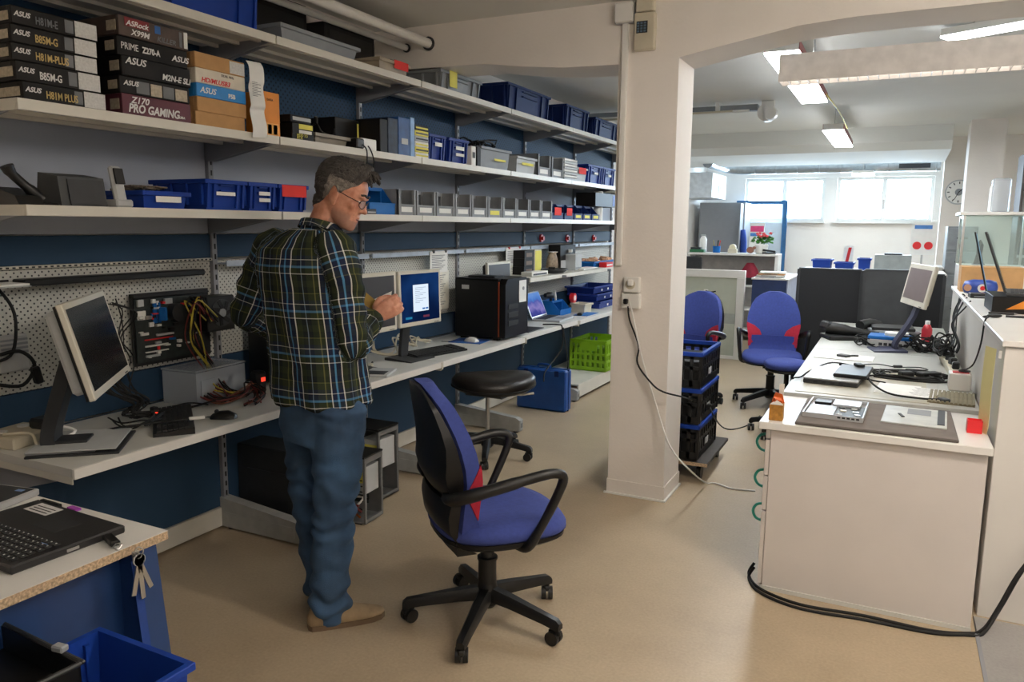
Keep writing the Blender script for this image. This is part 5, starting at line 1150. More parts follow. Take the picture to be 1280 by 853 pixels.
for vi, v in enumerate(me.vertices):
    p = v.co.copy(); best = None
    for nm, P, LN, rad in (('R', sl_R, lenR, .085), ('L', sl_L, lenL, .085)):
        for i in range(len(P) - 1):
            a, b = P[i], P[i + 1]; d = b - a; f = max(0, min(1, (p - a).dot(d) / d.length_squared)); q = a + d * f; dist = (p - q).length
            if best is None or dist < best[0]: best = (dist, nm, LN[i] + d.length * f, p - q, d.normalized())
    # torso test: inside the torso ellipse grown a little -> torso cloth
    f = (p.z - tz0) / (TT[-1][0].z - tz0); c = TT[0][0].lerp(TT[-1][0], max(0, min(1, f)))
    for (c0, a0, b0), (c1, a1, b1) in zip(TT, TT[1:]):
        if c0.z <= p.z <= c1.z:
            g = (p.z - c0.z) / (c1.z - c0.z); c = c0.lerp(c1, g); aa, bb = a0 + (a1 - a0) * g, b0 + (b1 - b0) * g; break
    else: aa, bb = TT[-1][1:] if p.z > tz0 else TT[0][1:]
    r = p - c; ex, ey = r.dot(rgt) / aa, r.dot(fwd) / bb; inside = math.hypot(ex, ey)
    if inside < 1.09 or best[0] > .10:
        th = math.atan2(ex, -ey)                         # seam at the hidden front
        W_ += [th * .185, p.z, 0.0]
        fold = .009 * math.sin(th * 8 + p.z * 4 + 2 * noise.noise(p * 4)) * max(0, min(1, (1.42 - p.z) / .3)) + .005 * noise.noise(p * 9) + .004 * noise.noise(p * 22)
        fold *= max(0, min(1, (1.09 - inside) / .06))
    else:
        d = best[4]; up = Vector((0, 0, 1)) - d * d.z; up = up.normalized() if up.length > .15 else fwd; bt = d.cross(up)
        if best[1] == 'R': up = rgt.cross(d).normalized(); bt = d.cross(up)
        th = math.atan2(best[3].dot(bt), best[3].dot(up)); W_ += [th * .07 + .04, best[2], 1.0]
        fold = .005 * math.sin(best[2] * 70 + th * 2) * (1 if best[2] > .12 else .3) + .006 * noise.noise(p * 14)
        fold *= max(0, min(1, (inside - 1.09) / .15))
    OUT += list(p + NRM[vi] * fold)
me.vertices.foreach_set('co', OUT)
wv.data.foreach_set('vector', W_)
me.shade_smooth(); pl = plaid(); shirt = child(me, 'shirt', pl)
# collar and rolled cuff as parts of the shirt
col = MB(); rings = []
ncx = neck1.lerp(neck0, .55)
for z_, k_ in ((-.028, 1.24), (.002, 1.12), (.018, 1.08), (.016, 1.16), (-.012, 1.36)):
    rings.append([ncx + rgt * .066 * k_ * math.cos(a) + fwd * (.07 * k_ * math.sin(a) + .0) + UPV * (z_ - .022 * math.sin(a)) for a in [2 * PI * i / 26 for i in range(26)]])
col.loft(rings, caps=False); cme = col.mesh('collar'); cme.shade_smooth()
wv2 = cme.attributes.new('weave', 'FLOAT_VECTOR', 'POINT'); wv2.data.foreach_set('vector', [q for v in cme.vertices for q in (v.co.x * 1.2, v.co.y + v.co.z, 0)])
child(cme, 'collar', pl, shirt)
cu = MB(); ax = (wrR - elR).normalized(); u1 = ax.orthogonal().normalized(); u2 = ax.cross(u1); cr = []
for f_, r_ in ((.70, .050), (.72, .053), (.90, .049), (.92, .045), (.91, .038), (.75, .04)):
    q = elR.lerp(wrR, f_); cr.append([q + (u1 * math.cos(a) + u2 * math.sin(a)) * r_ for a in [2 * PI * i / 20 for i in range(20)]])
cu.loft(cr, caps=False); cme = cu.mesh('cuff'); cme.shade_smooth(); wv3 = cme.attributes.new('weave', 'FLOAT_VECTOR', 'POINT'); wv3.data.foreach_set('vector', [q for v in cme.vertices for q in (v.co.z, v.co.x + v.co.y, 0)]); child(cme, 'cuff', pl, shirt)
# --- jeans
denim = M('blue_denim', '#34506f', .85, var=.4, scale=9, bump=.3, bscale=400)
jn = MB()
jn.loft([tring(c, a, b) for c, a, b in [(J(404, 548, .02), .165, .135), (J(403, 525, .02), .182, .142), (J(401, 495, .02), .178, .135), (J(399, 470, .02), .165, .125)]])
limb(jn, [hipR + UPV * .02, hipR.lerp(knR, .5), knR, knR.lerp(anR, .5), anR, Vector((anR.x, anR.y, .075))], [.108, .098, .082, .078, .072, .079], n=20)
limb(jn, [hipL + UPV * .02, hipL.lerp(knL, .5), knL, knL.lerp(anL, .5), anL, Vector((anL.x, anL.y, .075))], [.108, .096, .08, .076, .072, .078], n=20)
me = remesh(jn, 'jeans', .0065, 4); NRM = [v.normal.copy() for v in me.vertices]; OUT = []
for vi, v in enumerate(me.vertices):
    p = v.co.copy(); low = max(0, min(1, (.35 - p.z) / .3)); kn = math.exp(-((p.z - .45) / .12) ** 2)
    OUT += list(p + NRM[vi] * (.009 * math.sin(p.z * 75 + 5 * noise.noise(p * 8)) * (.25 + .9 * low + .6 * kn) + .006 * noise.noise(p * 13)))
me.vertices.foreach_set('co', OUT)
me.shade_smooth(); jeans = child(me, 'jeans', denim)
# back pocket
pk = MB(); nb = (-fwd + rgt * .35).normalized(); pr_ = nb.cross(UPV).normalized(); pc = J(425, 522, -.0) 
hit = None
# --- shoes
suede = M('tan_suede', '#a08a6c', .9, var=.15, scale=30, bump=.2, bscale=300); sole_m = M('tan_sole', '#6d5a45', .8)
for an, sa in ((anR, R(50)), (anL, R(112))):
    dx = Vector((math.cos(sa), math.sin(sa), 0)); dy = Vector((-dx.y, dx.x, 0)); o_ = Vector((an.x, an.y, 0)) - dx * .075
    def S(x, y, z): return o_ + dx * x + dy * y + UPV * z
    prof = [(-.012, .012, .022, .05), (.0, .03, .018, .078), (.03, .036, .018, .092), (.08, .040, .018, .094), (.13, .044, .018, .082), (.18, .048, .018, .064), (.235, .046, .018, .046), (.268, .034, .018, .036), (.286, .014, .02, .028)]
    up_ = MB().loft([[S(x, hw * math.cos(a), z0 + (max(0, math.sin(a)) ** .8) * (z1 - z0)) for a in [PI * j / 10 for j in range(11)]] + [S(x, -hw * .4, z0 - .004), S(x, hw * .4, z0 - .004)] for x, hw, z0, z1 in prof])
    sm = up_.mesh('shoe'); sm.shade_smooth(); so = child(sm, 'shoe', suede)
    sl_ = MB(); out = [(x, hw + .004) for x, hw, _, _ in prof]; poly = [S(x, h, 0) for x, h in out] + [S(x, -h, 0) for x, h in reversed(out)]
    sl_.loft([[p.copy() for p in poly], [p + UPV * .02 for p in poly]]); child(sl_.mesh('sole'), 'sole', sole_m, so)
# --- hair grown over the skull
hair_m = M('dark_greying_hair', '#3d3936', .7, var=.55, scale=70, bump=.8, bscale=120); grey_h = M('grey_side_hair', '#7c766f', .8, var=.4, scale=80, bump=.6, bscale=160)
def hairline(az):                                         # minimum elevation (deg) of hair for azimuth az (deg, 0 = nose)
    return interp([(0, 46), (25, 44), (42, 30), (55, 24), (68, 12), (80, -4), (88, 8), (100, 14), (112, -18), (135, -42), (180, -48)], abs(az))
N1, N2 = 96, 60; grid_v = {}; hv = MB(); o0 = Hm @ Vector((-.005, 0, .01))
def hpoint(i, j):
    az = -180 + 360 * i / N1; e0 = hairline(az); el = e0 + (90 - e0) * j / N2
    a, e = R(az), R(el); d = Hm.to_3x3() @ Vector((math.cos(a) * math.cos(e), math.sin(a) * math.cos(e), math.sin(e)))
    loc, nrm, idx, dist = bvh.ray_cast(o0 + d * .3, -d)
    r = .09 if loc is None else (loc - o0).length
    r = min(r, .135)
    th = .004 + .012 * min(1, (j / N2) * 4) + .016 * max(0, math.sin(R(el))) ** 2
    fr = max(0, math.cos(R(az))) ** 2 * max(0, 1 - abs(el - 58) / 34); th += .022 * fr
    pt = o0 + d * (r + th); th2 = .004 * noise.noise(pt * 60) + .003 * noise.noise(pt * 130) + .010 * fr * noise.noise(pt * 45)
    return pt + d * th2
vs = []; fs = []
for j in range(N2 + 1):
    for i in range(N1): vs.append(hpoint(i, j))
for j in range(N2):
    for i in range(N1): fs.append((j * N1 + i, j * N1 + (i + 1) % N1, (j + 1) * N1 + (i + 1) % N1, (j + 1) * N1 + i))
for i in range(N1):                                       # turn the border inwards to the skin
    az = -180 + 360 * i / N1; a, e = R(az), R(hairline(az) - 2); d = Hm.to_3x3() @ Vector((math.cos(a) * math.cos(e), math.sin(a) * math.cos(e), math.sin(e)))
    loc = bvh.ray_cast(o0 + d * .3, -d)[0]; r = .08 if loc is None else min((loc - o0).length, .135); vs.append(o0 + d * (r - .004))
nb0 = (N2 + 1) * N1
for i in range(N1): fs.append((nb0 + i, nb0 + (i + 1) % N1, (i + 1) % N1, i))
hb = MB().add(vs, fs); hme = hb.mesh('hair'); hme.materials.append(hair_m); hme.materials.append(grey_h)
for p in hme.polygons:
    c = Hi @ p.center
    if abs(c.y) > .055 and c.z < .062 and c.x > -.05: p.material_index = 1
hme.shade_smooth(); hair = child(hme, 'hair', None)
lk = MB(); rnd = random.Random(5)
for k in range(26):                                       # wavy forelock and crown strands
    a = R(rnd.uniform(-45, 45)); s0 = Vector((.05 + .03 * math.cos(a) + rnd.uniform(-.06, .0), .055 * math.sin(a), .112 + rnd.uniform(-.01, .008))); e0 = s0 + Vector((rnd.uniform(.03, .055), rnd.uniform(-.012, .012), rnd.uniform(-.03, .006)))
    m0 = (s0 + e0) / 2 + Vector((0, rnd.uniform(-.01, .01), .016)); lk.tube([Hm @ s0, Hm @ m0, Hm @ e0], .006, 5, 4, rs=[.006, .008, .007, .005, .003])
lm = lk.mesh('forelock'); lm.shade_smooth(); ob = child(lm, 'forelock', hair_m, hair); ob['kind'] = 'stuff'
# --- eyes, brows, ears detail, glasses
eye_m = M('eye_white', '#d8d2ca', .3); iris_m = M('brown_iris', '#2a1d15', .25)
for sg in (-1, 1):
    e = MB().ell((.076, sg * .031, .006), (.012, .012, .0075)).xf(Hm).mesh('eye'); e.shade_smooth(); eo = child(e, 'eye', eye_m)
    ir = MB().ell((.0855, sg * .031, .004), (.0035, .0052, .0052)).xf(Hm).mesh('iris'); child(ir, 'iris', iris_m, eo)
    br_ = MB().tube([Hm @ Vector(q) for q in ((.098, sg * .012, .032), (.097, sg * .03, .037), (.085, sg * .047, .031))], .0045, 6, 4).mesh('eyebrow'); child(br_, 'eyebrow', hair_m)
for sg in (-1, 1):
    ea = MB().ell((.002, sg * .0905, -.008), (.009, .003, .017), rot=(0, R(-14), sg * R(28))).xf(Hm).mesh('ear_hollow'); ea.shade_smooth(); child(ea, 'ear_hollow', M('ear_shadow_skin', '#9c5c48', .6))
mo = MB().ell((.092, 0, -.0635), (.006, .018, .003)).xf(Hm).mesh('mouth_line'); child(mo, 'mouth_line', M('lip_dark', '#6d3a35', .5))
gl = MB(); wire = M('dark_glasses_wire', '#2a2624', .35, .6)
for sg in (-1, 1):
    pts = [Vector((.104 - .012 * abs(math.cos(a)) * (1 if math.cos(a) * sg > 0 else 0), sg * .033 + .025 * math.cos(a), .0 + .017 * math.sin(a))) for a in [2 * PI * i / 18 for i in range(19)]]
    gl.tube([Hm @ p for p in pts], .0014, 6)
    gl.tube([Hm @ Vector(q) for q in ((.093, sg * .058, .004), (.05, sg * .080, .008), (.004, sg * .084, .012), (-.012, sg * .080, -.004))], .0018, 6, 5)
gl.tube([Hm @ Vector(q) for q in ((.105, .009, .004), (.109, 0, .008), (.105, -.009, .004))], .0014, 6, 4)
gme = gl.mesh('glasses'); gme.shade_smooth(); go = child(gme, 'glasses', wire); go['kind'] = 'stuff'
for sg in (-1, 1):
    ln = MB().loft([[Hm @ Vector((x_ - .006 * (1 if math.cos(a) * sg > 0 else 0), sg * .033 + .0245 * math.cos(a), .0165 * math.sin(a))) for a in [2 * PI * i / 18 for i in range(18)]] for x_ in (.1025, .1035)]).mesh('lens'); child(ln, 'lens', GL('spectacle_lens', (.95, .97, 1), .12, .05), go)
# --- folded card held in the right hand
cd = thing('folded_card', 'brown and white folded card held in the man\'s right hand', 'card', H(.07, -.03, .02))
c0 = H(.07, -.03, .02)
def Q(u, v, dd): return J(u, v, dd) - c0
def sheet(pts, m, nm):
    n_ = (Vector(pts[1]) - Vector(pts[0])).cross(Vector(pts[2]) - Vector(pts[0])).normalized() * .0008
    MB().loft([[Vector(p) - n_ for p in pts], [Vector(p) + n_ for p in pts]]).build(nm, m, cd)
sheet([Q(453, 362, .10), Q(470, 376, .14), Q(466, 388, .15), Q(450, 378, .11)], M('tan_card', '#9a7f3e', .7), 'inner_card')
sheet([Q(468, 374, .14), Q(490, 364, .16), Q(488, 374, .16), Q(470, 386, .15)], paper_m, 'white_flap')
# ================================================================ blue office chairs
fab_b = M('blue_chair_fabric', '#37468c', .9, var=.10, scale=60, bump=.25, bscale=700)
fab_r = M('red_chair_fabric', '#b3243a', .9, var=.10, scale=60, bump=.25, bscale=700)
shell_k = M('black_moulded_shell', '#0a0a0b', .4, spec=.35, var=.15, scale=20)
W_T = [(.40, .17), (.46, .20), (.54, .205), (.60, .205), (.68, .222), (.78, .222), (.86, .20), (.92, .165), (.96, .115), (.985, .05)]
X_T = [(.40, -.175), (.46, -.19), (.54, -.185), (.62, -.175), (.72, -.195), (.82, -.22), (.985, -.265)]
def bsec(z, w0, w1, front, back, k=1.1, n=12):
    ys = [w0 + (w1 - w0) * i / n for i in range(n + 1)]; x0 = interp(X_T, z)
    W_ = max(abs(w0), abs(w1))
    f = [(x0 + k * y * y + front - .012 * (abs(y) / W_) ** 4, y, z) for y in ys]; b = [(x0 + k * y * y * .85 - back, y, z) for y in reversed(ys)]
    return f + b
def office_chair(label, loc, rz, a0, rseat=0.0):
    t = thing('office_chair', label, 'chair', loc, rz, 'blue office chairs')
    star_base(t, .325, 5, black_p, a0=a0 - rz)
    MB().cyl((0, 0, .13), (0, 0, .26), .036, n=20).cyl((0, 0, .26), (0, 0, .27), .040, n=20).build('column_sleeve', black_p, t, 40); MB().cyl((0, 0, .27), (0, 0, .36), .026, n=18).build('gas_lift', dark_p, t, 40)
    MB().prism([(-.13, .35), (.14, .35), (.11, .385), (-.11, .385)], -.07, .07, 'y').build('mechanism', black_p, t)
    # seat: crowned pad, black pan below
    def sring(f, z, n=40, droop=0.0):
        out = []
        for i in range(n):
            a = 2 * PI * i / n; ca, sa = math.cos(a), math.sin(a); e = .72
            x = .035 + .255 * f * math.copysign(abs(ca) ** e, ca); y = .25 * f * math.copysign(abs(sa) ** e, sa)
            out.append((x, y, z - droop * max(0, (x - .1) / .2) ** 2))
        return out
    MB().loft([sring(.3, .384), sring(.9, .386), sring(.97, .40, droop=.012), sring(.97, .415, droop=.02)]).build('seat_pan', shell_k, t, 40)
    MB().loft([sring(.95, .414, droop=.02), sring(1.0, .43, droop=.02), sring(.995, .452, droop=.022), sring(.94, .472, droop=.022), sring(.75, .482, droop=.02), sring(.35, .476, droop=.0), sring(.05, .474)]).build('seat', fab_b, t, 60)
    # backrest
    zs = [.60, .64, .70, .76, .82, .88, .92, .95, .97, .985]
    MB().loft([bsec(z, -interp(W_T, z), interp(W_T, z), .045, .012) for z in zs]).build('backrest', fab_b, t, 60)
    def sh(z): return interp([(.57, .03), (.62, .075), (.68, .08), (.76, .058), (.9, .04), (.985, .028)], z)
    MB().loft([bsec(z, -interp(W_T, z) * .97, interp(W_T, z) * .97, -.011, sh(z), k=1.0) for z in [.57, .60, .64, .68, .72, .78, .84, .9, .94, .965, .98]]).build('back_shell', shell_k, t, 60)
    lz = [.42, .46, .50, .54, .58, .605]
    MB().loft([bsec(z, -interp(W_T, z) * .98, interp(W_T, z) * .98, .05 + .04 * max(0, (.5 - z) / .08), .008) for z in lz]).build('lumbar_pad', fab_b, t, 60)
    MB().loft([bsec(z, -interp(W_T, z) * .96, interp(W_T, z) * .96, -.007, f, k=.9) for z, f in ((.36, -.06), (.38, -.02), (.42, .02), (.47, .045), (.52, .055), (.575, .05))]).build('lower_shell', shell_k, t, 60)
    for sg in (-1, 1):
        rings = []
        for z, fw, bk_ in ((.505, .97, -.044), (.53, .72, -.03), (.57, .52, -.008), (.61, .46, .014), (.65, .52, -.008), (.69, .72, -.03), (.715, .97, -.044)):
            w = interp(W_T, z); rings.append(bsec(z, sg * w * fw, sg * (w + .002), .049, bk_, n=6))
        MB().loft(rings).build('side_wedge', fab_r, t, 60)
    for sg in (-1, 1):
        pts = [(-.205, sg * .15, .585), (-.20, sg * .225, .60), (-.10, sg * .268, .632), (.06, sg * .285, .668), (.15, sg * .285, .678), (.19, sg * .28, .655), (.165, sg * .275, .58), (.11, sg * .265, .47), (.07, sg * .25, .40), (.05, sg * .2, .388)]
        rr = [.022, .024, .022, .019, .018, .018, .017, .016, .018, .018]
        MB().tube(pts, .018, 10, 5, rs=rr).build('armrest', black_p, t, 60)
    return t
office_chair('blue office chair with red side wedges in the foreground', (-1.338, 2.50, 0), R(47), R(-6.5))
office_chair('blue office chair facing the viewer left of the long desk', (-.90, 6.92, 0), R(-82), R(20))
office_chair('blue office chair half hidden behind the pillar and crates', (-1.56, 6.60, 0), R(-105), R(-40))
st2 = thing('round_stool', 'round blue stool tucked beside the long desk', 'stool', (-.66, 5.95, 0)); star_base(st2, .25, 5, black_p, a0=.5)
MB().cyl((0, 0, .13), (0, 0, .30), .03, n=18).cyl((0, 0, .30), (0, 0, .50), .018, n=14).build('column', black_p, st2, 40)
MB().lathe([(.02, .49), (.15, .49), (.16, .50), (.15, .515)], n=28).build('seat_pan', shell_k, st2, 40); MB().lathe([(.15, .512), (.165, .525), (.165, .55), (.15, .567), (.08, .573), (.01, .573)], n=28).build('seat', fab_b, st2, 60)
# ================================================================ near table with laptops (lower left)
chip = M('raw_chipboard_edge', '#b9a184', .9, var=.45, scale=160, bump=.3, bscale=300)
leg_blue = M('blue_powder_steel', '#1e3c6c', .45, var=.06)
t = thing('work_table', 'chipboard edged work table in the lower left corner', 'table', (-1.65, 1.31, 0))
MB().box(-1.3, 0, -1.3, 0, .727, .7495).build('core_board', chip, t); MB().box(-1.3, .0005, -1.3, .0005, .7495, .751).build('top_laminate', lam_white, t)
MB().prism([(-.06, 0), (.07, 0), (-.01, .727), (-.06, .727)], -.10, -.03, 'y').build('leg', leg_blue, t); MB().prism([(-.06, 0), (.07, 0), (-.01, .727), (-.06, .727)], -1.25, -1.18, 'y').build('leg', leg_blue, t)
MB().box(-.075, -.06, -1.18, -.10, .12, .727).build('side_panel', leg_blue, t); MB().box(-1.25, -.075, -.085, -.06, .3, .70).build('back_panel', leg_blue, t)
# near laptop: front-right corner towards the aisle
lp = thing('black_laptop', 'black laptop lying open flat on the near work table', 'laptop', (-1.925, 1.10, .7515), R(-2)); lpm = M('worn_black_laptop', '#1c1c1e', .45, var=.12, scale=20)
MB().box(-.19, .19, -.13, .155, 0, .021, .004).build('base', lpm, lp)
key_me = MB().box(-.0075, .0075, -.0075, .0075, 0, .003, .001).mesh('key'); key_me.materials.append(key_m)
leg_ = MB()
for r_ in range(6):
    for k in range(18):
        kx_, ky_ = -.175 + k * .0195 + .004 * (r_ % 2), -.105 + r_ * .0195; inst(key_me, 'key', lp, (kx_, ky_, .021)); leg_.box(kx_ - .0045, kx_ - .001, ky_ + .0005, ky_ + .0045, .024, .0242)
leg_.build('key_legends', txt_w, lp)['kind'] = 'stuff'; MB().box(-.02, .085, .035, .105, .021, .0215).build('touchpad', dark_p, lp); MB().box(-.15, -.05, .09, .14, .021, .0217).build('white_label', lbl, lp); MB().box(.115, .14, -.03, -.015, .021, .0216).build('chip_sticker', M('blue_sticker', '#7fa2d8', .5), lp)
for k in range(3): MB().box(-.14, -.06, .098 + .012 * k, .102 + .012 * k, .0217, .0219).build('label_line', txt_k, lp)
MB().box(.190, .1915, .0, .03, .006, .013).build('usb_port', chrome, lp); MB().box(-.185, -.1, .155, .165, .008, .02).build('hinge', black_p, lp)
MB().box(-.06, -.02, .155, .17, .016, .022).build('purple_tab', M('purple_tape', '#a845b8', .6), lp)
sl2 = thing('grey_laptop', 'grey laptop at the left frame edge behind the black one', 'laptop', (-2.32, 1.18, .7515), R(12)); MB().box(-.17, .15, -.13, .11, 0, .02, .004).build('base', silver_p, sl2); MB().box(-.16, .14, -.12, .10, .02, .0212).build('keyboard_deck', dark_p, sl2); MB().box(.10, .125, .07, .085, .0212, .0216).build('chip_sticker', M('blue_sticker', '#7fa2d8', .5), sl2)
us = thing('usb_stick', 'black usb stick plugged in at the table corner with keys', 'usb stick', (-1.712, 1.19, .7515), R(-20)); MB().box(-.02, .045, -.012, .012, .003, .016, .003).build('body', black_p, us); MB().tube([(.045, 0, .01), (.06, .01, .012), (.068, 0, .004), (.06, -.01, .008), (.047, 0, .01)], .0018, 6, 4).build('ring', chrome, us)
kk = thing('key_bunch', 'bunch of small steel keys hanging at the table corner', 'keys', (-1.618, 1.195, .745)); 
for a, L in ((-.25, .085), (.05, .10), (.35, .085)):
    c, s = math.sin(a), math.cos(a); MB().obox((.004, c * (L * .5), -.025 - s * L * .5), (.003, .012, L), (a, 0, 0)).build('key_blade', chrome, kk); MB().cyl((.002, c * .006, -.022), (.006, c * .006, -.022), .015, n=14).build('key_bow', lgrey_p, kk)
MB().tube([(.003, 0, .012), (.006, .012, .0), (.005, 0, -.018), (.004, -.012, 0), (.003, 0, .012)], .0015, 6, 4).build('key_ring', chrome, kk)
st_ = thing('blue_lanyard', 'blue cloth lanyard hanging down the table leg', 'lanyard', (-1.632, 1.205, .74)); MB().flat([(.003, -.01, -.02), (.008, -.005, -.15), (.02, .0, -.3), (.04, .01, -.45)], (0, 1, 0), None, .022, .002, 4).build('strap', M('lanyard_blue', '#1d3f87', .8), st_); MB().obox((.004, -.008, -.012), (.006, .02, .03), (0, 0, 0), .002).build('clasp', chrome, st_)
# bins in the lower left corner
def rect_on(A, B, d):
    """frame of a box whose far rim edge runs A -> B"""
    dr_ = (B - A); dr_.z = 0; w = dr_.length; dr_.normalize(); x = Vector((dr_.y, -dr_.x, 0)); c = (A + B) / 2 + x * d / 2
    return c, math.atan2(-dr_.x, dr_.y), w
c, rz, w = rect_on(pz(125, 783, .6008), pz(245, 828, .6008), .50)
crate('storage_bin', 'blue bin standing under the blue open bin in the lower left corner', w * .86, .44, .30, blue_bin, (c.x, c.y, 0), rz, 'corner bins')
crate('storage_bin', 'empty royal blue bin in the lower left corner', w - .024, .476, .30, blue_bin, (c.x, c.y, .3008), rz, 'corner bins')
c, rz, w = rect_on(pz(-60, 748, .665), pz(100, 826, .665), .34)
bt_ = thing('black_tray', 'black plastic tray resting on the blue bin at the frame edge', 'tray', (c.x, c.y, .6015), rz)
crt = MB(); d_ = .34
crt.box(-d_ / 2, d_ / 2, -w / 2, w / 2, 0, .006).box(-d_ / 2, d_ / 2, -w / 2, -w / 2 + .005, .006, .06).box(-d_ / 2, d_ / 2, w / 2 - .005, w / 2, .006, .06).box(-d_ / 2, -d_ / 2 + .005, -w / 2, w / 2, .006, .06).box(d_ / 2 - .005, d_ / 2, -w / 2, w / 2, .006, .06)
crt.build('tray', black_p, bt_); MB().box(-d_ / 2 - .008, -d_ / 2 + .002, -w / 2, w / 2 + .008, .055, .064, .003).build('rim', dark_p, bt_); MB().box(-d_ / 2, d_ / 2, w / 2 - .002, w / 2 + .01, .055, .064, .003).build('rim', dark_p, bt_); MB().obox((-d_ / 2 + .0, w / 2 - .07, .07), (.02, .03, .014), (0, 0, .2), .003).build('clip', grey_p, bt_)
# ================================================================ pillar fittings
t = thing('wall_switch', 'white double socket box screwed on the pillar', 'socket', (-1.298, 4.13, 1.19)); MB().box(-.045, .045, -.035, 0, -.005, .08, .004).build('upper_box', white_p, t); MB().cyl((-.005, -.035, .04), (-.005, -.037, .04), .028, n=20).build('socket_face', beige_p, t); MB().box(-.055, .05, -.032, 0, -.095, -.012, .004).build('lower_box', white_p, t); MB().obox((.0, -.05, .05), (.03, .03, .035), (0, 0, 0), .006).build('white_plug', white_p, t); MB().obox((-.025, -.045, -.055), (.026, .026, .03), (0, 0, 0), .005).build('black_plug', black_p, t)
def floor_path(pts): return [tuple(pz(u, v, z)) for u, v, z in pts]
wc = thing('white_mains_cable', 'white cable running from the pillar socket to the floor', 'cable', (-1.298, 4.05, 0))
def rel(t, pts): return [Vector(p) - Vector(t.location) for p in pts]
pl = lambda u, v: tuple(py(u, v, 4.10))
wpts = crom([Vector(q) for q in rel(wc, [pl(786, 372), pl(792, 400), pl(803, 450), pl(818, 500), tuple(py(836, 555, 4.06)), tuple(py(860, 586, 4.05)), tuple(pz(885, 605, .006)), tuple(pz(915, 611, .006)), tuple(pz(944, 614, .006))])], 6)
for q in wpts: q.z = max(q.z, .006)
MB().tube(wpts, .0048, 7).build('cord', white_p, wc, 60)
bc = thing('black_mains_cable', 'black cable looping from the pillar socket to the crates', 'cable', (-1.30, 4.06, 0))
MB().tube(rel(bc, [pl(785, 383), pl(787, 400), pl(798, 432), pl(797, 455), tuple(py(815, 480, 4.07)), tuple(py(829, 490, 4.05)), tuple(py(851, 496, 4.10)), tuple(py(866, 500, 4.5))]), .005, 7, 6).build('cord', black_m, bc, 60)
t = thing('intercom', 'beige wall intercom with a dark keypad above the pillar', 'intercom', (-1.272, 4.13, 2.47)); MB().box(-.055, .058, -.045, 0, 0, .19, .006).build('body', beige_p, t); MB().box(-.045, .05, -.055, -.002, .192, .30, .006).build('handset', beige_p, t); MB().box(-.04, .02, -.047, -.045, .085, .145).build('keypad', dark_p, t)
for r_ in range(4):
    for k in range(3): MB().box(-.036 + k * .018, -.024 + k * .018, -.049, -.047, .09 + r_ * .0135, .099 + r_ * .0135).build('key', M('blue_grey_key', '#5c7286', .5), t)
t = thing('junction_box', 'white cable junction box left of the intercom', 'box', (-1.385, 4.13, 2.62)); MB().box(-.05, .05, -.05, 0, 0, .10, .005).build('cover', white_p, t); MB().box(-.053, .053, -.03, -.0, -.002, .102, .002).build('back_plate', lgrey_p, t)

# ================================================================ crates on a dolly
t = thing('crate_dolly', 'low wheeled dolly under the black crates', 'dolly', (-1.17, 4.86, 0)); MB().box(-.23, .24, -.30, .36, .10, .122, .003).build('deck', M('worn_dark_ply', '#3a3430', .7, var=.2), t); MB().box(-.232, .242, -.302, -.298, .10, .121).build('ply_edge', chip, t)
for sx in (-.17, .18):
    for sy in (-.22, .28):
        MB().cyl((sx - .014, sy, .045), (sx + .014, sy, .045), .045, n=18).build('wheel', black_p, t, 40); MB().box(sx - .02, sx + .02, sy - .03, sy + .03, .085, .10).build('wheel_mount', chrome, t)
def fold_crate(label, z):
    t = thing('folding_crate', label, 'crate', (-1.17, 4.84, z), 0, 'black crates with blue rims'); w, d, h = .34, .50, .225; b = MB()
    b.box(-w / 2, w / 2, -d / 2, d / 2, 0.003, .012)
    for sx in (-1, 1):
        x = sx * w / 2
        for z0, z1 in ((.012, .05), (.115, .135), (.18, .20)): b.box(x - .005, x + .005, -d / 2, d / 2, z0, z1)
        for k in range(9): y = -d / 2 + k * d / 8; b.box(x - .005, x + .005, y - .011, y + .011, .012, .2)
    for sy in (-1, 1):
        y = sy * d / 2
        for z0, z1 in ((.012, .05), (.115, .135), (.18, .20)): b.box(-w / 2, w / 2, y - .005, y + .005, z0, z1)
        for k in range(7): x = -w / 2 + k * w / 6; b.box(x - .011, x + .011, y - .005, y + .005, .012, .2)
    b.build('lattice', black_p, t)['kind'] = 'stuff'; r = MB(); 
    MB().box(-w / 2 - .012, w / 2 + .012, -d / 2 - .012, -d / 2 + .008, .198, .224, .003).build('rim', blue_bin, t); MB().box(-w / 2 - .012, w / 2 + .012, d / 2 - .008, d / 2 + .012, .198, .224, .003).build('rim', blue_bin, t)
    MB().box(-w / 2 - .012, -w / 2 + .008, -d / 2 + .008, d / 2 - .008, .198, .224, .003).build('rim', blue_bin, t); MB().box(w / 2 - .008, w / 2 + .012, -d / 2 + .008, d / 2 - .008, .198, .224, .003).build('rim', blue_bin, t)
    MB().box(-w / 2 + .02, w / 2 - .02, -d / 2 + .02, d / 2 - .02, .013, .16).build('contents', black_m, t); MB().box(w / 2 + .005, w / 2 + .0065, -.05, .03, .06, .1).build('white_tag', lgrey_p, t)
for k, z in enumerate((.1225, .3485, .5745)): fold_crate(['lowest black folding crate with a blue rim on the dolly', 'middle black folding crate with a blue rim', 'topmost black folding crate with a blue rim'][k], z)

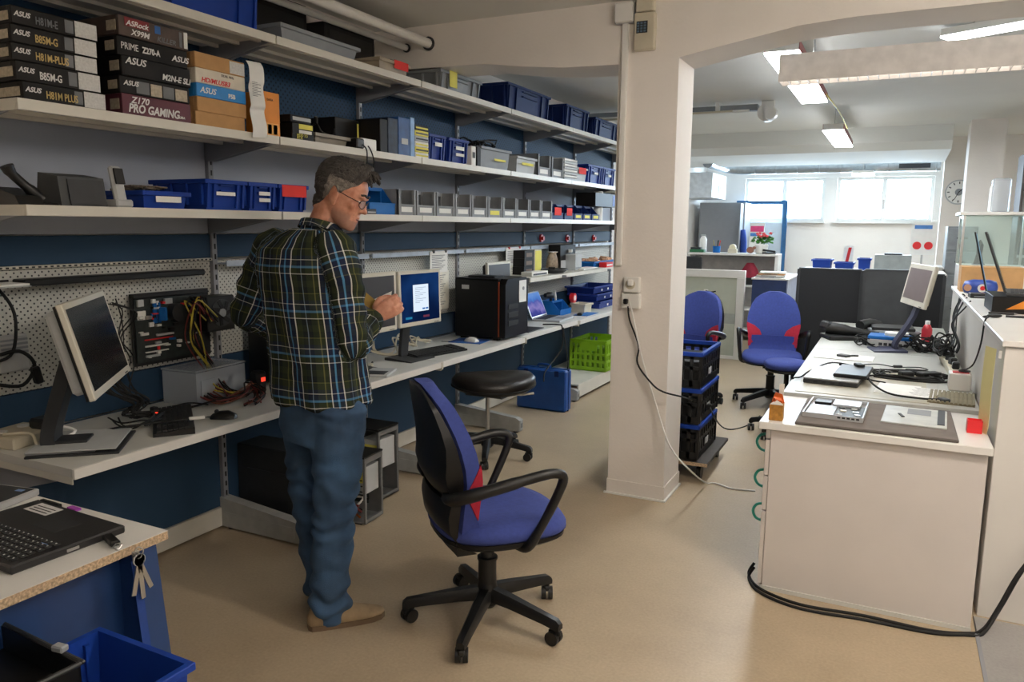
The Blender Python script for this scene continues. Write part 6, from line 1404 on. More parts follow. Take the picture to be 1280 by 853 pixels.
# ================================================================ desk with drawers
teal = M('teal_handle', '#2f9d8c', .4); taupe = M('taupe_desk_pad', '#57504b', .6, var=.05); desk_g = M('desk_grey_laminate', '#b4b5b0', .35, var=.03); body_m = M('warm_white_laminate', '#d6d0cb', .4, var=.03, scale=4)
t = thing('drawer_cabinet', 'white drawer cabinet at the near end of the long desk', 'cabinet', (-.03, 3.55, 0))
MB().box(-.382, .40, -.262, .28, 0.004, .711, .002).build('body', body_m, t); MB().box(-.43, .413, -.283, .295, .713, .745, .003).build('top', lam_white, t); MB().box(-.392, .402, -.268, -.2625, .0, .018).build('base_strip', lam_grey, t)
for k, (z0, z1) in enumerate(((.02, .349), (.355, .503), (.509, .663), (.669, .708))):
    d = MB().box(-.402, -.383, -.258, .276, z0, z1, .002).build('drawer', body_m, t)
    if k: zc = (z0 + z1) / 2 if k < 3 else z0 + .005
    if k < 3:
        zc = z1 - .03; MB().tube([(-.402, -.19, zc + .04), (-.432, -.19, zc + .03), (-.446, -.19, zc), (-.432, -.19, zc - .03), (-.402, -.19, zc - .04)], .006, 8, 4).build('handle', teal, d, 50)
tz = .7455
t = thing('desk_pad', 'dark taupe desk pad on the drawer cabinet', 'desk pad', (-.03, 3.55, tz)); MB().box(-.29, .30, -.268, .265, 0, .012, .003).build('pad', taupe, t); MB().box(-.285, .295, -.263, .26, .012, .0126).build('surface', M('taupe_felt', '#6d655f', .9), t)
t = thing('laptop_chassis', 'opened silver laptop chassis showing its circuit boards on the pad', 'laptop', (-.18, 3.555, tz + .0127), R(-2)); w, d = .24, .37
MB().box(-.118, .118, -.165, .175, 0, .004).box(-.118, .118, -.165, -.16, .004, .02).box(-.118, .118, .17, .175, .004, .02).box(-.118, -.113, -.16, .17, .004, .02).box(.113, .118, -.16, .17, .004, .02).build('shell', silver_p, t)
MB().box(-.11, .0, -.155, .05, .004, .012).build('battery', M('grey_film', '#7d8288', .4, .3), t); MB().box(.005, .108, -.15, .10, .004, .009).build('mainboard', pcb, t)
MB().box(-.10, -.03, .09, .16, .004, .016, .002).build('drive', black_p, t); MB().box(-.02, .09, .06, .165, .010, .019).build('film', M('crinkled_foil', '#c9cdd2', .3, .4, var=.2, scale=60), t)
for k, (x, y) in enumerate(((.02, -.10), (.06, -.12), (.08, -.03), (.03, -.02), (.07, .03), (.02, .04), (.09, -.08))): MB().box(x - .012, x + .012, y - .010, y + .010, .009, .0125).build('chip', [lgrey_p, black_p, chrome, beige_p][k % 4], t)
for k in range(5): MB().box(.02 + k * .018, .032 + k * .018, -.166, -.165, .008, .015).build('port', black_m, t)
t = thing('laptop_bottom_cover', 'pale laptop bottom cover lying on the pad with a small tool', 'laptop cover', (.125, 3.60, tz + .0127), R(-3)); MB().box(-.12, .12, -.165, .17, 0, .006, .002).build('cover', M('pale_grey_cover', '#c3c6c2', .4), t); MB().box(-.03, .06, .03, .14, .006, .0066).build('vent_label', grey_p, t); MB().box(.085, .112, -.12, .16, .006, .009, .001).build('hinge_strip', dark_p, t); MB().obox((-.05, -.02, .0085), (.012, .06, .004), (0, 0, .3), .001).build('screw_tool', black_p, t)
t = thing('red_cube', 'small bright red box at the right end of the drawer cabinet', 'box', (.335, 3.505, tz)); MB().box(-.026, .026, -.026, .026, 0, .004).box(-.026, .026, -.026, -.023, .004, .05).box(-.026, .026, .023, .026, .004, .05).box(-.026, -.023, -.023, .023, .004, .05).box(.023, .026, -.023, .023, .004, .05).build('box', red_p, t); MB().box(-.022, .022, -.022, .022, .03, .034).build('inner_floor', red_p, t)
t = thing('gift_carton', 'small brown and orange gable carton at the desk corner', 'carton', (-.40, 3.335, tz)); MB().box(-.027, .027, -.027, .027, 0, .068, .001).build('box', M('printed_kraft', '#a8762f', .6, var=.3, scale=60), t); MB().prism([(-.027, .068), (.027, .068), (.016, .105), (-.012, .112)], .024, .027, 'y').build('back_flap', M('orange_flap', '#d2601f', .6, var=.3, scale=60), t); MB().prism([(-.027, .068), (.027, .068), (.027, .072), (.0, .09)], -.027, -.0245, 'y').build('front_flap', paper_m, t); MB().obox((.012, .0255, .125), (.02, .0022, .05), (0, 0, 0)).build('handle_flap', M('white_card', '#e8e2d6', .7), t); MB().obox((-.0, -.01, .078), (.03, .025, .03), (.3, .2, .4)).build('orange_filling', M('orange_flap', '#d2601f', .6, var=.3, scale=60), t)
# long tables behind
LZ = .76
t = thing('long_desk', 'long grey desk running behind the drawer cabinet', 'desk', (-.02, 3.86, 0)); MB().box(-.42, .41, 0, 1.55, LZ - .025, LZ, .002).build('top', desk_g, t)
for x in (-.38, .36):
    for y in (.06, 1.48): MB().box(x - .02, x + .02, y - .02, y + .02, 0, LZ - .025).build('leg', steel_g, t)
MB().box(-.38, .36, 1.47, 1.49, .3, LZ - .025).build('modesty_panel', lam_grey, t)
t = thing('far_desk', 'second grey desk crowded with scanners and cables', 'desk', (-.02, 5.415, 0)); MB().box(-.42, .41, 0, 1.6, LZ - .025, LZ, .002).build('top', desk_g, t)
for x in (-.38, .36):
    for y in (.06, 1.54): MB().box(x - .02, x + .02, y - .02, y + .02, 0, LZ - .025).build('leg', steel_g, t)
LZ += .0005
t = thing('cutting_mat', 'pale translucent desk mat under the silver laptop', 'mat', (-.17, 4.3, LZ)); MB().box(-.22, .36, -.40, .35, 0, .002).build('sheet', M('pale_mat', '#b9b3a0', .5), t); MB().box(-.21, .35, -.39, .34, .002, .0023).build('surface', M('pale_mat2', '#b3ae9e', .4), t)
LM = LZ + .0025
t = thing('silver_laptop', 'closed silver laptop with a black adapter on the long desk', 'laptop', (-.23, 4.36, LM), R(-4)); MB().box(-.13, .13, -.24, .22, 0, .022, .004).build('base', dark_p, t); MB().box(-.13, .13, -.24, .22, .022, .03, .003).build('lid', silver_p, t); MB().box(-.0, .16, -.16, .16, .0305, .05, .005).build('adapter', black_p, t)
for k in range(4): MB().box(-.08 + k * .04, -.06 + k * .04, -.2415, -.24, .008, .016).build('port', black_m, t)
t = thing('paper_sheets', 'loose white printed sheets on the long desk', 'paper', (.09, 4.17, LM), R(-12)); MB().obox((-.03, 0, .0012), (.19, .27, .0022), (0, 0, .12)).build('sheet', paper_m, t); MB().obox((.08, -.02, .0035), (.14, .25, .002), (0, 0, -.05)).build('sheet', paper_m, t)
q = MB()
for k in range(9): q.obox((.08, .08 - .022 * k, .0048), (.1 - .02 * (k % 3), .003, .0004), (0, 0, -.05))
q.build('print_lines', ink, t)['kind'] = 'stuff'
t = thing('ribbed_pad', 'olive ribbed rubber pad beside the white box on the desk', 'pad', (.30, 4.06, LZ), R(-4)); rm = M('olive_rubber', '#7c745c', .8)
MB().box(-.11, .08, -.13, .16, 0, .006).build('base', rm, t)
rib_me = MB().box(-.006, .006, -.13, .16, .006, .011, .001).mesh('rib'); rib_me.materials.append(rm)
for k in range(11): inst(rib_me, 'rib', t, (-.10 + k * .0175, 0, 0))
t = thing('white_tissue_box', 'white box with a red slot against the counter wall', 'box', (.335, 4.34, LZ)); MB().box(-.05, .045, -.04, .06, 0, .085, .004).build('body', white_p, t); MB().box(-.035, .035, -.012, .03, .085, .089).build('red_slot', red_p, t)
t = thing('cable_ring', 'small black cable ring lying on the white box', 'cable', (.35, 4.34, LZ + .09)); MB().tube([(.0 + .022 * math.cos(a), .022 * math.sin(a), .006) for a in [2 * PI * i / 14 for i in range(15)]], .005, 6).build('ring', black_p, t, 50); q = [Vector((.0, .02, .006))] + [Vector(px(u, v, .395)) - Vector((.35, 4.34, LZ + .09)) for u, v in ((1217, 455), (1226, 430), (1231, 402), (1236, 396))]; MB().tube(q, .004, 6, 5).build('cord', black_m, t, 60)
t = thing('power_strip', 'white power strip with black plugs along the counter wall', 'socket strip', (.33, 4.98, LZ), R(2)); MB().box(-.03, .03, -.35, .33, 0, .04, .005).build('strip', beige_p, t)
for k in range(4): MB().obox((0, -.24 + k * .15, .058), (.035, .045, .04), (0, 0, .3 * k), .006).build('plug', black_p, t)
t = thing('white_envelope', 'white envelope with a black key fob on the desk edge', 'envelope', (-.25, 5.08, LZ), R(-3)); MB().box(-.15, .18, -.09, .12, 0, .004, .001).build('envelope', paper_m, t); MB().obox((.01, .01, .012), (.05, .07, .014), (0, 0, 1.1), .004).build('fob', dark_p, t); MB().tube([(.03, .02, .01), (.06, .05, .01), (.09, .06, .01)], .005, 6, 3).build('fob_loop', black_p, t)
t = thing('laptop_charger', 'black laptop charger brick with its cable on the desk', 'charger', (.21, 4.62, LZ), R(20)); MB().obox((0, 0, .015), (.12, .06, .03), (0, 0, .3), .006).build('brick', black_p, t); MB().tube([(-.05, .02, .02), (-.12, .04, .006), (-.2, -.04, .006), (-.3, -.02, .006), (-.36, -.12, .006), (-.30, -.22, .006)], .0048, 6, 6).build('cord', black_m, t, 60); MB().tube([(.05, -.02, .02), (.1, -.02, .01), (.08, -.12, .006), (-.06, -.16, .006), (-.2, -.12, .006), (-.3, -.05, .006)], .0048, 6, 6).build('cord', black_m, t, 60)
t = thing('desk_cable', 'black cable curving over the loose sheets on the desk', 'cable', (.05, 4.1, LM)); MB().tube([(-.28, .42, .045), (-.16, .28, .04), (-.10, .05, .02), (-.02, -.10, .009), (.10, -.14, .009), (.18, -.11, .006)], .005, 6, 6).build('cord', black_m, t, 60); MB().obox((.2, -.13, .009), (.035, .05, .018), (0, 0, .6), .004).build('plug', dark_p, t)
t = thing('desk_cable', 'thin black cable running from the silver laptop off the desk edge', 'cable', (-.43, 4.25, LZ)); MB().tube([(.30, .24, .046), (.16, .30, .05), (.06, .2, .012), (.03, .02, .006), (-.005, -.04, .002), (-.012, -.02, -.06), (-.02, .05, -.35), (-.0, .1, -.6), (.03, .12, -.74)], .0045, 6, 6).build('cord', black_m, t, 60); MB().obox((.30, .24, .058), (.04, .06, .016), (0, 0, .4), .004).build('plug', black_p, t)
t = thing('earphones', 'thin black earphones lying on the middle of the desk', 'earphones', (.05, 4.86, LZ)); MB().tube([(-.2, -.05, .004), (-.1, .05, .004), (0, .0, .004), (.12, .05, .004), (.16, -.02, .004), (.05, -.05, .004)], .0028, 6, 6).build('cord', dark_p, t, 60); MB().obox((.01, .0, .008), (.05, .02, .015), (0, 0, .4), .004).build('remote', dark_p, t)
# scanners, network boxes, tilted monitor on the far desk
t = thing('handset_pile', 'black handheld scanner lying on top of a black tray', 'scanner', (-.27, 5.98, LZ), R(25)); MB().box(-.16, .16, -.10, .10, 0, .03, .006).build('tray', black_p, t); MB().tube([(-.13, .05, .075), (-.02, .0, .06), (.12, -.04, .045), (.2, -.06, .04)], .035, 10, 4, rs=[.045, .045, .035, .028, .024, .022]).build('handle', black_p, t, 60); MB().obox((-.13, .05, .09), (.07, .09, .06), (0, .3, .2), .015).build('head', dark_p, t)
t = thing('handset_pile', 'second grey black scanner lying behind the first', 'scanner', (-.13, 6.28, LZ), R(60)); MB().box(-.14, .14, -.09, .09, 0, .05, .01).build('cradle', dark_p, t); MB().tube([(-.13, 0, .08), (.0, .0, .09), (.13, .0, .075)], .03, 10, 4, rs=[.036, .034, .03, .026]).build('handle', black_p, t, 60)
t = thing('network_switch', 'grey network box with a blue lid under the tilted monitor', 'device', (.03, 5.72, LZ), R(-4)); MB().box(-.15, .15, -.09, .09, 0, .055, .004).build('case', lgrey_p, t); MB().box(-.15, .13, -.09, .09, .0555, .078, .004).build('blue_lid', cyan_bin, t)
for k in range(6): MB().box(-.08 + k * .03, -.058 + k * .03, -.0915, -.09, .016, .035).build('port', dark_p, t)
t = thing('tape_roll', 'white cable drum lying on the blue network lid', 'tape', (.05, 5.72, LZ + .0788)); MB().lathe([(.03, 0), (.075, 0), (.075, .02), (.03, .028), (.03, 0)], n=24).build('roll', white_p, t, 40); MB().lathe([(.01, .0), (.029, .0), (.029, .018), (.01, .018)], n=16).build('core', dark_p, t, 40)
t = thing('document_pile', 'stack of dark folders behind the blue network box', 'folder', (.02, 6.18, LZ), R(10))
for k in range(4): MB().obox((.0, .0, .012 + k * .022), (.34 - .02 * k, .24, .02), (0, 0, .12 * (k % 3) - .1), .003).build('folder', [black_p, dark_p, grey_p, black_p][k], t)
ang = R(-165.5); t, Rm = monitor('small cream monitor tilted on its stand facing the blue chair', (.051, 5.80, 1.06), ang, R(10.6), .50, .27, cream, M('pinkish_lcd', '#6e5f60', .35, var=.05), .03, back=beige_p, deep=.032, basew=(.2, .2), z=LZ, stand=M('dark_blue_stand', '#2c3048', .5), base_off=-.12)
t = thing('red_bottle', 'small red capped bottle behind the tilted monitor stand', 'bottle', (.24, 6.10, LZ)); MB().lathe([(.03, 0), (.034, .01), (.034, .09), (.02, .12), (.014, .125)], n=18).build('bottle', M('red_liquid', '#a92330', .35), t, 50); MB().lathe([(.016, .125), (.016, .15), (.005, .152)], n=14).build('cap', white_p, t, 40)
def tangle(label, c, ext, n, seed, r=.005, m=None):
    rnd = random.Random(seed); t = thing('cable_tangle', label, 'cables', c)
    q = MB()
    for k in range(n):
        a = rnd.uniform(0, 6.28); pts = []
        for j in range(7):
            a += rnd.uniform(.5, 1.4); f = rnd.uniform(.4, 1); pts.append((ext[0] * f * math.cos(a), ext[1] * f * math.sin(a), .006 + ext[2] * rnd.random() ** 1.5))
        q.tube(pts, r, 6, 5)
    q.build('cords', m or black_m, t, 60)['kind'] = 'stuff'; MB().obox((0, 0, .015), (.07, .05, .03), (0, 0, .5), .006).build('adapter', black_p, t); return t
tangle('black cable tangle at the foot of the tilted monitor', (.20, 5.62, LZ), (.13, .14, .10), 9, 2)
tangle('black cable tangle over the power strip', (.30, 5.20, LZ + .06), (.06, .25, .10), 9, 3)
tangle('grey and black lead tangle between the scanners and the blue box', (-.12, 5.74, LZ), (.10, .16, .06), 6, 6, .0045)
tangle('sparse black leads on the desk beside the charger', (.10, 4.58, LZ), (.24, .16, .02), 6, 8, .0045)
hc = thing('hanging_cables', 'black cables hanging down the counter wall to the desk', 'cables', (.385, 5.4, 1.0)); rnd = random.Random(11)
for k, (y0, y1) in enumerate(((5.75, 5.35), (5.70, 5.5), (5.62, 5.2), (5.45, 5.0), (5.2, 5.05))):
    MB().tube([(.03, y0 - 5.4, .136), (.006, y0 - 5.42, .10), (-.01 - .012 * k, (y0 + y1) / 2 - 5.4 + rnd.uniform(-.08, .08), .0), (-.02, y1 - 5.4 + rnd.uniform(-.1, .1), -.1), (-.03, y1 - 5.4, -.15)], .0045, 6, 6).build('cord', black_m, hc, 60)
# ================================================================ counter partition
cw = M('counter_white', '#d9d6d0', .5, var=.03, scale=3)
t = thing('counter', 'tall white service counter along the right of the desk', 'counter', (.405, 3.45, 0)); MB().box(0.0, 1.0, 0, 3.15, 0, 1.105, .002).build('body', cw, t); MB().box(-.012, 1.01, -.012, 3.16, 1.106, 1.13, .003).build('top', lam_white, t)
t = thing('yellow_sheet', 'yellow paper strip hanging at the near counter corner', 'paper', (.402, 3.50, 1.09)); MB().flat([(-.036, .02, .0), (-.038, .02, -.15), (-.036, .02, -.30), (-.040, .022, -.345)], (-.34, .94, 0), None, .085, .001, 4).build('sheet', M('pale_yellow_paper', '#f0e8aa', .8, var=.02), t); MB().obox((-.008, -.02, -.02), (.01, .02, .03), (0, 0, 0)).build('tape', paper_m, t)
KZ = 1.1305
t = thing('gaming_card_box', 'black and orange carton carrying a laptop on the counter', 'box', (.62, 4.75, KZ)); MB().box(-.16, .26, -.18, .2, 0, .085, .002).build('box', k_box, t)
for poly_ in ([(-.10, .02), (-.02, .07), (.12, .06), (.04, .03)], [(.06, .02), (.14, .055), (.25, .05), (.24, .012)]): MB().prism(poly_, -.1815, -.18, 'y').build('orange_print', org, t)
laptop('laptop', 'open dark laptop standing on the black and orange carton', (.535, 4.76), R(-6), .36, .25, .325, R(20), KZ + .0855, dark_p, scr_off)
t = thing('leaning_laptop', 'second dark laptop leaning open behind the first on the counter', 'laptop', (.505, 5.20, KZ), R(-5)); MB().box(0, .22, -.16, .16, 0, .018, .003).build('base', dark_p, t); MB().box(-.008, 0, -.16, .16, .0, .40, .002).xf(Matrix.Translation((0, 0, .018)) @ Matrix.Rotation(R(-14), 4, 'Y')).build('lid', black_p, t); MB().box(.0, .001, -.15, .15, .012, .388).xf(Matrix.Translation((0, 0, .018)) @ Matrix.Rotation(R(-14), 4, 'Y')).build('screen', EM('pale_screen', (.35, .6, .8), .5), t)
t = thing('counter_carton', 'open brown carton at the back of the counter', 'box', (.58, 6.15, KZ)); MB().box(-.17, .19, -.12, .12, 0, .17, .002).build('body', card_m, t); MB().box(-.172, .192, -.01, .012, .17, .1712).build('tape', M('parcel_tape', '#c9a873', .4), t)
t = thing('snack_bag', 'blue printed pouch lying on the counter in front of the carton', 'pouch', (.50, 5.74, KZ)); MB().loft([[(x, .05 * s * math.cos(a), .052 + .05 * s * math.sin(a)) for a in [2 * PI * i / 12 for i in range(12)]] for x, s in ((-.095, .2), (-.085, .75), (-.04, 1), (.05, 1), (.09, .8), (.1, .25))]).build('pouch', M('blue_foil', '#24418f', .35, var=.25, scale=25), t, 60); MB().cyl((.01, -.051, .05), (.01, -.053, .05), .026, n=20).build('white_emblem', paper_m, t); MB().cyl((.012, -.053, .05), (.012, -.0545, .05), .014, n=16).build('red_emblem', red_p, t); MB().cyl((-.07, -.045, .05), (-.07, -.048, .05), .022, n=16).build('picture', M('skin_print', '#b98a6c', .6), t)
t = thing('router', 'flat black router in front of the blue pouch', 'device', (.50, 5.40 + .14, KZ), R(4)); MB().box(-.07, .07, -.05, .05, 0, .03, .004).build('case', black_p, t); MB().box(-.05, .05, -.0515, -.05, .008, .014).build('led_strip', grey_p, t); MB().box(.03, .06, -.02, .02, .03, .0312).build('sticker', paper_m, t)
for k, (x, y, a) in enumerate(((.50, 4.50, .1), (.56, 4.36, -.1))):
    t = thing('ballpoint_pen', ['pen lying behind the other at the counter front', 'pen lying nearest the counter front edge'][k], 'pen', (x, y, KZ), a); MB().cyl((-.06, 0, .006), (.05, 0, .006), .0055, n=10).build('barrel', [black_p, dark_p][k], t, 40); MB().cyl((.05, 0, .006), (.068, 0, .006), .005, .001, n=10).build('tip', chrome, t, 40)
t = thing('scanner_plug', 'small black plug lying at the counter edge', 'plug', (.45, 4.32, KZ), R(20)); MB().ell((0, 0, .010), (.035, .018, .010)).build('body', black_p, t, 50); MB().tube([(-.03, 0, .008), (-.06, -.02, .006), (-.055, -.05, .006)], .004, 6, 3).build('cord', black_m, t)
# ================================================================ cables on the floor along the drawer cabinet
for k, dv in enumerate((0, 5)):
    t = thing('floor_cable', ['upper black cable lying along the drawer cabinet foot', 'lower black cable lying along the drawer cabinet foot'][k], 'cable', (-.05, 3.2, 0), 0, 'floor cables')
    P = [pz(943, 704 + dv, .05), pz(936, 718 + dv, .006), pz(950, 736 + dv, .006), pz(1000, 756 + dv, .006), pz(1080, 770 + dv, .006), pz(1160, 788 + dv * .6, .006), pz(1205, 792 + dv * .4, .006), pz(1228, 788 + dv, .006)] + [py(1248 + k * 3, 760, 3.36), py(1270 + k * 3, 722, 3.38), py(1295, 690, 3.40)]
    MB().tube(rel(t, P), .0065, 7, 6).build('cord', black_m, t, 60); MB().tube(rel(t, [P[-1], P[-1] + Vector((.06, .02, .08)), P[-1] + Vector((.12, .03, .10)), Vector((P[-1].x + .14, 3.452, P[-1].z + .09))]), .0065, 7, 4).build('cord_end', black_m, t, 60); MB().cyl(rel(t, [(P[-1].x + .14, 3.4495, P[-1].z + .09)])[0], rel(t, [(P[-1].x + .14, 3.443, P[-1].z + .09)])[0], .02, n=14).build('grommet', dark_p, t)
t = thing('floor_cable', 'black cable running from the crates across the floor to the desk', 'cable', (-.9, 4.7, 0)); P = [px(887, 508, -.955), px(893, 522, -.93), pz(903, 534, .05), pz(915, 537, .006), pz(934, 532, .006), pz(950, 520, .006)]
MB().tube(rel(t, P), .005, 7, 6).build('cord', black_m, t, 60); MB().obox(Vector(P[0]) - Vector((-.9, 4.7, 0)), (.03, .03, .03), (0, 0, 0), .005).build('plug', black_p, t)
# ================================================================ dark partition panels behind the desks
def panel(label, x0, x1, y, z1, m, th=.05):
    t = thing('partition_panel', label, 'partition', ((x0 + x1) / 2, y, 0)); w = (x1 - x0) / 2
    MB().box(-w + .012, w - .012, -th / 2, th / 2, .03, z1 - .012).build('panel', m, t); MB().box(-w, w, -th / 2 - .003, th / 2 + .003, z1 - .012, z1, .002).build('top_rail', dark_p, t)
    for sx in (-1, 1): MB().box(sx * w - .012, sx * w + .012, -th / 2 - .003, th / 2 + .003, .03, z1 - .012).build('side_post', dark_p, t); MB().box(sx * w * .8 - .02, sx * w * .8 + .02, -.15, .15, 0, .03).build('foot', dark_p, t)
kf = M('black_felt', '#1b1c1f', .85, var=.12, scale=120)
panel('black felt partition behind the blue chair', -.76, -.245, 7.30, 1.20, kf); panel('charcoal partition behind the tilted monitor', -.22, .13, 7.20, 1.21, M('charcoal_board', '#36383a', .7)); panel('black partition in the corner by the counter', .15, .38, 7.30, 1.18, kf)
# ================================================================ far room
t = thing('white_screen', 'low white framed screen behind the half hidden chair', 'partition', (-1.9, 9.2, 0)); sg_ = M('pale_green_grey', '#b7bcae', .6, var=.03)
MB().box(-.40, .27, -.015, .015, .04, .96).build('panel', sg_, t); MB().box(-.42, .36, -.04, .04, .96, 1.05, .004).build('top_rail', lam_white, t); MB().box(.27, .36, -.04, .04, 0, .96, .004).build('post', lam_white, t); MB().box(-.42, -.40, -.04, .04, 0, .96).build('post', lam_white, t); MB().box(-.40, .27, -.017, .017, .42, .54).build('band', M('grey_band', '#9ea29c', .6), t); MB().box(-.40, .27, -.03, .03, 0, .04).build('foot_rail', lam_white, t)
wl = thing('wall_lever', 'small black and white lever on the white screen', 'handle', (-1.98, 9.17, .80)); MB().obox((0, -.01, 0), (.05, .02, .03), (0, 0, 0), .004).build('plate', white_p, wl); MB().tube([(0, -.02, 0), (.06, -.03, -.012), (.12, -.03, .0)], .008, 8, 3).build('arm', black_p, wl, 50)
t = thing('book_counter', 'grey shelf counter with desk clutter in the far room', 'shelf', (-2.0, 10.8, 0)); lg = M('warm_grey_laminate', '#a9a49f', .5)
MB().box(-.62, .60, -.02, .36, 1.165, 1.195, .003).build('top', lam_white, t); MB().box(-.62, .56, .33, .35, 0, 1.165).build('back', lg, t); MB().box(.56, .60, 0, .35, 0, 1.165).build('side', lam_white, t); MB().box(-.62, -.58, 0, .35, 0, 1.165).build('side', lam_white, t)
for z in (.12, .42, .74): MB().box(-.58, .56, .0, .33, z, z + .025).build('shelf', lam_white, t)
BT = 1.1955
def on_counter(u, y=10.95): return xat(u, y, BT)
t = thing('flower_pot', 'potted plant with red and pink flowers on the grey counter', 'plant', (on_counter(951), 10.98, BT)); MB().lathe([(.06, 0), (.075, .01), (.09, .12), (.078, .125), (.07, .11)], n=20).build('pot', white_p, t, 40)
rnd = random.Random(4); q = MB()
for k in range(60): a = rnd.uniform(0, 6.28); r_ = rnd.uniform(.02, .14); q.obox((r_ * math.cos(a), r_ * .7 * math.sin(a), .14 + rnd.uniform(0, .09)), (.05, .035, .003), (rnd.uniform(-.8, .8), rnd.uniform(-.8, .8), a))
q.build('foliage', M('plant_green', '#3c7a2c', .6, var=.4, scale=20), t)['kind'] = 'stuff'
for k in range(12): a = rnd.uniform(0, 6.28); r_ = rnd.uniform(.02, .12); MB().ell((r_ * math.cos(a), r_ * .6 * math.sin(a), .235 + rnd.uniform(-.02, .04)), (.024, .024, .018), 8, 5).build('blossom', M('flower_pink', '#e0555c', .6, var=.3), t, 60)
t = thing('pen_cup', 'blue pen cup with pens on the grey counter', 'pen cup', (on_counter(896), 10.92, BT)); MB().lathe([(.05, 0), (.055, .09), (.05, .09), (.045, .01)], n=16).build('cup', cyan_bin, t, 40)
for k in range(5): MB().cyl((.02 * math.cos(k * 1.3), .02 * math.sin(k * 1.3), .02), (.05 * math.cos(k * 1.3), .05 * math.sin(k * 1.3), .17), .006, n=6).build('pen', [red_p, black_p, cyan_bin, yel_c, dark_p][k], t)
t = thing('green_box', 'small green box at the left of the grey counter', 'box', (on_counter(873), 10.9, BT)); MB().box(-.1, .1, -.06, .06, 0, .04, .004).build('base', M('bottle_green', '#2f6b46', .5), t); MB().box(-.09, .05, -.05, .05, .04, .07, .004).build('lid', dark_p, t)
t = thing('white_dispenser', 'white dispenser bottle at the left of the grey counter', 'bottle', (on_counter(877), 11.03, BT)); MB().lathe([(.045, 0), (.05, .02), (.05, .18), (.03, .22), (.012, .225)], n=18).build('bottle', white_p, t, 50); MB().box(-.035, .03, -.012, .012, .225, .245, .004).build('pump', lgrey_p, t)
t = thing('tape_dispenser', 'cream tape dispenser in the middle of the grey counter', 'dispenser', (on_counter(916), 10.93, BT)); MB().box(-.06, .06, -.04, .04, 0, .06, .006).build('base', beige_p, t); MB().cyl((0, -.03, .075), (0, .03, .075), .045, n=18).build('roll', M('cream_roll', '#e6dfbf', .5), t, 40)
t = thing('stapler', 'dark stapler at the right end of the grey counter', 'stapler', (on_counter(962), 10.9, BT)); MB().box(-.09, .09, -.02, .02, 0, .02, .004).build('base', dark_p, t); MB().obox((.0, 0, .04), (.17, .03, .025), (0, .12, 0), .006).build('arm', black_p, t)
t = thing('wooden_figurine', 'little brown figurine next to the flower pot', 'figurine', (on_counter(938), 10.92, BT)); MB().ell((0, 0, .045), (.05, .035, .045)).build('body', M('brown_wood', '#8a5b4a', .6), t, 60); MB().ell((.05, 0, .075), (.025, .022, .022)).build('head', M('brown_wood', '#8a5b4a', .6), t, 60)
t = thing('chair_back', 'black mesh chair back in front of the grey counter', 'chair', (-2.48, 10.45, 0)); MB().box(-.2, .2, -.22, .2, .44, .50, .02).build('seat', black_p, t); MB().box(-.2, .2, -.24, -.21, .62, 1.16, .01).build('backrest', dark_p, t); MB().cyl((0, 0, .06), (0, 0, .44), .025, n=12).build('column', black_p, t); MB().tube([(0, -.1, .45), (0, -.3, .5), (0, -.26, .7)], .02, 8, 4).build('back_support', black_p, t)
for k in range(5): a = k * 2 * PI / 5; MB().tube([(0, 0, .08), (.27 * math.cos(a), .27 * math.sin(a), .03)], .02, 6).build('base_arm', black_p, t)
# things on the counter's shelf front
t = thing('glass_bowl', 'round white bowl on the counter shelf', 'bowl', (xat(910, 10.86, .95), 10.93, .7655)); MB().lathe([(.06, 0), (.13, .06), (.15, .16), (.14, .16), (.12, .07), (.05, .012)], n=20).build('bowl', lgrey_p, t, 50); MB().lathe([(.07, -.0), (.07, .008)], n=16).build('foot_ring', grey_p, t)
t = thing('red_bag', 'red and black bag on the counter shelf', 'bag', (xat(936, 10.86, .95), 10.95, .7655)); MB().loft([[(.13 * s * math.cos(a), .08 * s * math.sin(a), z) for a in [2 * PI * i / 12 for i in range(12)]] for z, s in ((0, .8), (.08, 1), (.2, .85), (.3, .35))]).build('bag', M('crimson_cloth', '#8e2438', .8, var=.3), t, 60); MB().box(-.12, .12, -.085, -.06, .0, .10, .01).build('black_pocket', black_m, t)
# navy cabinet with papers
t = thing('navy_cabinet', 'navy fronted low cabinet with papers on top', 'cabinet', (-1.25, 9.0, 0)); MB().box(-.18, .19, 0, .02, .02, .965).build('front', M('navy_laminate', '#22355f', .5), t); MB().box(-.18, .20, .02, 1.1, 0, .965).build('body', M('lavender_grey', '#9ea5ba', .5), t); MB().box(-.19, .21, -.01, 1.11, .966, .985, .002).build('top', lam_white, t)
for k in range(4):
    t = thing('paper_pile', '%s sheet pile from the bottom on the navy cabinet' % ORD[k], 'paper', (-1.25 + .01 * k, 9.15, .9855 + .0165 * k), R(3 * k - 4)); MB().box(-.15, .13, -.12, .14, 0, .016, .001).build('sheets', [lgrey_p, paper_m, M('orange_edge', '#d09a5f', .7), paper_m][k], t); MB().box(-.1, .06, -.1215, -.12, .004, .01).build('label_strip', ink, t)
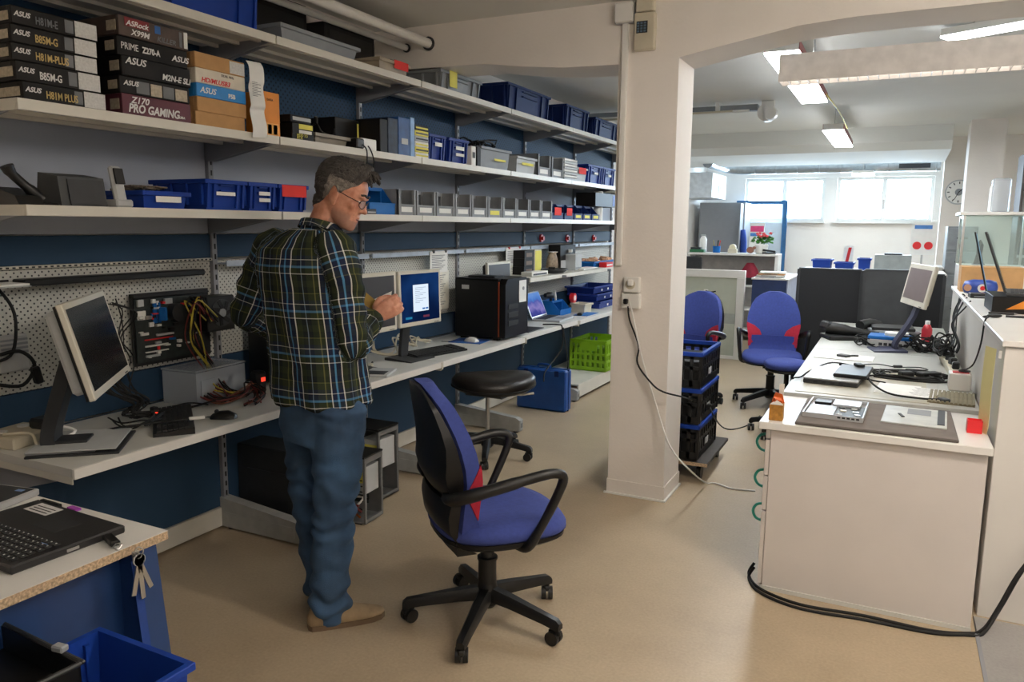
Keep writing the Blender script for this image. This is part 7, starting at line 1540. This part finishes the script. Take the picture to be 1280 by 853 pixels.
# grey wardrobe, blue framed glass door, poster
t = thing('grey_wardrobe', 'tall grey wardrobe with a door ajar by the far wall', 'cabinet', (-2.55, 12.8, 0)); gw = M('wardrobe_grey', '#8f9196', .5, var=.03)
MB().box(-.38, .30, 0, .02, .05, 1.93).build('door_front', gw, t); MB().box(-.38, .34, .02, .55, 0, 1.94).build('body', M('wardrobe_side', '#9fa1a5', .5), t); MB().box(.30, .32, -.25, .0, .05, 1.92).build('open_door', gw, t); MB().tube([(.335, -.12, 1.5), (.37, -.14, 1.3), (.36, -.12, .9), (.35, -.1, .7)], .05, 8, 4).build('blue_coat', M('coat_blue', '#27479a', .8), t, 60)
dr = bpy.data.objects.new('door_1', None); COL.objects.link(dr); struct(dr); dr.location = (0, 13.42, 0); db = M('door_blue', '#245a86', .5); x0, x1 = xat(926, 13.42, 1.9), xat(979, 13.42, 1.9)
MB().box(x0 - .07, x1 + .07, 0, .06, 1.93, 1.99).build('frame_top', db, dr); MB().box(x1, x1 + .07, 0, .06, 0, 1.93).build('frame_post', db, dr); MB().box(x0 - .07, x0, 0, .06, 0, 1.93).build('frame_post', db, dr); MB().box(x0, x1, .02, .035, .02, 1.93).build('pane', GL('frosted_pane', (.93, .97, 1), .25, .5), dr); MB().cyl((x1 - .08, -.05, 1.02), (x1 - .08, 0, 1.02), .012, n=10).build('handle', chrome, dr)
t = thing('notice_board', 'white notice with pink heading standing before the glass door', 'poster', (xat(946, 12.6, 1.4), 12.6, 0)); MB().box(-.11, .11, -.008, .008, .95, 1.62).build('panel', paper_m, t); MB().box(-.10, .10, -.0095, -.008, 1.48, 1.57).build('pink_heading', M('pink_print', '#d8457c', .6), t); MB().box(-.10, .06, -.0095, -.008, 1.41, 1.46).build('blue_line', M('blue_print2', '#4a7fc4', .6), t); MB().cyl((0, 0, .02), (0, 0, .95), .015, n=10).build('pole', chrome, t); MB().cyl((0, 0, 0), (0, 0, .02), .14, n=18).build('foot', grey_p, t)
t = thing('wall_cupboard', 'white wall cupboard hanging on the left wall of the far room', 'cupboard', (-3.03, 12.25, 1.99)); MB().box(0, .45, -.3, .75, 0, .38, .003).build('body', M('cupboard_white', '#dfe3e8', .5), t); MB().box(.451, .465, -.295, .22, .005, .375, .002).build('door', white_p, t); MB().box(.451, .465, .23, .745, .005, .375, .002).build('door', white_p, t)
for y in (.17, .28): MB().box(.465, .48, y - .006, y + .006, .08, .2).build('handle', chrome, t)
# ventilation duct
t = thing('ventilation_duct', 'silver ventilation duct running under the ceiling before the windows', 'duct', (-2.4, 12.6, 2.44)); dm = M('galvanised_duct', '#a7acb0', .35, .8, var=.1, scale=20)
MB().tube([(-.1, -1.3, .02), (-.1, -.35, .02), (-.02, -.1, .01), (.2, 0, 0), (.5, 0, 0), (2.88, 0, 0)], .075, 18, 5).build('pipe', dm, t, 50)
fl_me = MB().lathe([(.076, -.008), (.084, -.004), (.084, .004), (.076, .008)], n=18).mesh('flange'); fl_me.materials.append(dm)
for k in range(9): inst(fl_me, 'flange', t, (.35 + k * .31, 0, 0), (0, PI / 2, 0))
MB().box(2.35, 2.75, -.09, -.075, -.035, .03).build('grille', dark_p, t)
for x in (.4, 1.5): MB().cyl((x, 0, .075), (x, 0, .30), .006, n=6).build('hanger', chrome, t)
# conduit, siren
t = thing('ceiling_conduit', 'grey conduit run with thin pipes under the far ceiling', 'conduit', (-1.9, 7.85, 2.66)); MB().box(-1.1, .62, -.04, .04, -.005, .055, .003).build('trunking', grey_p, t); MB().cyl((-1.1, -.09, -.01), (.55, -.09, -.01), .012, n=8).build('thin_pipe', white_p, t); MB().tube([(-1.1, -.14, -.04), (-.2, -.14, -.02), (.4, -.12, -.01)], .009, 6, 3).build('thin_pipe', beige_p, t)
for x in (-.3, .25): MB().box(x - .015, x + .015, -.12, .04, .0, .08).build('bracket', white_p, t)
t = thing('alarm_siren', 'round white siren at the end of the ceiling conduit', 'siren', (-1.19, 7.72, 2.62)); MB().cyl((0, 0, 0), (.0, .12, .0), .08, .08, n=22).build('body', white_p, t, 40); MB().cyl((.05, -.08, -.02), (.05, .0, -.02), .055, .06, n=20).build('horn', white_p, t, 40); MB().box(-.06, .06, .1, .13, .0, .12).build('bracket', white_p, t)
t = thing('yellow_lamp_cord', 'yellow cord strung between the two red sided lamps', 'cord', (-.6, 7.5, 2.6)); P = [py(1033, 118, 6.9), py(1049, 140, 7.7), py(1059, 160, 8.5)]; MB().tube(rel(t, P), .006, 6, 4).build('cord', M('yellow_cord', '#d8c84a', .5), t, 60); MB().tube(rel(t, [P[0], P[0] + Vector((-.06, -.4, .0))]), .006, 6).build('cord_end', M('yellow_cord', '#d8c84a', .5), t, 60)
t = thing('soffit_box', 'small white box on the left of the soffit', 'box', (-2.60, 10.27, 2.36)); MB().box(-.06, .06, -.06, .0, 0, .2, .005).build('cover', white_p, t); MB().box(-.055, .055, -.062, -.06, .09, .1).build('seam', lgrey_p, t)
# clock
t = thing('wall_clock', 'round white wall clock beside the windows', 'clock', (.68, 11.75, 2.03)); MB().cyl((0, 0, 0), (0, -.03, 0), .16, n=36).build('rim', lgrey_p, t, 30); MB().cyl((0, -.03, 0), (0, -.032, 0), .145, n=36).build('dial', paper_m, t, 30); MB().cyl((0, -.032, 0), (0, -.034, 0), .045, n=20).build('centre', grey_p, t, 30)
for k in range(12): a = k * PI / 6; MB().obox((.12 * math.sin(a), -.033, .12 * math.cos(a)), (.012, .002, .03), (0, a, 0)).build('hour_mark', dark_p, t)
MB().obox((.03, -.036, .03), (.01, .002, .10), (0, R(45), 0)).build('hand', black_p, t); MB().obox((-.02, -.036, -.04), (.008, .002, .12), (0, R(25), 0)).build('hand', black_p, t)
# things behind the dark panels
t = thing('back_table', 'white table behind the dark partitions', 'table', (-.3, 8.45, 0)); MB().box(-.55, .75, -.2, .45, 1.10, 1.13, .003).build('top', lam_white, t); MB().box(-.53, .73, .41, .43, 0, 1.10).build('panel', lam_grey, t)
for x in (-.5, .7): MB().box(x - .02, x + .02, -.18, .40, 0, 1.10).build('leg_panel', lam_white, t)
QZ = 1.1305
for k, (u0, u1, h, lb) in enumerate(((1013, 1040, .10, 'bright blue bin left on the table behind the black partition'), (1041, 1068, .075, 'low blue bin in the middle of the table behind the partition'), (1070, 1089, .12, 'blue bin touching the grey box behind the partition'))):
    a, b = xat(u0, 8.5, QZ), xat(u1, 8.5, QZ); crate('blue_bin', lb, b - a - .03, .25, h, blue_bin, ((a + b) / 2, 8.62, QZ), R(-90), 'bins behind the partition', ribs=False, handle=False)
a, b = xat(1092, 8.5, QZ), xat(1138, 8.5, QZ)
t = thing('grey_machine', 'flat grey machine box on the table behind the partition', 'device', ((a + b) / 2, 8.62, QZ)); MB().box(-(b - a) / 2, (b - a) / 2, -.13, .13, 0, .16, .004).build('case', M('grey_machine', '#9aa3a5', .5), t); MB().box(-.08, .08, -.1, .1, .16, .175, .004).build('lid', dark_p, t)
t = thing('small_sign', 'little red and white card standing behind the blue bins', 'sign', (xat(1060, 8.78, 1.25), 8.80, QZ)); MB().box(-.045, .045, -.01, .01, 0, .24).build('card', paper_m, t); MB().prism([(-.03, .04), (.0, .04), (.03, .22), (.0, .22)], -.0115, -.01, 'y').build('red_stripe', red_p, t)
t = thing('price_stand', 'white display card with two red discs and a blue line', 'sign', (xat(1154, 9.5, 1.45), 9.5, 1.15)); MB().box(-.12, .12, -.006, .006, .12, .475).build('card', paper_m, t); MB().box(-.09, .08, -.0075, -.006, .40, .44).build('blue_heading', M('blue_print2', '#4a7fc4', .6), t)
for x in (-.055, .055): MB().cyl((x, -.0062, .22), (x, -.008, .22), .042, n=20).build('red_disc', red_p, t)
MB().box(-.12, .12, -.05, .05, 0, .012).build('foot', lgrey_p, t); MB().box(-.01, .01, -.004, .004, .012, .12).build('stem', chrome, t)
t = thing('side_cabinet', 'low white cabinet carrying the display card', 'cabinet', (.28, 9.55, 0)); MB().box(-.25, .18, -.2, .3, 0, 1.12, .003).build('body', lam_white, t); MB().box(-.26, .19, -.21, .31, 1.122, 1.149, .003).build('top', lam_grey, t)
t = thing('drawer_tower', 'grey drawer tower beside the glass showcase', 'cabinet', (.60, 9.6, 0)); MB().box(-.12, .16, -.15, .3, 0, 1.58, .003).build('body', M('drawer_grey', '#8f969b', .5), t)
for k in range(6): d = MB().box(-.115, .155, -.162, -.15, .08 + k * .25, .31 + k * .25, .003).build('drawer', M('drawer_grey', '#8f969b', .5), t); MB().box(-.03, .07, -.172, -.162, .2 + k * .25, .215 + k * .25).build('handle', dark_p, d)
# glass showcase at the counter end
gl_m = GL('showcase_glass', (.93, .985, .97), .12, .03); t = thing('glass_showcase', 'glass showcase with a white top behind the counter', 'showcase', (.66, 6.95, 0))
MB().box(-.22, .22, -.2, .2, 0, 1.28, .003).build('plinth', lam_white, t); MB().box(-.25, .25, -.23, .23, 1.655, 1.68, .003).build('top', lam_white, t)
for (a0, a1, b0, b1) in ((-.22, .22, -.2, -.194), (-.22, .22, .194, .2), (-.22, -.214, -.194, .194), (.214, .22, -.194, .194)): MB().box(a0, a1, b0, b1, 1.28, 1.655).build('pane', gl_m, t)
for (a0, b0) in ((-.222, -.202), (.206, -.202), (-.222, .186), (.206, .186)): MB().box(a0, a0 + .016, b0, b0 + .016, 1.28, 1.655).build('corner_post', chrome, t)
t = thing('display_item', 'dark small object inside the glass showcase', 'ornament', (.58, 6.95, 1.2805)); MB().lathe([(.03, 0), (.035, .01), (.02, .08), (.025, .15), (.005, .19)], n=14).build('body', dark_p, t, 50); MB().lathe([(.045, 0), (.045, .006)], n=16).build('foot', grey_p, t)
t = thing('wrapped_bottle', 'white bottle wrapped in clear film on the showcase', 'bottle', (.645, 6.9, 1.6805)); MB().lathe([(.04, 0), (.042, .02), (.042, .18), (.02, .23), (.015, .25)], n=18).build('bottle', white_p, t, 50); MB().box(-.03, .09, -.05, .05, 0, .25, .01).build('film', clr, t)
# dark shelf at the right frame edge
t = thing('shop_shelf', 'dark shop shelf with packages at the right frame edge', 'shelving', (1.15, 8.6, 0)); ds = M('dark_shelf_grey', '#5e5a5a', .6)
MB().box(-.13, 1.2, .36, .40, 0, 2.25).build('back', ds, t); MB().box(-.15, -.13, 0, .40, 0, 2.25).build('side', ds, t)
for k in range(6): MB().box(-.13, 1.2, 0, .36, .15 + k * .38, .175 + k * .38).build('shelf', lgrey_p, t)
rnd = random.Random(8); cols = [paper_m, M('pack_green', '#7bb04a', .5), M('pack_black', '#232326', .5), red_p, M('pack_teal', '#3a8f96', .5), lgrey_p, cyan_bin]
pos = ['left', 'second', 'third', 'fourth', 'fifth']; lev = ['lowest', 'second', 'third', 'fourth', 'fifth', 'topmost']
for k in range(6):
    x = 1.03
    for j in range(4):
        w = rnd.uniform(.10, .2); h = rnd.uniform(.12, .28); m = cols[(k * 3 + j * 2) % 7]
        t = thing('package', '%s package on the %s board of the dark shop shelf' % (pos[j], lev[k]), 'package', (x + w / 2, 8.78, .1755 + k * .38), 0, 'packages on the shop shelf'); MB().box(-w / 2, w / 2, -.12, .12, 0, h, .002).build('box', m, t); MB().box(-w * .35, w * .35, -.1215, -.12, h * .3, h * .7).build('print', cols[(k + j + 3) % 7], t); x += w + .015
